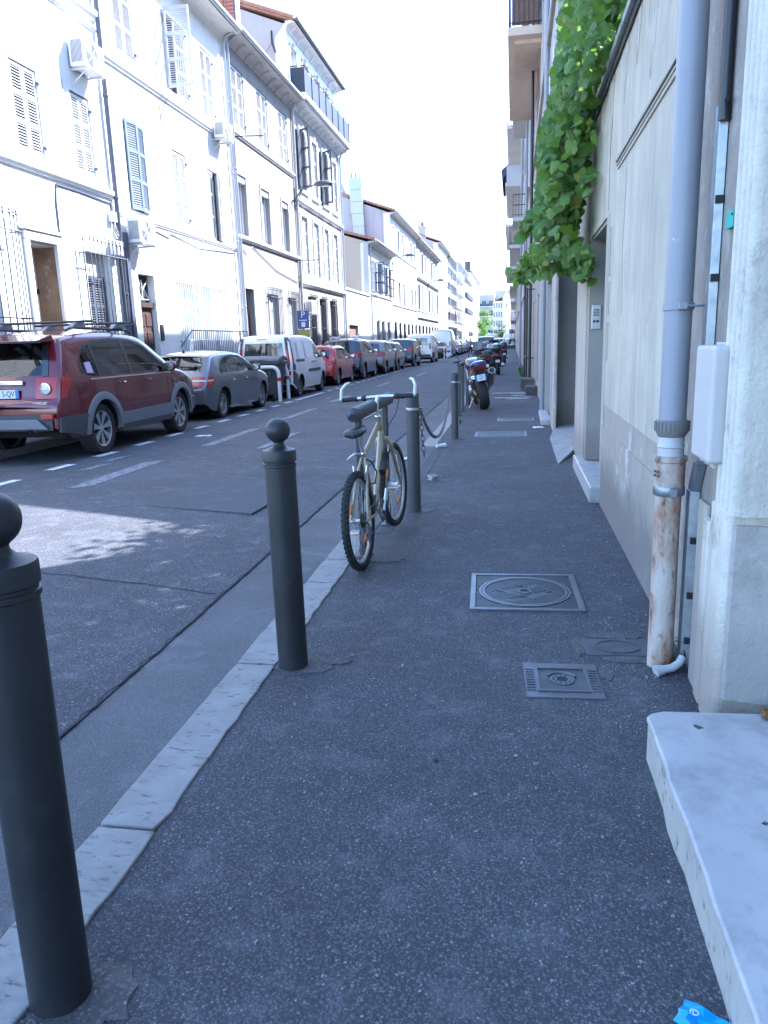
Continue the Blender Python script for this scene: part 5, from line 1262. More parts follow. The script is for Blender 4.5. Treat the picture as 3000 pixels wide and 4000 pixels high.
    def side_patch(s, name, pts_low, pts_up, mat, off=.006, sides=(1, -1), rows=5, par=None, n=24):
        lo, up = lerp_table(pts_low), lerp_table(pts_up); a0, a1 = pts_low[0][0], pts_low[-1][0]; out = None
        for side in sides:
            mb = MB(); a_ = [a0 + (a1 - a0) * i / n for i in range(n + 1)]
            vs = []
            for a in a_:
                zl, zu = lo(a), max(lo(a), up(a))
                for j in range(rows + 1): z = zl + (zu - zl) * j / rows; vs.append((side * (s.hw(a, z) + off), a, z))
            fs = [(i * (rows + 1) + j, (i + 1) * (rows + 1) + j, (i + 1) * (rows + 1) + j + 1, i * (rows + 1) + j + 1) for i in range(n) for j in range(rows)]
            mb.add(vs, fs); out = mb.build(name, mat, par or s.root, smooth=True)
        return out
    def solid_patch(s, name, pts_low, pts_up, mat, off=.02, sides=(1, -1), n=24, par=None):
        lo, up = lerp_table(pts_low), lerp_table(pts_up); a0, a1 = pts_low[0][0], pts_low[-1][0]
        for side in sides:
            vs = []; m_ = 6
            for i in range(n + 1):
                a = a0 + (a1 - a0) * i / n; zl, zu = lo(a), max(lo(a) + .001, up(a))
                for (f, o) in ((0, -.01), (0, off), (.5, off), (1, off), (1, -.01)): z = zl + (zu - zl) * f; vs.append((side * (s.hw(a, z) + o), a, z))
            fs = [(i * 5 + j, (i + 1) * 5 + j, (i + 1) * 5 + j + 1, i * 5 + j + 1) for i in range(n) for j in range(4)] + [(0, 1, 2, 3, 4), tuple(n * 5 + k for k in (4, 3, 2, 1, 0))]
            MB().add(vs, fs).build(name, mat, par or s.root, smooth=True, angle=40)
    def top_patch(s, name, a0, a1, u0, u1, mat, off=.006, n=14, lat=8):
        mb = MB(); vs = []
        for i in range(n + 1):
            a = a0 + (a1 - a0) * i / n; uu = u0 + (u1 - u0) * i / n
            for k in range(lat + 1): vs.append(s.top_pt(a, (-1 + 2 * k / lat) * uu, off))
        fs = [(i * (lat + 1) + k, i * (lat + 1) + k + 1, (i + 1) * (lat + 1) + k + 1, (i + 1) * (lat + 1) + k) for i in range(n) for k in range(lat)]
        return mb.add(vs, fs).build(name, mat, s.root, smooth=True)
    def rear_pt(s, z, u, off=0.0):
        a = s.srear(z); w_ = s.hw(a, z - .0)
        x = u * w_
        return Vector((x, a - .05 * (1 - u * u) * (1 if a < .002 else .9) - off, z))
    def rear_patch(s, name, z0, z1, u0, u1, mat, off=.01, n=6, lat=8, par=None, z0b=None):
        vs = []
        for i in range(n + 1):
            z = z0 + (z1 - z0) * i / n
            for k in range(lat + 1):
                q = s.rear_pt(z, u0 + (u1 - u0) * k / lat); q.y -= off; vs.append(q)
        fs = [(i * (lat + 1) + k, i * (lat + 1) + k + 1, (i + 1) * (lat + 1) + k + 1, (i + 1) * (lat + 1) + k) for i in range(n) for k in range(lat)]
        return MB().add(vs, fs).build(name, mat, par or s.root, smooth=True)
    def tail_lamp(s, z0, z1, s1, uin, mat='lamp_red', off=.012, shape=None, name='tail_lamp'):
        """lamp wrapping the rear corner: from s1 on the side round to uin on the back"""
        outs = []
        for side in (1, -1):
            vs = []; n = 10; m1, m2 = 8, 6
            for i in range(n + 1):
                f = i / n; z = z0 + (z1 - z0) * f; sr = s.srear(z); k = shape(f) if shape else 1.0
                se = sr + (s1 - sr) * k if s1 > sr else sr
                for j in range(m1): a = se + (sr + .03 - se) * j / (m1 - 1); vs.append((side * (s.hw(a, min(z, s.topf(a) - .02)) + off), a, z))
                for j in range(m2):
                    u = 1 + (uin - 1) * (j + .6) / m2; q = s.rear_pt(z, u); vs.append((side * q.x, q.y - off - .004, z))
            w_ = m1 + m2; fs = [(i * w_ + j, i * w_ + j + 1, (i + 1) * w_ + j + 1, (i + 1) * w_ + j) for i in range(n) for j in range(w_ - 1)]
            outs.append(MB().add(vs, fs).build(name, mat, s.root, smooth=True, angle=60))
        return outs
    def seams(s, ss, z0, z1f, mat='ink', slant=0.0):
        for q in ss:
            zt = z1f
            s.side_patch('door_seam', [(q - .004, z0), (q + .004, z0)], [(q - .004, zt), (q + .004, zt)], mat, .003, (1, -1), 8, n=1)
    def handles(s, ss, z, mat=None):
        for q in ss:
            for side in (1, -1): MB().tube([(side * (s.hw(q, z) + .005), q - .09, z), (side * (s.hw(q, z) + .03), q - .06, z + .004), (side * (s.hw(q, z) + .03), q + .06, z + .004), (side * (s.hw(q, z) + .005), q + .09, z)], .013, 6).build('door_handle', mat or s.paint, s.root, smooth=True)
    def mirrors(s, a, z, mat=None):
        for side in (1, -1):
            w_ = s.hw(a, z); m_ = Matrix.Translation((side * (w_ + .13), a, z + .05)) @ Matrix.Diagonal((.115, .07, .085, 1))
            o = MB().lathe([(0, -1), (.6, -.8), (.92, -.4), (1, .1), (.85, .6), (.5, .9), (0, 1)], 14).xf(m_).build('mirror', mat or s.paint, s.root, smooth=True)
            MB().box(side * (w_ - .03), side * (w_ + .1), a - .03, a + .03, z - .03, z + .01).build('mirror_arm', 'black_plastic', o)
            MB().lathe([(.085, 0), (0, .002)], 14).xf(Matrix.Translation((side * (w_ + .13), a - .066, z + .05)) @ Matrix.Rotation(R_(90), 4, 'X') @ Matrix.Diagonal((1, .75, 1, 1))).build('mirror_glass', 'chrome', o)
    def plate(s, z, chars, u=0.0, w_=.52, h_=.11):
        a = s.srear(z) - .07; x = u
        o = MB().box(x - w_ / 2, x + w_ / 2, a - .012, a, z - h_ / 2, z + h_ / 2).build('number_plate', 'plate_white', s.root)
        MB().box(x + w_ / 2 - .045, x + w_ / 2, a - .014, a - .0115, z - h_ / 2, z + h_ / 2).build('blue_band', 'plate_blue', o); MB().box(x - w_ / 2, x - w_ / 2 + .045, a - .014, a - .0115, z - h_ / 2, z + h_ / 2).build('blue_band', 'plate_blue', o)
        if chars: text('lettering', chars, .105, 'ink', o, frame_m((x + w_ / 2 - .06, a - .0135, z), (1, 0, 0), (0, 0, 1)), .001, 'RIGHT', .8)
        return o
# ---- maroon SUV
c = Car('parked_suv', 'maroon sport utility car with roof bars and silver alloy wheels, nearest of the parked cars', -6.48, 10.16, 4.64, .925,
        [(0, .74), (.015, .80), (.05, .83), (.07, .95), (.12, 1.13), (.20, 1.28), (.34, 1.53), (.38, 1.62), (.5, 1.66), (1.0, 1.705), (1.8, 1.72), (2.45, 1.68), (2.72, 1.62), (3.1, 1.4), (3.52, 1.14), (3.9, 1.09), (4.3, .98), (4.52, .84), (4.62, .66), (4.64, .5)],
        (1.02, 3.72), .365, 1.07, 1.70, .20, cat='suv', paint='paint_maroon', bottom=.31, ds=.035, spokes=7, tw=.235,
        win=([(.62, 1.172), (.68, 1.132), (.9, 1.117), (3.32, 1.112)], [(.62, 1.288), (.70, 1.408), (.85, 1.498), (1.1, 1.563), (1.7, 1.588), (2.3, 1.563), (2.62, 1.488), (3.0, 1.258), (3.28, 1.13), (3.32, 1.113)], ((.62, .98), (1.05, 1.92), (2.0, 3.28))), rearwin=(1.155, 1.56), screen=(2.78, 3.48))
win = [(.62, 1.16), (.68, 1.12), (.9, 1.105), (3.32, 1.10)]; wup = [(.62, 1.30), (.70, 1.42), (.85, 1.51), (1.1, 1.575), (1.7, 1.60), (2.3, 1.575), (2.62, 1.50), (3.0, 1.27), (3.32, 1.10)]
frame_up = [(.57, 1.28), (.66, 1.45), (.85, 1.55), (1.1, 1.61), (1.7, 1.635), (2.3, 1.61), (2.65, 1.53), (3.05, 1.30), (3.4, 1.10)]
def frames(c, lo, up, out, iv, wlo):
    """black trim round the glass: pillars between the panes, a bead over them"""
    f, g, h = lerp_table(lo), lerp_table(up), lerp_table(out); ends = [out[0][0]] + [x for ab in iv for x in ab] + [out[-1][0]]
    for a, b in zip(ends[0::2], ends[1::2]):
        if b - a > .01: q = [a + (b - a) * i / 6 for i in range(7)]; c.side_patch('pillar', [(x, f(x) - .01) for x in q], [(x, max(f(x), min(h(x), g(x) + .03))) for x in q], 'black_plastic', .005, n=6)
    q = [iv[0][0] + (iv[-1][1] - iv[0][0]) * i / 30 for i in range(31)]; c.side_patch('window_bead', [(x, g(x)) for x in q], [(x, g(x) + .028) for x in q], 'black_plastic', .005, n=40, rows=1)
frames(c, win, wup, frame_up, ((.62, .98), (1.05, 1.92), (2.0, 3.28)), 1.1)
for (a, b) in ((.62, .98), (1.05, 1.92), (2.0, 3.28)):
    f, g = lerp_table(win), lerp_table(wup); q = [a + (b - a) * i / 12 for i in range(13)]
    c.side_patch('side_window', [(x, f(x) + .008) for x in q], [(x, g(x) - .008) for x in q], 'car_window', .001)
c.side_patch('window_sill_chrome', [(.75, 1.068), (3.35, 1.062)], [(.75, 1.085), (3.35, 1.078)], 'alu', .008)
c.side_patch('pink_paper', [(.70, 1.16), (.86, 1.15)], [(.70, 1.30), (.86, 1.31)], 'lilac_paper', .0095, (1,))
c.rear_patch('rear_window', 1.155, 1.56, -.76, .76, 'car_window', .006); c.top_patch('windscreen', 2.78, 3.48, .76, .76, 'car_window')
for u in (-1, 1): c.rear_patch('window_edge', 1.15, 1.57, u * .75, u * .87, 'car_glass', .012)
MB().prism([(.02, 1.60), (.36, 1.68), (.4, 1.64), (.34, 1.585), (.1, 1.575)], 'x', -.62, .62).build('spoiler', 'paint_maroon', c.root, bevel=.012)
for a in (1.02, 3.72):
    n = 24; lo = []; up = []
    for i in range(n + 1):
        th = math.pi * i / n; lo.append((a - (c.Ra + .001) * math.cos(th), .365 + c.Ra * math.sin(th))); up.append((a - (c.Ra + .001) * math.cos(th), .365 + (c.Ra + .085) * math.sin(th) ** .9 + .0))
    # arch cladding ring, swept round the opening
    for side in (1, -1):
        mb = MB(); vs = []
        for i in range(n + 1):
            th = -.22 + (math.pi + .44) * i / n
            for (rad, o) in ((c.Ra - .005, -.03), (c.Ra - .005, .028), (c.Ra + .05, .032), (c.Ra + .095, .022), (c.Ra + .10, -.01)):
                y = a - rad * math.cos(th); z = max(.33, .365 + rad * math.sin(th)); vs.append((side * (c.hw(y, z) + o), y, z))
        mb.add(vs, [(i * 5 + j, (i + 1) * 5 + j, (i + 1) * 5 + j + 1, i * 5 + j + 1) for i in range(n) for j in range(4)]).build('arch_cladding', 'clad_light', c.root, smooth=True, angle=50)
c.solid_patch('sill_cladding', [(1.5, .31), (3.24, .31)], [(1.5, .55), (3.24, .56)], 'clad_light', .025); c.solid_patch('lower_sill_cladding', [(1.5, .29), (3.24, .29)], [(1.5, .38), (3.24, .38)], 'clad_grey', .028)  # lower band of the sill cladding is darker grey
c.solid_patch('rear_corner_cladding', [(.02, .42), (.56, .32)], [(.02, .62), (.56, .62)], 'clad_grey', .02); c.solid_patch('front_corner_cladding', [(4.18, .36), (4.55, .4)], [(4.18, .6), (4.55, .6)], 'clad_grey', .02)
c.rear_patch('rear_bumper_cladding', .45, .66, -.96, .96, 'clad_grey', .03); MB().prism([(-.55, .60), (.55, .60), (.7, .47), (-.7, .47)], 'y', -.115, -.08).build('skid_plate', 'clad_light', c.root, bevel=.01)
MB().tube([(.45, -.12, .46), (.45, .3, .46)], .045, 14, cap=False).build('exhaust', 'steel', c.root, smooth=True)
for o in c.tail_lamp(.86, 1.13, .30, .62, shape=lambda f: .45 + .55 * f): pass
for side in (1, -1):
    q = c.rear_pt(.985, side * .84); m_ = frame_m((q.x, q.y - .034, .985), (1, 0, 0), (0, 0, 1))
    MB().lathe([(.078, 0), (.078, .012), (.066, .014), (.066, .004)], 26).xf(m_).build('lamp_ring', 'chrome', c.root); MB().lathe([(.066, .006), (0, .010)], 24).xf(m_).build('lamp_lens', 'lamp_clear', c.root); MB().box(q.x - .065, q.x + .065, q.y - .049, q.y - .044, .982, .988).build('lamp_bar', 'chrome', c.root)
    MB().box(side * .62, side * .80, -.125, -.08, .60, .665).build('fog_lamp', 'lamp_red', c.root, bevel=.01)
c.plate(.93, 'S-QV'); MB().box(-.38, .32, .02, .06, 1.04, 1.10).build('chrome_bar', 'chrome', c.root, bevel=.01)
text('badge', 'CHEVROLET', .042, 'chrome', c.root, frame_m((.55, c.srear(.845) - .055, .80), (1, 0, 0), (0, 0, 1)), .002)
MB().tube([(.05, .10, 1.15), (-.5, .09, 1.185)], .012, 6).build('wiper', 'black_plastic', c.root)
c.seams((1.42, 2.28, 3.2), .5, 1.08); c.handles((1.62, 2.5), .985); c.mirrors(3.12, 1.12)
c.side_patch('fender_vent', [(3.40, .86), (3.50, .84)], [(3.40, .97), (3.50, .955)], 'chrome', .008); c.side_patch('fender_vent_inner', [(3.415, .875), (3.485, .86)], [(3.415, .955), (3.485, .94)], 'ink', .010)
for side in (1, -1):
    MB().tube([(side * .60, .75, 1.735), (side * .60, .9, 1.78), (side * .60, 2.5, 1.755), (side * .60, 2.65, 1.71)], .02, 8).build('roof_rail', 'clad_grey', c.root, smooth=True)
for a in (1.05, 2.2):
    MB().tube([(-1.05 if a < 2 else -.85, a, 1.86), (.86, a, 1.86)], .018, 8).build('roof_bar', 'black_plastic', c.root)
    for side in (1, -1): MB().prism([(a - .2, 1.77), (a - .08, 1.84), (a + .12, 1.86), (a + .2, 1.82), (a + .16, 1.77)], 'x', side * .60 - .04, side * .60 + .04).build('roof_bar_foot', 'clad_light', c.root, bevel=.012)
c.root.scale = (1.08, 1.08, 1.13)
# ---- grey hatchback
c = Car('parked_hatchback', 'metallic grey hatchback with split spoke wheels behind the maroon car', -6.68, 16.15, 4.24, .872,
        [(0, .66), (.01, .74), (.04, .80), (.09, .93), (.16, 1.02), (.3, 1.15), (.46, 1.28), (.54, 1.345), (.8, 1.39), (1.5, 1.425), (2.1, 1.39), (2.32, 1.345), (2.7, 1.15), (3.05, .985), (3.5, .93), (3.95, .81), (4.16, .66), (4.24, .48)],
        (.80, 3.45), .318, .93, 1.42, .17, paint='paint_grey', bottom=.2, ds=.035, spokes=5, style='split', tw=.215,
        win=([(.72, .985), (2.9, .975)], [(.72, 1.06), (.88, 1.20), (1.1, 1.285), (1.6, 1.325), (2.1, 1.295), (2.32, 1.24), (2.65, 1.08), (2.88, .98), (2.9, .976)], ((.72, 1.0), (1.06, 1.72), (1.8, 2.88))), rearwin=(1.03, 1.31), screen=(2.38, 3.0))
frames(c, [(.66, .985), (2.95, .97)], [(.66, 1.03), (.72, 1.06), (.88, 1.20), (1.1, 1.285), (1.6, 1.325), (2.1, 1.295), (2.32, 1.24), (2.65, 1.08), (2.95, .97)], [(.66, 1.03), (.85, 1.21), (1.1, 1.30), (1.6, 1.345), (2.1, 1.315), (2.35, 1.25), (2.7, 1.085), (2.95, .975)], ((.72, 1.0), (1.06, 1.72), (1.8, 2.88)), .98)
for (a, b) in ((.72, 1.0), (1.06, 1.72), (1.8, 2.88)):
    f = lambda x: .985; g = lerp_table([(.72, 1.06), (.88, 1.20), (1.1, 1.285), (1.6, 1.325), (2.1, 1.295), (2.32, 1.24), (2.65, 1.08), (2.88, .975)]); q = [a + (b - a) * i / 12 for i in range(13)]
    c.side_patch('side_window', [(x, .98) for x in q], [(x, g(x)) for x in q], 'car_window', .001)
c.rear_patch('rear_window', 1.03, 1.31, -.76, .76, 'car_window', .006); c.top_patch('windscreen', 2.38, 3.0, .76, .76, 'car_window')
for u in (-1, 1): c.rear_patch('window_edge', 1.025, 1.315, u * .75, u * .87, 'car_glass', .012)
c.tail_lamp(.72, .93, .33, .60, shape=lambda f: .55 + .45 * math.sin(f * math.pi))
c.tail_lamp(.825, .86, .26, .64, 'lamp_clear', .018, name='lamp_strip')
c.plate(.60, ''); c.seams((1.06, 1.78, 2.86), .35, .93); c.handles((1.28, 2.1), .80); c.mirrors(2.62, .98, 'paint_black')
c.rear_patch('rear_diffuser', .42, .50, -.7, .7, 'black_plastic', .02); MB().lathe([(.05, 1.42), (.03, 1.46), (.012, 1.5), (0, 1.5)], 8, (.0, .75, -.02)).build('roof_aerial', 'black_plastic', c.root)
c.side_patch('side_crease', [(.75, .845), (3.3, .80)], [(.75, .853), (3.3, .807)], 'paint_grey', .012)
# ---- white panel van
def vanbody(label, xr, yr, L, W, H, wheels, R, paint='paint_white', lod=0, name='parked_van', front=.8):
    k = H
    c = Car(name, label, xr, yr, L, W, [(0, .62), (.006, .9), (.03, 1.1), (.05, k * .8), (.09, k * .93), (.16, k * .975), (.4, k), (L * .45, k * 1.005), (L * .58, k * .97), (L * .64, k * .92), (L * .80, k * .62), (L * .93, k * .53), (L * .985, k * .40), (L, k * .28)],
            wheels, R, k * .55, k, .14, cat='van', paint=paint, bottom=.24, ds=.045 if lod == 0 else .1, spokes=9, style='wide', rimmat='rim_dark', tw=.2, lod=lod, ke=(.05, .17), edge=.10)
    return c
c = vanbody('small white panel van with tall red tail lamps behind the dark bin', -6.72, 23.05, 4.21, .91, 1.80, (.70, 3.39), .315)
c.rear_patch('rear_window', 1.17, 1.58, -.84, .84, 'car_glass', .012); c.top_patch('windscreen', 2.74, 3.34, .86, .93, 'car_glass')
c.side_patch('side_window', [(2.42, 1.11), (3.22, 1.10)], [(2.42, 1.52), (2.62, 1.52), (2.9, 1.36), (3.22, 1.11)], 'car_glass', .008)
c.side_patch('pressed_panel', [(.55, 1.12), (1.25, 1.12)], [(.45, 1.62), (1.25, 1.62)], 'paint_white', .012); c.side_patch('pressed_panel', [(1.36, 1.12), (2.25, 1.12)], [(1.36, 1.64), (2.25, 1.62)], 'paint_white', .012)
c.tail_lamp(.98, 1.42, .16, .93, shape=lambda f: .75 + .25 * f); c.tail_lamp(1.42, 1.74, .13, .95, 'clad_grey', .011, name='lamp_blank'); c.tail_lamp(.80, .98, .2, .94, 'clad_grey', .011, name='lamp_blank')
c.solid_patch('rear_corner_bumper', [(.02, .42), (.33, .3)], [(.02, .78), (.33, .66)], 'clad_grey', .02); c.rear_patch('rear_bumper', .44, .64, -.97, .97, 'clad_grey', .03); c.tail_lamp(.66, .78, .1, .90, 'lamp_red', .024, name='fog_lamp')
c.solid_patch('side_rubbing_strip', [(1.55, .70), (2.95, .70)], [(1.55, .79), (2.95, .79)], 'clad_grey', .02); c.side_patch('door_rail', [(.3, 1.03), (1.15, 1.03)], [(.3, 1.1), (1.15, 1.1)], 'clad_grey', .012)
c.seams((1.34, 2.3, 3.25), .4, 1.05); c.handles((2.05, 2.42), 1.0, 'black_plastic'); c.mirrors(3.05, 1.14, 'black_plastic'); c.plate(.83, '')
MB().box(-.2, .1, .06, .11, 1.66, 1.70).build('brake_light', 'lamp_red', c.root, bevel=.006)
# ---- red hatchback
def hatch(label, xr, yr, L, W, H, wheels, R, paint, lod=1, tall=0, cat='car', name='parked_car', tail=(.78, 1.0), rail=False, lampmat='lamp_red'):
    b = H * .655
    c = Car(name, label, xr, yr, L, W, [(0, .62), (.01, .72), (.05, .78), (.08, .9), (.14, b), (.26 + .06 * (1 - tall), b + .16), (.42, H - .14), (.5, H - .06), (.85, H - .015), (L * .42, H), (L * .53, H - .05), (L * .60, H - .13), (L * .75, b + .02), (L * .86, b - .06), (L * .95, b - .18), (L * .99, .6), (L, .46)],
            wheels, R, b - .02, H, .17, cat=cat, paint=paint, bottom=.22 if H < 1.58 else .28, ds=.05, lod=lod, spokes=5 + lod, style='split', tw=.2)
    up = [(.55, b + .10), (.72, H - .19), (1.0, H - .11), (L * .42, H - .09), (L * .53, H - .13), (L * .63, H - .26), (L * .715, b + .01)]
    c.side_patch('window_band', [(.55, b + .012), (L * .715, b - .005)], up, 'black_plastic', .004)
    g = lerp_table(up)
    for (a0, a1) in ((.62, L * .24), (L * .26, L * .43), (L * .45, L * .70)):
        q = [a0 + (a1 - a0) * i / 10 for i in range(11)]; c.side_patch('side_window', [(x, b + .025) for x in q], [(x, max(b + .03, g(x) - .02)) for x in q], 'car_glass', .008)
    c.rear_patch('rear_window', b + .03, H - .14, -.84, .84, 'car_glass', .012); c.top_patch('windscreen', L * .605, L * .74, .88, .93, 'car_glass')
    c.tail_lamp(tail[0], tail[1], .3, .66, lampmat, shape=lambda f: .6 + .4 * math.sin(f * math.pi))
    c.rear_patch('rear_bumper', .40, .52, -.94, .94, 'black_plastic', .02); c.plate(.68, ''); c.seams((L * .25, L * .44, L * .70), .35, b); c.handles((L * .31, L * .52), b - .12); c.mirrors(L * .64, b + .02, paint if lod < 1 else 'black_plastic')
    if rail:
        for side in (1, -1): MB().tube([(side * .55, .6, H), (side * .55, .75, H + .06), (side * .55, L * .5, H + .05), (side * .55, L * .54, H - .04)], .02, 6).build('roof_rail', 'alu', c.root)
    return c
c = hatch('bright red hatchback with blacked rear window between white van and dark suv', -6.85, 29.15, 3.95, .85, 1.45, (.72, 3.2), .31, 'paint_red', 0)
c = hatch('dark blue suv with silver roof rails and square tail lamps behind the red hatchback', -6.66, 33.5, 4.3, .91, 1.68, (.82, 3.49), .35, 'paint_darkblue', 1, 1, 'suv', 'parked_suv', (.92, 1.12), True)
MB().box(-.6, -.3, 1.1, 1.5, 1.74, 1.80).build('roof_box', 'alu', c.root, bevel=.02); MB().box(.3, .62, 1.1, 1.6, 1.74, 1.83).build('roof_box', 'alu', c.root, bevel=.02)
c = hatch('grey brown people carrier with squarish red lamps in the middle of the parked row', -6.52, 38.85, 4.1, .88, 1.60, (.72, 3.3), .32, 'paint_taupe', 1, 1, 'car', 'parked_car', (.85, 1.1))
c = hatch('small black car half hidden behind the grey brown people carrier', -6.55, 43.3, 3.8, .84, 1.5, (.68, 3.1), .30, 'paint_black', 1)
c = hatch('black suv with roof rails just before the white delivery van', -6.3, 48.9, 4.4, .91, 1.66, (.85, 3.5), .36, 'paint_black', 1, 1, 'suv', 'parked_suv', (.95, 1.15), True)
c = vanbody('white delivery van parked beyond the black suv', -5.98, 57.6, 4.9, .97, 1.97, (.95, 3.98), .34, lod=1)
c.tail_lamp(.95, 1.35, .1, .9); c.rear_patch('rear_window', 1.2, 1.7, -.8, .8, 'car_glass', .012); c.side_patch('side_window', [(2.9, 1.25), (3.75, 1.2)], [(2.9, 1.72), (3.1, 1.72), (3.4, 1.5), (3.75, 1.22)], 'car_glass', .008); c.rear_patch('rear_bumper', .42, .6, -.95, .95, 'clad_grey', .03); c.solid_patch('side_bumper', [(.05, .4), (.5, .3)], [(.05, .75), (.5, .7)], 'clad_grey', .02); c.mirrors(3.55, 1.3, 'black_plastic'); c.plate(.8, '')
c = hatch('dark parked car just past the delivery van beside red and white posts', -6.2, 70, 4.2, .88, 1.45, (.8, 3.4), .31, 'paint_black', 1)
c = vanbody('tall pale box van far down the parked row', -5.9, 75, 5.6, 1.0, 2.45, (1.0, 4.4), .36, 'paint_silver', 1)
c.rear_patch('rear_bumper', .42, .6, -.95, .95, 'clad_grey', .03); c.tail_lamp(1.0, 1.4, .1, .9)
for (lb, x, y, p, h) in (('first white car beyond the box van in the far parked row', -5.7, 82, 'paint_white', 1.5), ('second far car past the box van, dark', -5.7, 87.5, 'paint_darkblue', 1.5), ('silver car far along the left kerb before the crossing', -5.7, 93, 'paint_silver', 1.5), ('last dark car visible at the far left kerb', -5.7, 99, 'paint_black', 1.55)):
    hatch(lb, x, y, 4.1, .87, h, (.75, 3.3), .31, p, 2)
hatch('dark car standing in the far roadway beyond the walking man', -2.0, 84, 4.3, .9, 1.75, (.8, 3.4), .33, 'paint_black', 2, 1)
hatch('dark blue car with red tail lamps far ahead in the lane', -1.0, 104, 4.2, .88, 1.5, (.8, 3.4), .31, 'paint_darkblue', 2)
hatch('silver car with red lamps furthest ahead near the end of the street', .6, 118, 4.2, .88, 1.5, (.8, 3.4), .31, 'paint_silver', 2)
vanbody('white van in the road near the distant traffic light', -2.4, 122, 5, .98, 2.2, (.95, 4), .34, 'paint_white', 1)
vanbody('cream van in the road at the far end of the street', .1, 150, 5, .98, 2.4, (.95, 4), .34, 'paint_white', 1)
# ================================================================ street furniture on the near pavement
BOL = [(.0725, -.02), (.0725, 1.0), (.078, 1.004), (.078, 1.016), (.0735, 1.018), (.0735, 1.026), (.079, 1.03), (.079, 1.07), (.076, 1.078), (.055, 1.083), (.036, 1.092), (.026, 1.104), (.024, 1.112), (.028, 1.116)] + [(.0575 * math.cos(R_(a)), 1.168 + .0575 * math.sin(R_(a))) for a in range(-62, 91, 8)]
BOL[-1] = (0, BOL[-1][1])
bme = MB().lathe(BOL, 36).mesh('bollard', 'bollard_paint', smooth=True, angle=35)
def bollard(x, y, tilt, label):
    o = inst('bollard', bme); o.matrix_world = Matrix.Translation((x, y, 0)) @ Matrix.Rotation(R_(tilt), 4, 'Y'); o.location = (x, y, 0); tag(o, label, 'bollard', 'ball topped bollards')
    return o
b_ = bollard(-1.093, 1.39, .3, 'nearest ball topped dark grey bollard, cut off by the left edge of the photo'); b_.scale = (1, 1, 1.035)
bollard(-1.066, 3.34, -.3, 'whole dark grey ball topped bollard standing before the bicycle')
def post(x, y, h, r, label, mat='post_paint'):
    o = empty('post', (x, y, 0)); tag(o, label, 'post', 'plain steel posts along the kerb')
    MB().lathe([(r, -.02), (r, h - .02), (r * .96, h - .006), (r * .8, h), (0, h + .004)], 24).build('shaft', mat, o, smooth=True, angle=35)
    MB().lathe([(r + .002, h - .16), (r + .004, h - .155), (r + .004, h - .14), (r + .002, h - .135)], 20).build('chain_band', 'steel', o)
    MB().tori((r + .012, 0, h - .148), .012, .004, 'y', 12, 5).build('chain_eye', 'steel', o)
    return o
post(-.90, 6.80, 1.10, .06, 'grey steel post right behind the bicycle with a chain'); post(-.915, 12.05, 1.05, .056, 'slim grey steel post at the far end of the hanging chain'); post(-1.08, 18.5, 1.0, .06, 'grey steel post beyond the barrier, behind the nearest motorbike')
# hanging chain: every link its own
ch = empty('chain', (0, 0, 0)); tag(ch, 'rusty steel chain sagging between two grey posts', 'chain')
plain('chain_steel', (.16, .155, .15), .5, .7, var=.2, vs_=40)
lme = MB().tori((0, 0, 0), .017, .0045, 'y', 12, 5).xf(Matrix.Diagonal((1, 1, 1.75, 1))).mesh('link', 'chain_steel', smooth=True)
def chain_run(a, b, sag, n):
    a, b = Vector(a), Vector(b); P = []
    for i in range(n + 1):
        t = i / n; p = a.lerp(b, t); p.z -= sag * (1 - (2 * t - 1) ** 2); P.append(p)
    for i, (p, q) in enumerate(zip(P, P[1:])):
        d = (q - p).normalized(); m_ = d.to_track_quat('Z', 'Y').to_matrix().to_4x4()
        inst('link', lme, ch, Matrix.Translation((p + q) / 2) @ m_ @ Matrix.Rotation(R_(90 * (i % 2) + 20), 4, 'Z'))
chain_run((-.835, 6.80, .96), (-.96, 12.0, .90), .52, 112)
chain_run((-.832, 6.79, .95), (-.80, 6.80, .52), 0, 9)
# ---------------------------------------------------------------- bicycle rack hoop and bicycle
rk = empty('cycle_barrier', (0, 0, 0)); tag(rk, 'grey steel barrier hoop with a thick rounded top rail beside the bicycle', 'barrier')
P = [(-1.10, 5.14, 1.045), (-1.10, 5.16, 1.06), (-1.075, 5.8, 1.072), (-1.055, 6.40, 1.08), (-1.055, 6.42, 1.075)]
MB().tube(P, [.03, .052, .052, .052, .03], 16).build('top_rail', 'post_paint', rk, smooth=True)
for (x, y) in ((-1.095, 5.30), (-1.065, 6.28)):
    MB().box(x - .02, x + .02, y - .035, y + .035, -.02, 1.04).build('upright', 'post_paint', rk, bevel=.006); MB().box(x - .06, x + .06, y - .07, y + .07, -.01, .012).build('foot_plate', 'post_paint', rk)
plain('frame_champagne', (.42, .37, .27), .35, .6, var=.08, vs_=8); plain('saddle_black', (.02, .021, .024), .45); plain('cable_black', (.01, .01, .012), .4); plain('barend_white', (.6, .62, .64), .3, .5)
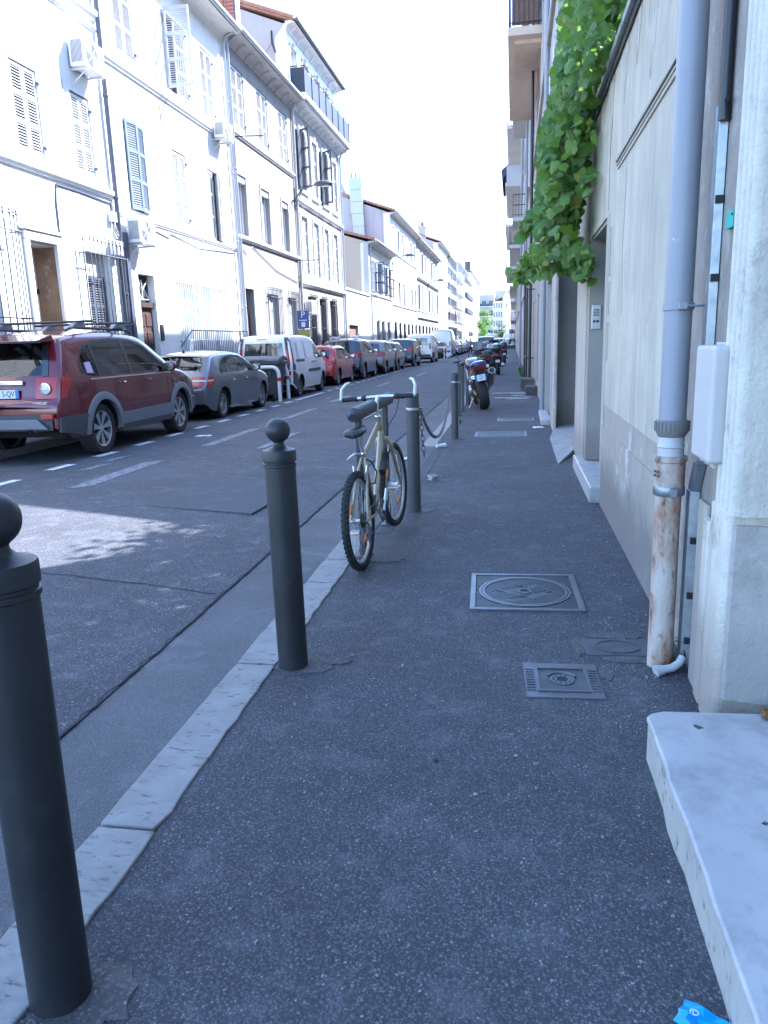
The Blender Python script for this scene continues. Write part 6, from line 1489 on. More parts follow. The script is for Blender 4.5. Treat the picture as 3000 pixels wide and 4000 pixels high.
def wheel(parent, name, y, R=.345, cassette=False, steer=0.0, x=0.0):
    o = MB().tori((0, 0, 0), R - .027, .026, 'x', 48, 10).build(name, 'black_rubber', parent, smooth=True)
    o.matrix_local = Matrix.Translation((x, y, R)) @ Matrix.Rotation(R_(steer), 4, 'Z')
    kn = MB()
    for i in range(56):
        a = 2 * math.pi * i / 56
        for (dx, dr) in ((-.017, -.008), (0, -.001), (.017, -.008)):
            m_ = Matrix.Rotation(a + (.05 if dx else 0), 4, 'X') @ Matrix.Translation((dx, 0, R + dr)); kn.tbox(m_, .0055, .009, .005)
    tag(kn.build('tread_knobs', 'black_rubber', o), kind='stuff')
    MB().lathe([(R - .052, -.011), (R - .066, -.008), (R - .072, 0), (R - .066, .008), (R - .052, .011), (R - .05, .011), (R - .05, -.011)], 48, cap=False).xf(Matrix.Rotation(R_(90), 4, 'Y')).build('rim', 'alu', o, smooth=True, angle=50)
    sp = MB()
    for i in range(32):
        a = 2 * math.pi * i / 32; b = a + (.35 if i % 4 < 2 else -.35); hx = .03 if i % 2 else -.03
        sp.tube([(hx, .022 * math.cos(b), .022 * math.sin(b)), (0, (R - .068) * math.cos(a), (R - .068) * math.sin(a))], .0014, 4, cap=False)
    sp.build('spokes', 'steel', o)
    MB().lathe([(.006, -.062), (.006, -.045), (.024, -.04), (.016, -.03), (.016, .03), (.024, .04), (.006, .045), (.006, .062)], 14).xf(Matrix.Rotation(R_(90), 4, 'Y')).build('hub', 'alu', o, smooth=True)
    for a in (50, 215): MB().box(-.006, .006, -.035, .035, -.012, .012).xf(Matrix.Rotation(R_(a), 4, 'X') @ Matrix.Translation((0, 0, R * .56)) ).build('spoke_reflector', 'orange_lens', o)
    if cassette:
        for k, r in enumerate((.056, .05, .044, .038, .032, .026)): MB().lathe([(r, 0), (r, .002), (.02, .002)], 22).xf(Matrix.Translation((.022 + k * .005, 0, 0)) @ Matrix.Rotation(R_(90), 4, 'Y')).build('sprocket', 'chain_steel', o)
    return o
def bicycle():
    b = empty('bicycle', (-1.03, 4.99, 0)); tag(b, 'champagne coloured mountain bike with white bar ends locked to the barrier', 'bicycle')
    b.rotation_mode = 'QUATERNION'; b.rotation_quaternion = (Matrix.Rotation(R_(-4.3), 3, 'Z') @ Matrix.Rotation(R_(-3.2), 3, 'Y') @ Matrix.Rotation(R_(2.9), 3, 'X')).to_quaternion()
    fy = 1.085; R = .345
    wheel(b, 'rear_wheel', 0, R, True); wheel(b, 'front_wheel', fy, R, False, -3)
    BBp = (0, .43, .30); ST = (0, .27, .775); HT = (0, .80, .945); HB = (0, .84, .815); AX = (0, 0, R)
    fr = MB(); fr.tube([BBp, ST], .0175, 12); fr.tube([(0, .275, .745), (0, .812, .905)], .018, 12); fr.tube([BBp, (0, .835, .835)], .022, 12); fr.tube([HB, HT], .022, 14)
    fr.tube([(-.034, .43, .30), (.034, .43, .30)], .021, 14)
    for s in (-1, 1):
        fr.tube([(s * .012, .27, .735), (s * .035, .20, .64), (s * .06, .02, R + .02), (s * .062, 0, R)], .010, 8); fr.tube([(s * .022, .41, .30), (s * .045, .30, .31), (s * .062, 0, R)], .009, 8)
    fr.tube([(-.04, .185, .62), (.04, .185, .62)], .007, 8)
    fr.build('frame', 'frame_champagne', b, smooth=True, angle=50)
    fk = MB(); fk.tube([(0, .845, .80), (0, .865, .775)], .02, 10)
    for s in (-1, 1): fk.tube([(0, .862, .775), (s * .035, .868, .765), (s * .056, .89, .71), (s * .06, .99, .5), (s * .06, fy, R)], [.02, .02, .018, .014, .01], 10)
    fk.build('fork', 'frame_champagne', b, smooth=True, angle=50)
    MB().lathe([(.023, 0), (.026, .006), (.026, .02), (.021, .026)], 16).xf(frame_m(HT, (1, 0, 0), (0, .95, .3))).build('headset', 'chrome', b, smooth=True)
    MB().tube([(0, .80, .945), (0, .786, 1.03), (0, .79, 1.06)], .012, 10).build('steerer', 'alu', b, smooth=True)
    MB().tube([(0, .785, 1.02), (0, .80, 1.07), (0, .86, 1.10)], [.015, .017, .016], 12).build('stem', 'alu', b, smooth=True)
    MB().tube([(-.285, .835, 1.093), (-.12, .85, 1.098), (0, .86, 1.10), (.12, .85, 1.098), (.285, .835, 1.093)], .0125, 12).build('handlebar', 'alu', b, smooth=True)
    for s in (-1, 1):
        MB().tube([(s * .165, .846, 1.096), (s * .285, .836, 1.093)], [.018, .0175], 12).build('grip', 'black_rubber', b, smooth=True); MB().lathe([(.02, 0), (.024, .01), (.024, .03), (.02, .036)], 12).xf(frame_m((s * .13, .848, 1.097), (0, 1, 0), (0, 0, 1))).build('shifter', 'black_plastic', b)
        MB().tube([(s * .292, .835, 1.09), (s * .295, .85, 1.12), (s * .297, .885, 1.17), (s * .27, .935, 1.205), (s * .245, .955, 1.21)], [.014, .013, .0125, .0125, .011], 10).build('bar_end', 'barend_white', b, smooth=True)
        MB().tube([(s * .10, .862, 1.09), (s * .12, .895, 1.085), (s * .20, .90, 1.07)], [.008, .008, .006], 7).build('brake_lever', 'black_plastic', b)
    MB().tube([(.11, .87, 1.09), (.14, .97, 1.06), (.10, 1.0, .95), (.03, .93, .84), (.0, .90, .74)], .003, 6).build('brake_cable', 'cable_black', b); MB().tube([(-.1, .87, 1.09), (-.04, .92, 1.02), (-.03, .86, .88), (-.01, .6, .82), (-.01, .35, .77)], .003, 6).build('gear_cable', 'cable_black', b)
    MB().tube([(.015, .27, .73), (.05, .3, .70), (.075, .32, .62), (.06, .3, .54), (.04, .2, .56)], .006, 8).build('lock_cable', 'cable_black', b)
    MB().tube([ST, (0, .225, .905)], .0132, 10).build('seat_post', 'alu', b, smooth=True); MB().lathe([(.019, 0), (.021, .004), (.021, .02), (.019, .024)], 14).xf(frame_m((0, .276, .755), (1, 0, 0), (0, 1, .3))).build('seat_clamp', 'chrome', b)
    MB().tube([(-.01, .25, .77), (-.05, .235, .775), (-.085, .24, .755), (-.11, .235, .735)], [.006, .008, .007, .005], 6).build('quick_release', 'barend_white', b)
    # saddle: lofted shell
    sec = [(.06, .0, .935), (.075, .062, .94), (.11, .082, .95), (.17, .08, .953), (.22, .055, .95), (.27, .034, .948), (.33, .022, .947), (.36, .012, .942)]
    vs = []; n = 12
    for (y, w_, z) in sec:
        for k in range(n):
            a = math.pi * 2 * k / n; vs.append(((max(w_, .004)) * math.cos(a), y, z + (.018 * math.sin(a) if math.sin(a) > 0 else .035 * math.sin(a) * (.6 + .4 * abs(math.cos(a))))))
    MB().add(vs, [(i * n + k, i * n + (k + 1) % n, (i + 1) * n + (k + 1) % n, (i + 1) * n + k) for i in range(len(sec) - 1) for k in range(n)] + [tuple(range(n)), tuple((len(sec) - 1) * n + k for k in range(n))[::-1]]).build('saddle', 'saddle_black', b, smooth=True, angle=70)
    MB().tube([(-.02, .1, .93), (-.02, .17, .908), (-.02, .28, .915), (0, .34, .93), (.02, .28, .915), (.02, .17, .908), (.02, .1, .93)], .0035, 6).build('saddle_rail', 'steel', b)
    for k, r in enumerate((.085, .07, .05)): MB().lathe([(r, 0), (r, .003), (r * .75, .003), (r * .75, 0)], 32, cap=False).xf(Matrix.Translation((.062 - k * .008, .43, .30)) @ Matrix.Rotation(R_(90), 4, 'Y')).build('chainring', 'chain_steel', b)
    for s, a in ((1, 62), (-1, 242)):
        ca, sa_ = math.cos(R_(a)), math.sin(R_(a)); e = (s * .085, .43 + .17 * ca, .30 + .17 * sa_)
        cr = MB().tube([(s * .07, .43, .30), e], [.012, .010], 8).build('crank', 'alu', b, smooth=True)
        pd = MB(); x0, x1 = s * .095, s * .185
        pd.box(x0, x1, e[1] - .04, e[1] - .032, e[2] - .011, e[2] + .011); pd.box(x0, x1, e[1] + .032, e[1] + .04, e[2] - .011, e[2] + .011); pd.box(x0, x0 + s * .006, e[1] - .032, e[1] + .032, e[2] - .009, e[2] + .009); pd.box(x1 - s * .006, x1, e[1] - .032, e[1] + .032, e[2] - .009, e[2] + .009); pd.tube([(x0, e[1], e[2]), (x1, e[1], e[2])], .008, 8)
        p_ = pd.build('pedal', 'alu', b); MB().box(s * .12, s * .16, e[1] - .046, e[1] - .040, e[2] - .007, e[2] + .007).build('pedal_reflector', 'orange_lens', p_)
    MB().tube([(.045, .43, .385), (.042, 0, .395)], .005, 5).build('chain', 'chain_steel', b); MB().tube([(.045, .43, .215), (.045, .09, .21), (.045, .05, .17), (.042, .01, .25), (.042, .02, .30)], .005, 5).build('chain_return', 'chain_steel', b)
    MB().tube([(.062, 0, .33), (.06, .03, .27), (.05, .04, .20), (.048, .06, .165)], [.012, .014, .012, .010], 8).build('derailleur', 'steel', b)
    for s in (-1, 1): MB().tube([(s * .03, .15, .60), (s * .045, .16, .66), (s * .05, .175, .70)], .007, 6).build('brake_arm', 'alu', b); MB().tube([(s * .032, .885, .66), (s * .045, .88, .74)], .007, 6).build('front_brake_arm', 'alu', b)
    MB().tube([(.02, .4, .42), (.03, .33, .40), (.04, .27, .38)], .012, 6).build('front_derailleur', 'black_plastic', b)
    MB().lathe([(.032, 0), (.032, .09), (.02, .1)], 12).xf(Matrix.Translation((.035, .62, .55)) @ Matrix.Rotation(R_(-55), 4, 'X')).build('bottle_cage', 'black_plastic', b)
bicycle()
# second barrier further on
rk = empty('cycle_barrier', (0, 0, 0)); tag(rk, 'slim grey steel barrier with two uprights left of the nearest motorbike', 'barrier')
for (x, y) in ((-1.10, 15.85), (-1.09, 16.75)): MB().box(x - .03, x + .03, y - .04, y + .04, -.02, 1.04).build('upright', 'post_paint', rk, bevel=.008); MB().box(x - .05, x + .05, y - .05, y + .05, -.01, .03).build('foot_plate', 'post_paint', rk)
MB().tube([(-1.1, 15.7, 1.05), (-1.09, 16.9, 1.05)], .045, 12).build('top_rail', 'post_paint', rk, smooth=True)
# ---------------------------------------------------------------- motorbikes
plain('lamp_darkred', (.16, .008, .01), .2, coat=.5)
carpaint('moto_blue', (.012, .03, .16), .25); carpaint('moto_black', (.02, .02, .022), .3); carpaint('moto_darkred', (.04, .008, .012), .3); plain('moto_gold', (.5, .34, .08), .35, .7); plain('exhaust_dull', (.4, .38, .35), .35, .8); carpaint('moto_silver', (.5, .52, .56), .3, .5)
def ellip(c_, r, rot=None, n=16, m_=8):
    mb = MB().lathe([(math.cos(R_(a)), math.sin(R_(a))) for a in range(-90, 91, 180 // m_)], n)
    mt_ = Matrix.Translation(c_) @ (rot or Matrix.Identity(4)) @ Matrix.Diagonal((r[0], r[1], r[2], 1)); return mb.xf(mt_)
def loft(sec, n=14, cap=True):
    """sections (y, half width, z centre, half height, x centre)"""
    vs = []
    for (y, w_, z, h_, x) in sec:
        for k in range(n): a = 2 * math.pi * k / n; c0, s0 = math.cos(a), math.sin(a); vs.append((x + w_ * math.copysign(abs(c0) ** .75, c0), y, z + h_ * math.copysign(abs(s0) ** .75, s0)))
    L = len(sec); fs = [(i * n + k, i * n + (k + 1) % n, (i + 1) * n + (k + 1) % n, (i + 1) * n + k) for i in range(L - 1) for k in range(n)]
    if cap: fs += [tuple(range(n))[::-1], tuple((L - 1) * n + k for k in range(n))]
    return MB().add(vs, fs)
def mwheel(parent, name, y, R, w_, rim='moto_black', x=0.0, tread=True):
    h = w_ / 2
    o = MB().lathe([(R * .66, -h * .7), (R * .8, -h), (R * .92, -h * .85), (R * .98, -h * .5), (R, 0), (R * .98, h * .5), (R * .92, h * .85), (R * .8, h), (R * .66, h * .7)], 40, cap=False).xf(Matrix.Rotation(R_(90), 4, 'Y')).build(name, 'black_rubber', parent, smooth=True, angle=60)
    o.location = (x, y, R)
    q = MB().lathe([(R * .66, -h * .6), (R * .6, -h * .3), (R * .6, h * .3), (R * .66, h * .6)], 30, cap=False).xf(Matrix.Rotation(R_(90), 4, 'Y'))
    for k in range(5):
        a = 2 * math.pi * k / 5; q.tube([(0, .04 * math.cos(a), .04 * math.sin(a)), (0, R * .63 * math.cos(a), R * .63 * math.sin(a))], .018, 6)
    q.lathe([(.04, -h), (.04, h)], 12, mat=Matrix.Rotation(R_(90), 4, 'Y')); q.build('rim', rim, o)
    MB().lathe([(R * .42, 0), (R * .42, .004), (R * .3, .004), (R * .3, 0)], 26, cap=False).xf(Matrix.Translation((-h * .8, 0, 0)) @ Matrix.Rotation(R_(90), 4, 'Y')).build('brake_disc', 'steel', o)
    return o
def motorbike(loc, yaw, lean, label, paint, seat_z=.82, l1='CK', l2='777'):
    b = empty('motorbike', loc); b.scale = (1.16, 1.08, 1.08); tag(b, label, 'motorbike', 'motorbikes parked on the pavement')
    b.rotation_mode = 'QUATERNION'; b.rotation_quaternion = (Matrix.Rotation(R_(yaw), 3, 'Z') @ Matrix.Rotation(R_(lean), 3, 'Y')).to_quaternion()
    mwheel(b, 'rear_wheel', 0, .315, .205, 'moto_black'); mwheel(b, 'front_wheel', 1.42, .30, .12, 'moto_black')
    loft([(-.33, .06, .95, .03, 0), (-.31, .13, .95, .055, 0), (-.2, .155, .94, .08, 0), (.0, .155, .90, .085, 0), (.2, .11, .85, .07, 0), (.35, .09, .81, .05, 0)]).build('tail_fairing', paint, b, smooth=True, angle=60)
    loft([(-.05, .1, .985, .02, 0), (.1, .13, .945, .03, 0), (.3, .14, .87, .035, 0), (.55, .11, .84, .035, 0)]).build('seat', 'saddle_black', b, smooth=True, angle=60)
    loft([(.45, .09, .86, .06, 0), (.55, .15, .90, .11, 0), (.75, .18, .93, .14, 0), (.95, .16, .92, .12, 0), (1.05, .1, .88, .08, 0)]).build('fuel_tank', 'moto_black', b, smooth=True, angle=60)
    MB().prism([(-.12, .84), (.12, .84), (.14, .90), (.08, .935), (-.08, .935), (-.14, .90)], 'y', -.345, -.30).build('tail_lamp', 'lamp_darkred', b, bevel=.008)
    MB().prism([(-.26, .60), (-.30, .84), (.0, .84), (.0, .66)], 'x', -.09, .09).build('tail_undertray', 'black_plastic', b, bevel=.01)
    mp = frame_m((0, -.335, .68), (1, 0, 0), (0, .25, 1))
    pl = MB().box(-.10, .10, -.065, .065, -.004, .004).xf(mp).build('number_plate', 'plate_white', b)
    for s in (-1, 1): MB().box(s * .1, s * .075, -.065, .065, .004, .0055).xf(mp).build('blue_band', 'plate_blue', pl)
    text('lettering', l1, .06, 'ink', pl, mp @ Matrix.Translation((0, .03, .006)), .001); text('lettering', l2, .06, 'ink', pl, mp @ Matrix.Translation((0, -.032, .006)), .001)
    for s in (-1, 1):
        MB().tube([(s * .09, -.22, .80), (s * .19, -.24, .80)], [.008, .02], 8).build('indicator', 'orange_lens', b)
        MB().tube([(s * .11, 0, .315), (s * .11, .5, .40)], [.022, .035], 8).build('swing_arm', 'moto_gold' if s < 0 else 'alu', b, smooth=True)
        MB().tube([(s * .09, 1.42, .30), (s * .095, 1.22, .80), (s * .095, 1.16, .98)], [.024, .024, .02], 10).build('fork_leg', 'moto_gold', b, smooth=True)
        MB().tube([(s * .05, 1.15, .99), (s * .2, 1.12, 1.02), (s * .36, 1.02, 1.02)], .012, 8).build('handlebar', 'black_plastic', b); MB().tube([(s * .24, 1.09, 1.02), (s * .37, 1.015, 1.02)], .018, 8).build('grip', 'black_rubber', b)
        MB().tube([(s * .22, 1.12, 1.03), (s * .30, 1.1, 1.15), (s * .38, 1.1, 1.2)], .006, 6).build('mirror_stalk', 'black_plastic', b)
        MB().tbox(Matrix.Translation((s * .43, 1.10, 1.21)) @ Matrix.Rotation(R_(18 * s), 4, 'Y'), .065, .012, .042).build('mirror', 'moto_silver', b, bevel=.012)
        MB().tube([(s * .13, .42, .40), (s * .22, .40, .40)], .012, 6).build('foot_peg', 'steel', b)
        MB().tube([(s * .12, .25, .80), (s * .16, .6, .62), (s * .12, 1.05, .85)], .022, 8).build('frame_spar', 'alu', b, smooth=True)
    MB().box(-.15, .15, .42, .88, .22, .62).build('engine', 'moto_black', b, bevel=.05, seg=3); MB().lathe([(.11, -.19), (.12, -.17), (.12, .17), (.11, .19)], 18).xf(Matrix.Translation((0, .6, .38)) @ Matrix.Rotation(R_(90), 4, 'Y')).build('crankcase', 'steel', b, smooth=True)
    MB().tube([(.14, .62, .28), (.17, .35, .36), (.19, .1, .48)], .028, 10).build('exhaust_pipe', 'exhaust_dull', b, smooth=True)
    MB().tube([(.19, .2, .45), (.205, .12, .50), (.225, -.28, .78)], [.035, .07, .075], 16).build('silencer', 'exhaust_dull', b, smooth=True); MB().tube([(.2252, -.283, .782), (.228, -.30, .795)], .045, 14).build('silencer_mouth', 'black_plastic', b)
    loft([(1.12, .1, 1.0, .06, 0), (1.22, .12, .96, .1, 0), (1.32, .1, .93, .09, 0), (1.38, .05, .92, .05, 0)]).build('headlamp_cowl', 'moto_black', b, smooth=True, angle=60)
    MB().grid(lambda u, v: (-.09 + .18 * u, 1.40 + .3 * math.sin((v - .5) * 2.2), .30 + .325 * math.cos((v - .5) * 2.2)), 4, 10).build('front_mudguard', paint, b, smooth=True)
    MB().grid(lambda u, v: (-.1 + .2 * u, .34 * math.sin((v - .2) * 1.9), .315 + .335 * math.cos((v - .2) * 1.9)), 4, 8).build('rear_hugger', 'black_plastic', b, smooth=True)
    MB().tube([(-.12, .5, .25), (-.22, .42, .10), (-.28, .38, .015)], .012, 6).build('side_stand', 'steel', b)
    for k in range(4): MB().tube([(.11 * (-1) ** k, .4 + k * .05, .55), (.14 * (-1) ** k, .3, .45 - k * .03), (-.12, .2, .3)], .006, 5).build('hose', 'cable_black', b)
    return b
motorbike((-.635, 17.28, 0), 9, -9.5, 'blue tailed sports motorbike seen from behind with a wide rear tyre', 'moto_blue')
def scooter(loc, yaw, lean, label, paint, box, screen=True, boxmat='moto_silver', l1='', plate=True):
    b = empty('scooter', loc); b.scale = (1.16, 1.1, 1.12); tag(b, label, 'scooter', 'scooters parked on the pavement')
    b.rotation_mode = 'QUATERNION'; b.rotation_quaternion = (Matrix.Rotation(R_(yaw), 3, 'Z') @ Matrix.Rotation(R_(lean), 3, 'Y')).to_quaternion()
    mwheel(b, 'rear_wheel', 0, .27, .15); mwheel(b, 'front_wheel', 1.38, .27, .12)
    loft([(-.28, .06, .78, .05, 0), (-.24, .16, .74, .11, 0), (-.05, .2, .66, .17, 0), (.2, .2, .60, .19, 0), (.5, .17, .48, .16, 0), (.75, .15, .34, .08, 0)]).build('body', paint, b, smooth=True, angle=60)
    loft([(-.2, .12, .86, .03, 0), (0, .16, .84, .045, 0), (.3, .17, .79, .045, 0), (.6, .12, .77, .035, 0)]).build('seat', 'saddle_black', b, smooth=True, angle=60)
    MB().box(-.16, .16, .62, 1.0, .26, .34).build('footboard', 'black_plastic', b, bevel=.02)
    loft([(.98, .16, .36, .08, 0), (1.04, .21, .6, .24, 0), (1.14, .2, .78, .22, 0), (1.28, .12, .82, .13, 0), (1.36, .05, .78, .06, 0)]).build('leg_shield', paint, b, smooth=True, angle=60)
    MB().prism([(-.12, .70), (.12, .70), (.15, .77), (-.15, .77)], 'y', -.29, -.25).build('tail_lamp', 'lamp_darkred', b, bevel=.008)
    if plate:
        pl = MB().box(-.085, .085, -.275, -.265, .48, .58).build('number_plate', 'plate_white', b); MB().box(-.085, -.065, -.277, -.2745, .48, .58).build('blue_band', 'plate_blue', pl)
        MB().box(-.09, .09, -.265, -.1, .44, .62).build('plate_bracket', 'black_plastic', b)
    for s in (-1, 1):
        MB().tube([(0, 1.06, 1.0), (s * .2, 1.0, 1.06), (s * .33, .93, 1.05)], .014, 8).build('handlebar', 'black_plastic', b); MB().tube([(s * .22, 1.0, 1.07), (s * .30, 1.02, 1.2)], .006, 6).build('mirror_stalk', 'black_plastic', b)
        ellip((s * .34, 1.02, 1.25), (.085, .014, .055)).build('mirror', 'moto_silver', b, smooth=True); MB().tube([(s * .07, 1.38, .27), (s * .06, 1.2, .7)], .02, 8).build('fork_leg', 'steel', b)
    MB().tube([(.17, .25, .3), (.19, .0, .34), (.19, -.25, .40)], [.04, .065, .06], 12).build('exhaust', 'exhaust_dull', b, smooth=True)
    if screen: MB().grid(lambda u, v: (-.15 + .3 * u, 1.13 - .14 * v - .06 * (2 * u - 1) ** 2, 1.02 + .3 * v), 6, 4).build('windscreen', screen if isinstance(screen, str) else 'car_glass', b, smooth=True)
    if box:
        loft([(-.42, .16, 1.02, .10, 0), (-.38, .21, 1.03, .14, 0), (-.2, .22, 1.04, .15, 0), (-.04, .2, 1.03, .13, 0), (-.01, .15, 1.03, .09, 0)]).build('top_box', 'moto_black', b, smooth=True, angle=60); MB().lathe([(.2, 0), (.17, .04), (.08, .07), (0, .075)], 18, (0, -.2, 1.15)).build('top_box_lid', boxmat, b, smooth=True)
    MB().tube([(-.1, .3, .2), (-.2, .26, .02)], .012, 6).build('side_stand', 'steel', b)
    return b
scooter((-.66, 34.2, 0), 3, -4, 'black scooter with silver lidded top box beside the dark bin', 'moto_darkred', True)
scooter((-1.0, 28.6, 0), 14, -5, 'black scooter with a cream windscreen just past the nearest motorbike', 'moto_black', False, 'curtain')
scooter((-.95, 40.5, 0), 6, -4, 'dark scooter half hidden behind the black bin', 'moto_black', True, True, 'moto_black', plate=False)
scooter((-.55, 49.0, 0), 4, -4, 'blue and silver scooter furthest along the pavement', 'moto_blue', True)
# ---------------------------------------------------------------- bins, hoops, signs
plain('bin_plastic', (.055, .06, .065), .55, var=.1, vs_=4); plain('hoop_white', (.72, .73, .75), .4, dirt=(.5, .5, .5)); plain('hoop_red', (.5, .03, .03), .4); plain('sign_blue', (.03, .09, .28), .4)
bn = empty('litter_bin', (-1.12, 35.2, 0)); tag(bn, 'dark cylindrical litter bin between the scooters', 'bin')
MB().lathe([(.2, 0), (.225, .05), (.235, .85), (.225, .9), (.2, .92), (.19, .9)], 20).build('drum', 'bin_plastic', bn, smooth=True, angle=35); MB().lathe([(.24, .92), (.22, 1.0), (.1, 1.06), (0, 1.07)], 20).build('hood', 'bin_plastic', bn, smooth=True)
wb = empty('waste_container', (-7.5, 22.28, -.1)); tag(wb, 'dark grey wheeled waste container with tilted lid behind the grey hatchback', 'waste container')
mb = MB(); mb.add([(-.52, -.32, .2), (.5, -.32, .2), (.5, .32, .2), (-.52, .32, .2), (-.63, -.40, 1.14), (.62, -.40, 1.14), (.62, .42, 1.14), (-.63, .42, 1.14)], [(0, 3, 2, 1), (4, 5, 6, 7), (0, 1, 5, 4), (1, 2, 6, 5), (2, 3, 7, 6), (3, 0, 4, 7)]); mb.build('tub', 'bin_plastic', wb, bevel=.03)
MB().box(-.67, .66, -.44, .46, 1.12, 1.19).build('rim', 'bin_plastic', wb, bevel=.015)
lid = MB().prism([(-.45, 1.20), (-.40, 1.28), (.1, 1.36), (.46, 1.30), (.46, 1.20)], 'x', -.66, .65).build('lid', 'grey_plastic', wb, bevel=.02)
for x in (-.1, .12): MB().tube([(x - .08, -.45, 1.23), (x - .08, -.5, 1.24), (x + .08, -.5, 1.24), (x + .08, -.45, 1.23)], .014, 6).build('lid_handle', 'bin_plastic', lid)
for (x, y) in ((-.4, -.25), (.4, -.25), (-.4, .25), (.4, .25)): MB().lathe([(.09, -.025), (.1, -.02), (.1, .02), (.09, .025)], 16).xf(Matrix.Translation((x, y, .1)) @ Matrix.Rotation(R_(90), 4, 'Y')).build('castor', 'black_rubber', wb); MB().box(x - .04, x + .04, y - .03, y + .03, .12, .22).build('castor_fork', 'steel', wb)
MB().tube([(.3, -.38, .75), (.34, -.39, .86), (.28, -.4, .9)], .012, 5).build('graffiti_mark', 'yellow_sign', wb)
def hoop(y, x0, x1, label):
    o = empty('hoop_barrier', (0, 0, 0)); tag(o, label, 'barrier', 'white hoop barriers with red bands'); z = .93; r = .055
    pts = [(x0, y, -.1), (x0, y, z - .2)] + [(x0 - .2 + .2 * math.cos(R_(a)), y, z - .2 + .2 * math.sin(R_(a))) for a in (20, 45, 70, 90)] + [(x1 + .2, y, z)] + [(x1 + .2 - .2 * math.sin(R_(a)), y, z - .2 + .2 * math.cos(R_(a))) for a in (20, 45, 70, 90)] + [(x1, y, -.1)]
    MB().tube(pts, r, 14).build('hoop', 'hoop_white', o, smooth=True)
    for x in (x0, x1): MB().lathe([(r + .003, .52), (r + .004, .525), (r + .004, .625), (r + .003, .63)], 16, (x, y, 0)).build('red_band', 'hoop_red', o)
hoop(21.75, -6.84, -8.15, 'nearer white hoop barrier with red band in front of the white van'); hoop(22.82, -6.9, -8.15, 'second white hoop barrier close to the rear of the white van')
hoop(68.6, -6.1, -8.0, 'nearer of two far white hoop barriers past the delivery van'); hoop(69.4, -5.9, -8.0, 'farther of two far white hoop barriers past the delivery van')
def sign(x, y, z, kind, label, s=.28):
    o = empty('road_sign', (x, y, 0)); tag(o, label, 'road sign', 'road signs')
    MB().lathe([(.03, -.05), (.03, z + s)], 10).build('pole', 'post_paint', o)
    if kind == 'P':
        MB().box(-s, s, -.05, -.035, z - s, z + s).build('panel', 'sign_blue', o, bevel=.005); text('letter', 'P', s * 1.7, 'plate_white', o, frame_m((0, -.052, z), (1, 0, 0), (0, 0, 1)), .002)
    elif kind == 'meter':
        MB().box(-.25, .25, -.05, -.035, z - .42, z + .30).build('panel', 'sign_blue', o, bevel=.005); text('letter', 'P', .36, 'plate_white', o, frame_m((0, -.052, z + .13), (1, 0, 0), (0, 0, 1)), .002)
        MB().box(-.16, .16, -.053, -.05, z - .1, z - .07).build('text_line', 'plate_white', o); MB().box(-.08, .08, -.054, -.05, z - .35, z - .16).build('ticket_symbol', 'plate_white', o)
        MB().prism([(-.26, z - .45), (.26, z - .45), (.26, z - .72), (.08, z - .98), (-.08, z - .98), (-.26, z - .72)], 'y', -.05, -.035).build('yellow_panel', 'yellow_sign', o)
    else:
        MB().lathe([(s, 0), (s, .012), (0, .012)], 24).xf(frame_m((0, -.04, z), (1, 0, 0), (0, 0, 1))).build('disc', 'post_paint' if kind == 'back' else 'hoop_red', o)
sign(-8.55, 31.0, 2.62, 'meter', 'blue parking sign over a yellow panel before the stone house'); sign(-8.5, 117, 2.5, 'P', 'far blue parking sign on the left pavement', .32); sign(-8.3, 104, 2.7, 'back', 'round grey sign back near the far parking sign', .36)
sign(-8.2, 150, 2.6, 'P', 'farthest blue sign board before the crossing', .4); sign(-.35, 125, 2.6, 'P', 'distant blue sign on the right hand pavement edge', .34); sign(.1, 110, 2.4, 'no', 'distant red round sign by the right hand wall', .17)
tl = empty('traffic_light', (-5.2, 165, 0)); tag(tl, 'distant traffic light showing green', 'traffic light')
MB().lathe([(.06, -.1), (.06, 3.2)], 8).build('pole', 'post_paint', tl); MB().box(-.15, .15, -.12, .12, 2.5, 3.4).build('head', 'iron_black', tl)
m_, nt_, b_ = _nt('green_lamp'); b_.inputs['Emission Color'].default_value = (.02, 1, .45, 1); b_.inputs['Emission Strength'].default_value = 3
MB().lathe([(.11, 0), (0, .03)], 12).xf(frame_m((0, -.12, 2.65), (1, 0, 0), (0, 0, 1))).build('green_lens', 'green_lamp', tl)
# ---------------------------------------------------------------- litter and small things lying about
plain('litter_white', (.68, .69, .7), .6, var=.05); plain('litter_blue', (.01, .33, .72), .35); plain('dead_leaf', (.16, .075, .025), .8, var=.3, vs_=30); plain('grit_pale', (.3, .295, .285), .8); plain('stone_dark', (.035, .035, .04), .9)
def crumple(name, x, y, sx, sy, h, mat, label, cat, rz=0, seed=1, z=.0):
    rr = random.Random(seed)
    hs = [[rr.uniform(.2, 1) * h for _ in range(7)] for _ in range(7)]
    def f(u, v):
        i, j = int(round(u * 6)), int(round(v * 6)); e = 0 if i in (0, 6) or j in (0, 6) else 1
        return (x + (u - .5) * sx * math.cos(rz) - (v - .5) * sy * math.sin(rz) + rr.uniform(-.08, .08) * sx * .5, y + (u - .5) * sx * math.sin(rz) + (v - .5) * sy * math.cos(rz) + rr.uniform(-.08, .08) * sy * .5, z + .004 + hs[i][j] * (.35 + .65 * e))
    o = MB().grid(f, 6, 6).build(name, mat, smooth=False); so = o.modifiers.new('thick', 'SOLIDIFY'); so.thickness = .002
    return tag(o, label, cat)
wr = crumple('wrapper', .45, 1.505, .14, .08, .02, 'litter_blue', 'bright blue crumpled wrapper at the foot of the doorstep', 'litter', R_(-35), 5)
text('lettering', 'fD', .022, 'litter_white', wr, Matrix.Translation((.42, 1.52, .027)) @ Matrix.Rotation(R_(-20), 4, 'Z'), .001)
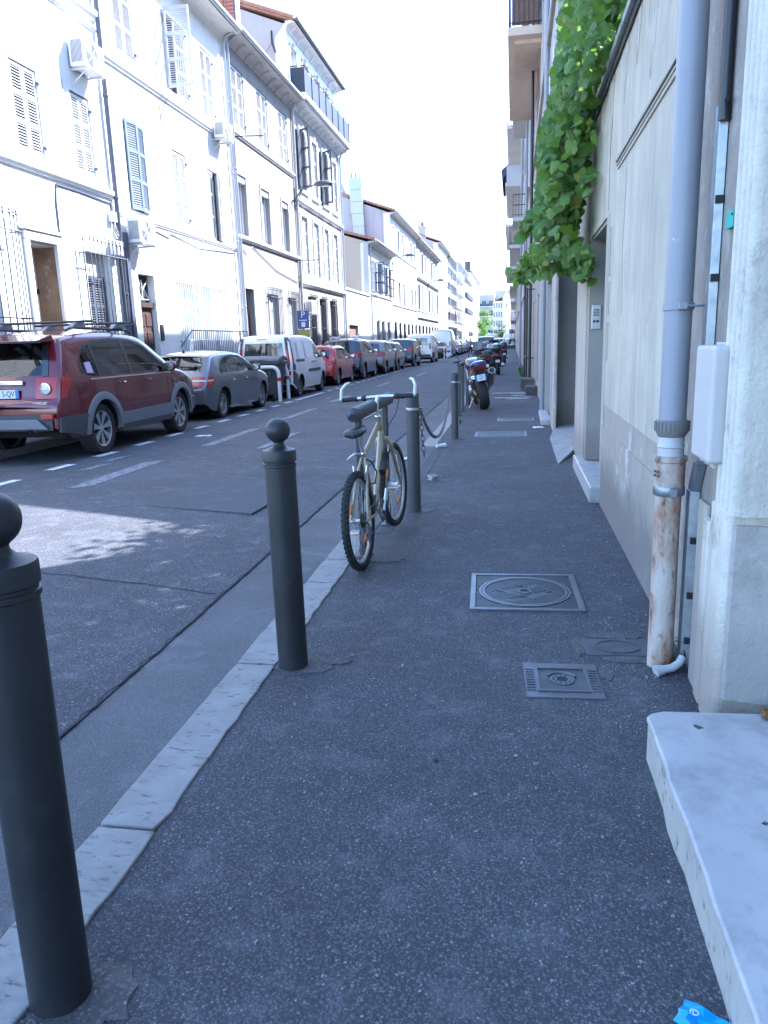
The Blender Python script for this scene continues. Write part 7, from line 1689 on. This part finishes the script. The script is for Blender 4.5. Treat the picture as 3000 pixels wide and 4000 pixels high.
cp = empty('plastic_cup', (-1.06, 11.0, .035)); tag(cp, 'white plastic cup lying on its side near the slim post', 'litter'); cp.rotation_euler = (R_(90), 0, R_(-50))
MB().lathe([(.034, -.09), (.025, .06), (.0, .06)], 16).build('cup', 'litter_white', cp, smooth=True); MB().tori((0, 0, -.09), .034, .003, 'z', 16, 5).build('cup_rim', 'litter_white', cp)
crumple('paper_scrap', -1.5, 10.6, .22, .14, .03, 'litter_white', 'white paper scrap lying in the gutter past the bicycle', 'litter', .5, 9, -.1)
crumple('paper_scrap', .44, 13.4, .2, .1, .03, 'litter_white', 'white paper scrap near the concrete ramp', 'litter', .3, 10)
crumple('paper_scrap', -5.75, 13.35, .3, .12, .03, 'litter_white', 'flattened white carton on the road beside the maroon car', 'litter', .2, 12, -.075)
for i, (x, y, z, s, lb) in enumerate(((-1.52, 4.98, -.105, .07, 'curled brown leaf in the gutter beside the bollard'), (.93, 2.70, .172, .07, 'dry brown leaf on the doorstep corner, left one of two'), (1.0, 2.64, .172, .08, 'dry brown leaf on the doorstep corner, right one of two'))):
    crumple('dead_leaf', x, y, s, s * .8, .028, 'dead_leaf', lb, 'leaf', .4 + i, 20 + i, z)
for i, (x, y, s) in enumerate(((-.28, 2.55, .011), (-.12, 2.35, .009), (.02, 2.62, .008))):
    o = ellip((x, y, s * .5), (s, s * .8, s * .6), n=8, m_=4).build('pebble', 'stone_dark' if i == 0 else 'grit_pale'); tag(o, ('dark pebble on the pavement in front of the telephone cover', 'first pale pebble left of the dial cover', 'second pale pebble close to the dial cover')[i], 'pebble')
# specks of light gravel and paper crumbs on the pavement, past counting
gm = MB(); gr = random.Random(4)
for k in range(1000):
    y = gr.uniform(.9, 9) ; x = gr.uniform(-1.12, .75); s = gr.uniform(.0018, .0042) * (1 + (gr.random() < .04) * 1.2)
    if gr.random() < .5: x = .8 - abs(gr.gauss(0, .25)); 
    if x > .78 or (x > .46 and y < 2.75): continue
    gm.tbox(Matrix.Translation((x, y, s * .6)) @ Matrix.Rotation(gr.uniform(0, 6), 4, 'Z') @ Matrix.Rotation(gr.uniform(-.5, .5), 4, 'X'), s, s * gr.uniform(.5, 1), s * .7)
plain('grit', (.24, .235, .23), .8, var=.3, vs_=40)
tag(gm.build('grit', 'grit'), 'pale loose grit scattered over the pavement', 'grit', kind='stuff')
# ================================================================ vine, weeds, people, street end
leafmat('vine_leaf', (.014, .065, .024), (.125, .24, .04), .48); leafmat('vine_leaf_sunlit', (.14, .22, .03), (.3, .3, .06), .45); leafmat('tree_leaf', (.05, .14, .015), (.14, .28, .03), .4); leafmat('weed_leaf', (.03, .1, .015), (.07, .18, .03), .3); leafmat('dark_leaf', (.01, .03, .012), (.03, .07, .02), .2)  # vine colours hold light: dark shaded greens, bright and yellow for sunlit leaves
plain('vine_stem', (.12, .085, .05), .9)
LEAFPTS = [(0, -.02), (.17, -.15), (.37, -.09), (.52, .1), (.45, .22), (.5, .38), (.37, .44), (.30, .56), (.15, .66), (0, .80)]
def leaf_mesh(name, mat, seed):
    rr = random.Random(seed); out = [(x, y) for x, y in LEAFPTS] + [(-x, y) for x, y in LEAFPTS[-2:0:-1]]
    fold = rr.uniform(.1, .4); vs = [(0, .25, 0)]
    # toothed edge: a notch between the points
    ed = []
    for i, (x, y) in enumerate(out):
        x2, y2 = out[(i + 1) % len(out)]; ed.append((x, y)); mx, my = (x + x2) / 2, (y + y2) / 2; ed.append((mx * .93, .25 + (my - .25) * .93))
    for x, y in ed:
        x *= rr.uniform(.92, 1.08); y = .25 + (y - .25) * rr.uniform(.94, 1.06)
        vs.append((x, y, -fold * abs(x) * .8 - .25 * max(0, y - .4) ** 1.3 + rr.uniform(-.03, .03)))
    n = len(ed); return MB().add(vs, [(0, 1 + i, 1 + (i + 1) % n) for i in range(n)]).mesh(name, mat, smooth=True, angle=80)
LM = [leaf_mesh('leaf', 'vine_leaf', k) for k in range(5)] + [leaf_mesh('leaf', 'vine_leaf_sunlit', 11)]
vn = empty('vine', (.7, 9.0, 0)); vn.location = (0, 0, 0); tag(vn, 'grape vine spilling over the terrace wall and hanging above the pavement', 'vine')
vr = random.Random(21)
prof = [(2.2, .22, .66), (2.4, .2, .70), (2.75, .24, .66), (3.2, .24, .76), (3.6, .27, .78), (3.9, .34, .9), (4.3, .42, 1.05), (4.8, .48, 1.2), (5.4, .5, 1.3), (5.9, .5, 1.5)]
pl_, pr_ = lerp_table([(a, b) for a, b, c in prof]), lerp_table([(a, c) for a, b, c in prof])
def leaf_mat(p, size, out=(-.55, -.75, .25)):
    nrm = (Vector(out) + Vector((vr.gauss(0, .45), vr.gauss(0, .45), vr.gauss(0, .45)))).normalized()
    down = Vector((vr.gauss(0, .45), vr.gauss(0, .3), -1)); down = (down - nrm * down.dot(nrm)).normalized()
    xa = down.cross(nrm)
    return Matrix(((xa.x * size, down.x * size, nrm.x * size, p[0]), (xa.y * size, down.y * size, nrm.y * size, p[1]), (xa.z * size, down.z * size, nrm.z * size, p[2]), (0, 0, 0, 1)))
cand = []
for k in range(3600):
    z = vr.uniform(2.28, 5.2) if vr.random() < .86 else vr.uniform(4.6, 5.9)
    f = vr.random(); x = pl_(z) + (pr_(z) - pl_(z)) * f
    depth = .25 + .55 * min(1, (z - 2.1) / 1.2)
    y = 8.9 + vr.gauss(0, .42) * (.5 + depth) + (z - 3.5) * -.12
    if z > 3.75: y += vr.uniform(-1.9, 1.3)
    y = max(6.2, min(11.6, y))
    if z < 3.9 and x > .74: x = .74 - vr.random() * .2
    if z < 2.7 and vr.random() < .5: continue
    if vr.random() < .3 and math.sin(x * 9 + z * 5) * math.sin(z * 7 - y * 3) > .15: continue
    cand.append((x, y, z))
for k in range(130):   # the trailing shoots at the bottom
    t = vr.random(); sh = vr.choice(((.55, 8.5, 2.5, .15, -.2, -.35), (.3, 8.8, 2.45, -.3, -.1, -.25), (.6, 8.3, 2.4, .14, -.3, -.15), (.2, 9.0, 2.9, -.12, 0, -.2)))
    cand.append((sh[0] + sh[3] * t + vr.gauss(0, .05), sh[1] + sh[4] * t + vr.gauss(0, .06), sh[2] + sh[5] * t + vr.gauss(0, .05)))
for k in range(4200):   # the mass running along the terrace edge
    y = vr.uniform(4.3, 7.6) if vr.random() < .6 else vr.uniform(7.6, 11.4); z = vr.uniform(3.8, 5.6); x = vr.uniform(.55, 1.35)
    if math.sin(y * 5.3) * math.sin(z * 6 + y) > .45: continue
    cand.append((x, y, z))
cand.sort(key=lambda p: (p[1] + p[0] * .6))
bigs = 0; rest = MB()
def leaf_into(mb, me, m_): mb.add([m_ @ v.co for v in me.vertices], [tuple(p.vertices) for p in me.polygons])
for i, p in enumerate(cand):
    size = vr.uniform(.06, .11) if vr.random() < .5 else vr.uniform(.1, .17)
    yel = (p[2] < 2.45 and vr.random() < .55) or vr.random() < .12
    if i % 5 == 0 and bigs < 290 and 7.2 < p[1] < 9.6 and p[2] < 5:
        inst('leaf', LM[5] if yel else LM[vr.randrange(5)], vn, leaf_mat(p, size)); bigs += 1
    else: leaf_into(rest, LM[vr.randrange(5)], leaf_mat(p, size))
tag(rest.build('foliage', 'vine_leaf', vn, smooth=True, angle=80), kind='stuff')
for k in range(5):
    x, y = vr.uniform(.5, .8), vr.uniform(8.6, 10); z = 4.0
    MB().tube([(x + .3, y, 4.2), (x, y - .1, 4.3), (x - .1, y - .15, 3.7), (x - .12 + vr.gauss(0, .08), y - .1, 3.1), (x - .1 + vr.gauss(0, .1), y - .15, vr.uniform(2.3, 2.9))], [.012, .009, .006, .004, .003], 5).build('stem', 'vine_stem', vn)
# weeds
def weed(x, y, h, n, label, z=0, mat='weed_leaf', spread=.06):
    mb = MB(); rr = random.Random(int(x * 100 + y * 37))
    for k in range(n):
        a = rr.uniform(0, 6.28); l = h * rr.uniform(.5, 1); dx, dy = math.cos(a), math.sin(a); w_ = .006
        b0 = Vector((x + dx * .01, y + dy * .01, z)); m1 = b0 + Vector((dx * l * .25, dy * l * .25, l * .7)); e = b0 + Vector((dx * l * .75, dy * l * .75, l * rr.uniform(.6, 1.0))); sd = Vector((-dy, dx, 0)) * w_
        mb.add([b0 - sd, b0 + sd, m1 + sd, e, m1 - sd], [(0, 1, 2, 4), (4, 2, 3)])
    return tag(mb.build('weed', mat), label, 'weed', 'weeds growing from the joints')
weed(.745, 3.63, .14, 46, 'grass tuft at the foot of the rusty downpipe'); weed(.42, 24.9, .35, 40, 'weed tuft just past the stone step blocks'); weed(.3, 33, .6, 60, 'tall weed clump far along the right hand wall'); weed(-.98, 14.3, .12, 20, 'small weed at the foot of the slim barrier'); weed(.36, 29.8, .5, 50, 'weed clump beside the black iron frame')
# ---------------------------------------------------------------- people
plain('shirt_grey', (.2, .21, .23), .9); plain('trousers_navy', (.02, .025, .06), .9); plain('skin', (.5, .3, .22), .6); plain('hair_dark', (.05, .03, .02), .8); plain('shirt_dark', (.05, .04, .05), .9); plain('shirt_pink', (.5, .3, .3), .9); plain('shoe', (.03, .03, .03), .7)
def person(loc, rz, h, shirt, trousers, label, stride=.16, lean=0.0):
    """walking figure grown from a skeleton as one skin"""
    k = h / 1.75; s = stride
    V = [((0, 0, .95), .135), ((0, .01, 1.1), .125), ((0, .0, 1.28), .15), ((0, 0, 1.42), .13), ((0, .01, 1.50), .06), ((0, .02, 1.56), .065), ((0, .03, 1.66), .10), ((0, .025, 1.73), .075),
         ((.17, 0, 1.42), .07), ((.22, -.06, 1.18), .052), ((.22, .03 + s * .3, .96), .038), ((.215, .07 + s * .3, .87), .036), ((.205, .09 + s * .3, .80), .022),
         ((-.17, 0, 1.42), .07), ((-.22, -.03, 1.18), .052), ((-.22, -.04 - s * .2, .95), .038), ((-.215, -.03 - s * .2, .86), .036), ((-.205, -.02 - s * .2, .79), .022),
         ((.095, 0, .88), .105), ((.10, .05 + s * .5, .50), .068), ((.10, s * .9, .10), .046), ((.105, s * .9 + .05, .045), .042), ((.11, s * .9 + .17, .03), .03),
         ((-.095, 0, .88), .105), ((-.10, .02 - s * .4, .50), .068), ((-.10, -.1 - s * 1.1, .13), .046), ((-.105, -.06 - s * 1.1, .06), .042), ((-.11, .05 - s * 1.1, .03), .03)]
    E_ = [(0, 1), (1, 2), (2, 3), (3, 4), (4, 5), (5, 6), (6, 7), (3, 8), (8, 9), (9, 10), (10, 11), (11, 12), (3, 13), (13, 14), (14, 15), (15, 16), (16, 17), (0, 18), (18, 19), (19, 20), (20, 21), (21, 22), (0, 23), (23, 24), (24, 25), (25, 26), (26, 27)]
    me = bpy.data.meshes.new('skeleton'); me.from_pydata([tuple(c_ * k for c_ in v) for v, r in V], E_, []); me.update()
    o = bpy.data.objects.new('skeleton', me); COL.objects.link(o)
    o.modifiers.new('skin', 'SKIN'); sb = o.modifiers.new('sub', 'SUBSURF'); sb.levels = 1
    for i, (v, r) in enumerate(V): me.skin_vertices[0].data[i].radius = (r * k, r * k * (.8 if i in (1, 2, 3) else 1)); me.skin_vertices[0].data[i].use_root = (i == 0)
    dg = bpy.context.evaluated_depsgraph_get(); nm = bpy.data.meshes.new_from_object(o.evaluated_get(dg)); bpy.data.objects.remove(o)
    nm.materials.clear()
    for mt_ in ('skin', shirt, trousers, 'hair_dark', 'shoe'): nm.materials.append(M(mt_))
    for p in nm.polygons:
        c_ = p.center / k; p.use_smooth = True
        p.material_index = 4 if c_.z < .09 else 2 if (c_.z < .96 and abs(c_.x) < .185) else 0 if (c_.z < 1.12 and abs(c_.x) > .17) else 1 if c_.z < 1.475 else (3 if (c_.z > 1.69 or c_.y < .0) and c_.z > 1.58 else 0)
    b = empty('person', loc, rz); tag(b, label, 'person'); inst('body', nm, b)
    for sx in (-1, 1): ellip((sx * .1 * k, .02 * k, 1.64 * k), (.012, .03, .035), n=8, m_=4).build('ear', 'skin', b, smooth=True)
    ellip((0, .125 * k, 1.63 * k), (.016, .025, .03), n=8, m_=4).build('nose', 'skin', b, smooth=True)
person((-4.04, 73.5, -.09), R_(-10), 1.76, 'shirt_grey', 'trousers_navy', 'person in grey shirt and navy trousers walking away up the road', .2)
person((-.55, 118, 0), 0, 1.72, 'shirt_dark', 'trousers_navy', 'person in dark clothes far off on the pavement, left of a pair'); person((.0, 119, 0), 0, 1.7, 'shirt_pink', 'trousers_navy', 'person in pinkish top far off on the pavement, right of a pair', .1)
# ---------------------------------------------------------------- trees at the street end
def tree(x, y, h, rx, label, mat='tree_leaf', n=1500, trunk=.18, ls=.35, z0=.3):
    t = empty('street_tree', (x, y, 0)); tag(t, label, 'tree', 'trees at the far end of the street'); rr = random.Random(int(x * 7 + y))
    tk = MB().tube([(0, 0, -.2), (.05, 0, h * .3), (0, .05, h * .55), (.1, 0, h * .8)], [trunk, trunk * .8, trunk * .5, trunk * .2], 8)
    cl = []
    for k in range(26):
        a = rr.uniform(0, 6.28); q = rr.random() ** .5; zz = h * (z0 + (1 - z0) * rr.random()); sc = math.sqrt(max(.05, 1 - ((zz / h - .62) / .42) ** 2)); p = Vector((math.cos(a) * rx * q * sc, math.sin(a) * rx * q * sc, zz)); cl.append(p)
        if k % 3 == 0: tk.tube([(0, 0, h * .35), p * .6 + Vector((0, 0, h * .18)), p], [trunk * .4, trunk * .25, .02], 5)
    tk.build('trunk', 'vine_stem', t)
    cr = MB()
    for k in range(n):
        c_ = rr.choice(cl); p = c_ + Vector((rr.gauss(0, rx * .22), rr.gauss(0, rx * .22), rr.gauss(0, rx * .2)))
        nr = (p - Vector((0, 0, h * .6)) + Vector((rr.gauss(0, 1), rr.gauss(0, 1), rr.gauss(0, 1) + 1))).normalized(); sd = nr.cross(Vector((0, 0, 1)) if abs(nr.z) < .9 else Vector((1, 0, 0))).normalized(); up = nr.cross(sd); s = ls * rr.uniform(.5, 1)
        cr.add([p - sd * s * .5, p + up * s * .35, p + sd * s * .5, p - up * s * .4], [(0, 1, 2, 3)])
    cr.build('crown', mat, t); return t
tree(-7.6, 200, 8.6, 2.0, 'bright green tree catching the sun at the end of the left row', n=2600, ls=.4, z0=.15)
tree(-4.6, 206, 3.6, 1.0, 'low dark tree in front of the pale block, left one', 'dark_leaf', 700, .1); tree(-3.0, 190, 5.2, .9, 'narrow dark tree in front of the pale block, right one', 'dark_leaf', 800, .12)
# ---------------------------------------------------------------- the blocks that close the view
plaster('block_pale', (.62, .66, .7), (.5, .5, .52), .25, .04, .3, 20, .1); plaster('block_yellow', (.66, .6, .45), (.5, .46, .38), .3, .05, .3, 20, .1)
def block(name, label, x0, x1, y0, y1, zt, mat, cols, rows, z0, dz, ww, wh, roofmat=None, balc=False):
    h = empty(name, (0, 0, 0)); tag(h, label, 'building', 'blocks closing the street')
    ops = []
    for r in range(rows):
        for c_ in range(cols): cx = x0 + (x1 - x0) * (c_ + .5) / cols; ops.append((cx - ww / 2, cx + ww / 2, z0 + r * dz, z0 + r * dz + wh))
    xc = sorted(set([x0, x1] + [o[0] for o in ops] + [o[1] for o in ops])); zc = sorted(set([-.2, zt] + [o[2] for o in ops] + [o[3] for o in ops])); mb = MB()
    for a, b in zip(xc, xc[1:]):
        for c_, d in zip(zc, zc[1:]):
            if any(o[0] < (a + b) / 2 < o[1] and o[2] < (c_ + d) / 2 < o[3] for o in ops): continue
            mb.quad((a, y0, c_), (b, y0, c_), (b, y0, d), (a, y0, d))
    for (a, b, c_, d) in ops:
        for q in (((a, c_), (a, d)), ((b, c_), (b, d)), ((a, c_), (b, c_)), ((a, d), (b, d))): mb.quad((q[0][0], y0, q[0][1]), (q[1][0], y0, q[1][1]), (q[1][0], y0 + .3, q[1][1]), (q[0][0], y0 + .3, q[0][1]))
    mb.build('wall', mat, h); MB().box(x0 + .02, x1 - .02, y0 + .5, y1, -.2, zt).build('body', mat, h); MB().box(x0, x1, y0 - .06, y0 + .5, zt, zt + .25).build('parapet', 'trim_white', h)
    for (a, b, c_, d) in ops:
        w_ = MB().box(a, b, y0 + .22, y0 + .25, c_, d).build('window', 'window_dark', h); MB().box((a + b) / 2 - .04, (a + b) / 2 + .04, y0 + .18, y0 + .22, c_, d).build('mullion', 'frame_white', w_)
        if balc: MB().box(a - .5, b + .5, y0 - .9, y0, c_ - .25, c_ - .05).build('balcony_slab', 'trim_white', h); MB().box(a - .5, b + .5, y0 - .9, y0 - .85, c_ - .05, c_ + .75).build('balcony_front', 'shutter_dark', h)
    return h
bw = block('corner_block', 'pale blue grey block with a grid of windows at the street end', -5.6, -2.95, 215, 235, 11.3, 'block_pale', 4, 4, 2.6, 2.35, .36, 1.4)
MB().prism([(-5.7, 11.5), (-2.95, 12.7), (-2.95, 12.5), (-5.7, 11.3)], 'y', 214.6, 235).build('roof', 'roof_tile', bw)
by = block('corner_block', 'narrow yellow gabled block at the street end beside the right hand row', -2.94, -.9, 213, 235, 12.3, 'block_yellow', 1, 1, 9.8, 2, .3, .9)
MB().prism([(-2.94, 12.5), (-2.0, 13.9), (-1.6, 13.4), (-.9, 12.5)], 'y', 213, 220).build('gable', 'block_yellow', by); MB().box(-2.3, -1.9, 214, 215, 13.2, 14.4).build('chimney', 'trim_grey', by)
block('apartment_block', 'grey apartment building with stacked balconies behind the pale block', -12, -5.9, 240, 262, 14.6, 'far_wall_grey', 3, 4, 2.6, 2.9, 1.1, 1.6, balc=True)
block('apartment_block', 'tall plain grey building furthest back above the pale block', -5.8, 1.5, 250, 275, 16.3, 'far_wall_grey', 4, 4, 3, 3, .6, 1.4)
# gull in the sky
bd = empty('bird', (-1.9, 100, 11.2)); tag(bd, 'small bird in flight beside the right hand row', 'bird')
loft([(-.22, .01, 0, .01, 0), (-.12, .05, 0, .05, 0), (.05, .06, .01, .06, 0), (.18, .035, .03, .035, 0), (.25, .008, .03, .008, 0)], 8).build('body', 'shirt_grey', bd, smooth=True)
for s in (-1, 1): MB().add([(s * .04, -.08, .03), (s * .04, .1, .03), (s * .25, .08, .22), (s * .48, -.05, .12), (s * .24, -.1, .2)], [(0, 1, 2, 4), (4, 2, 3)]).build('wing', 'shirt_grey', bd)
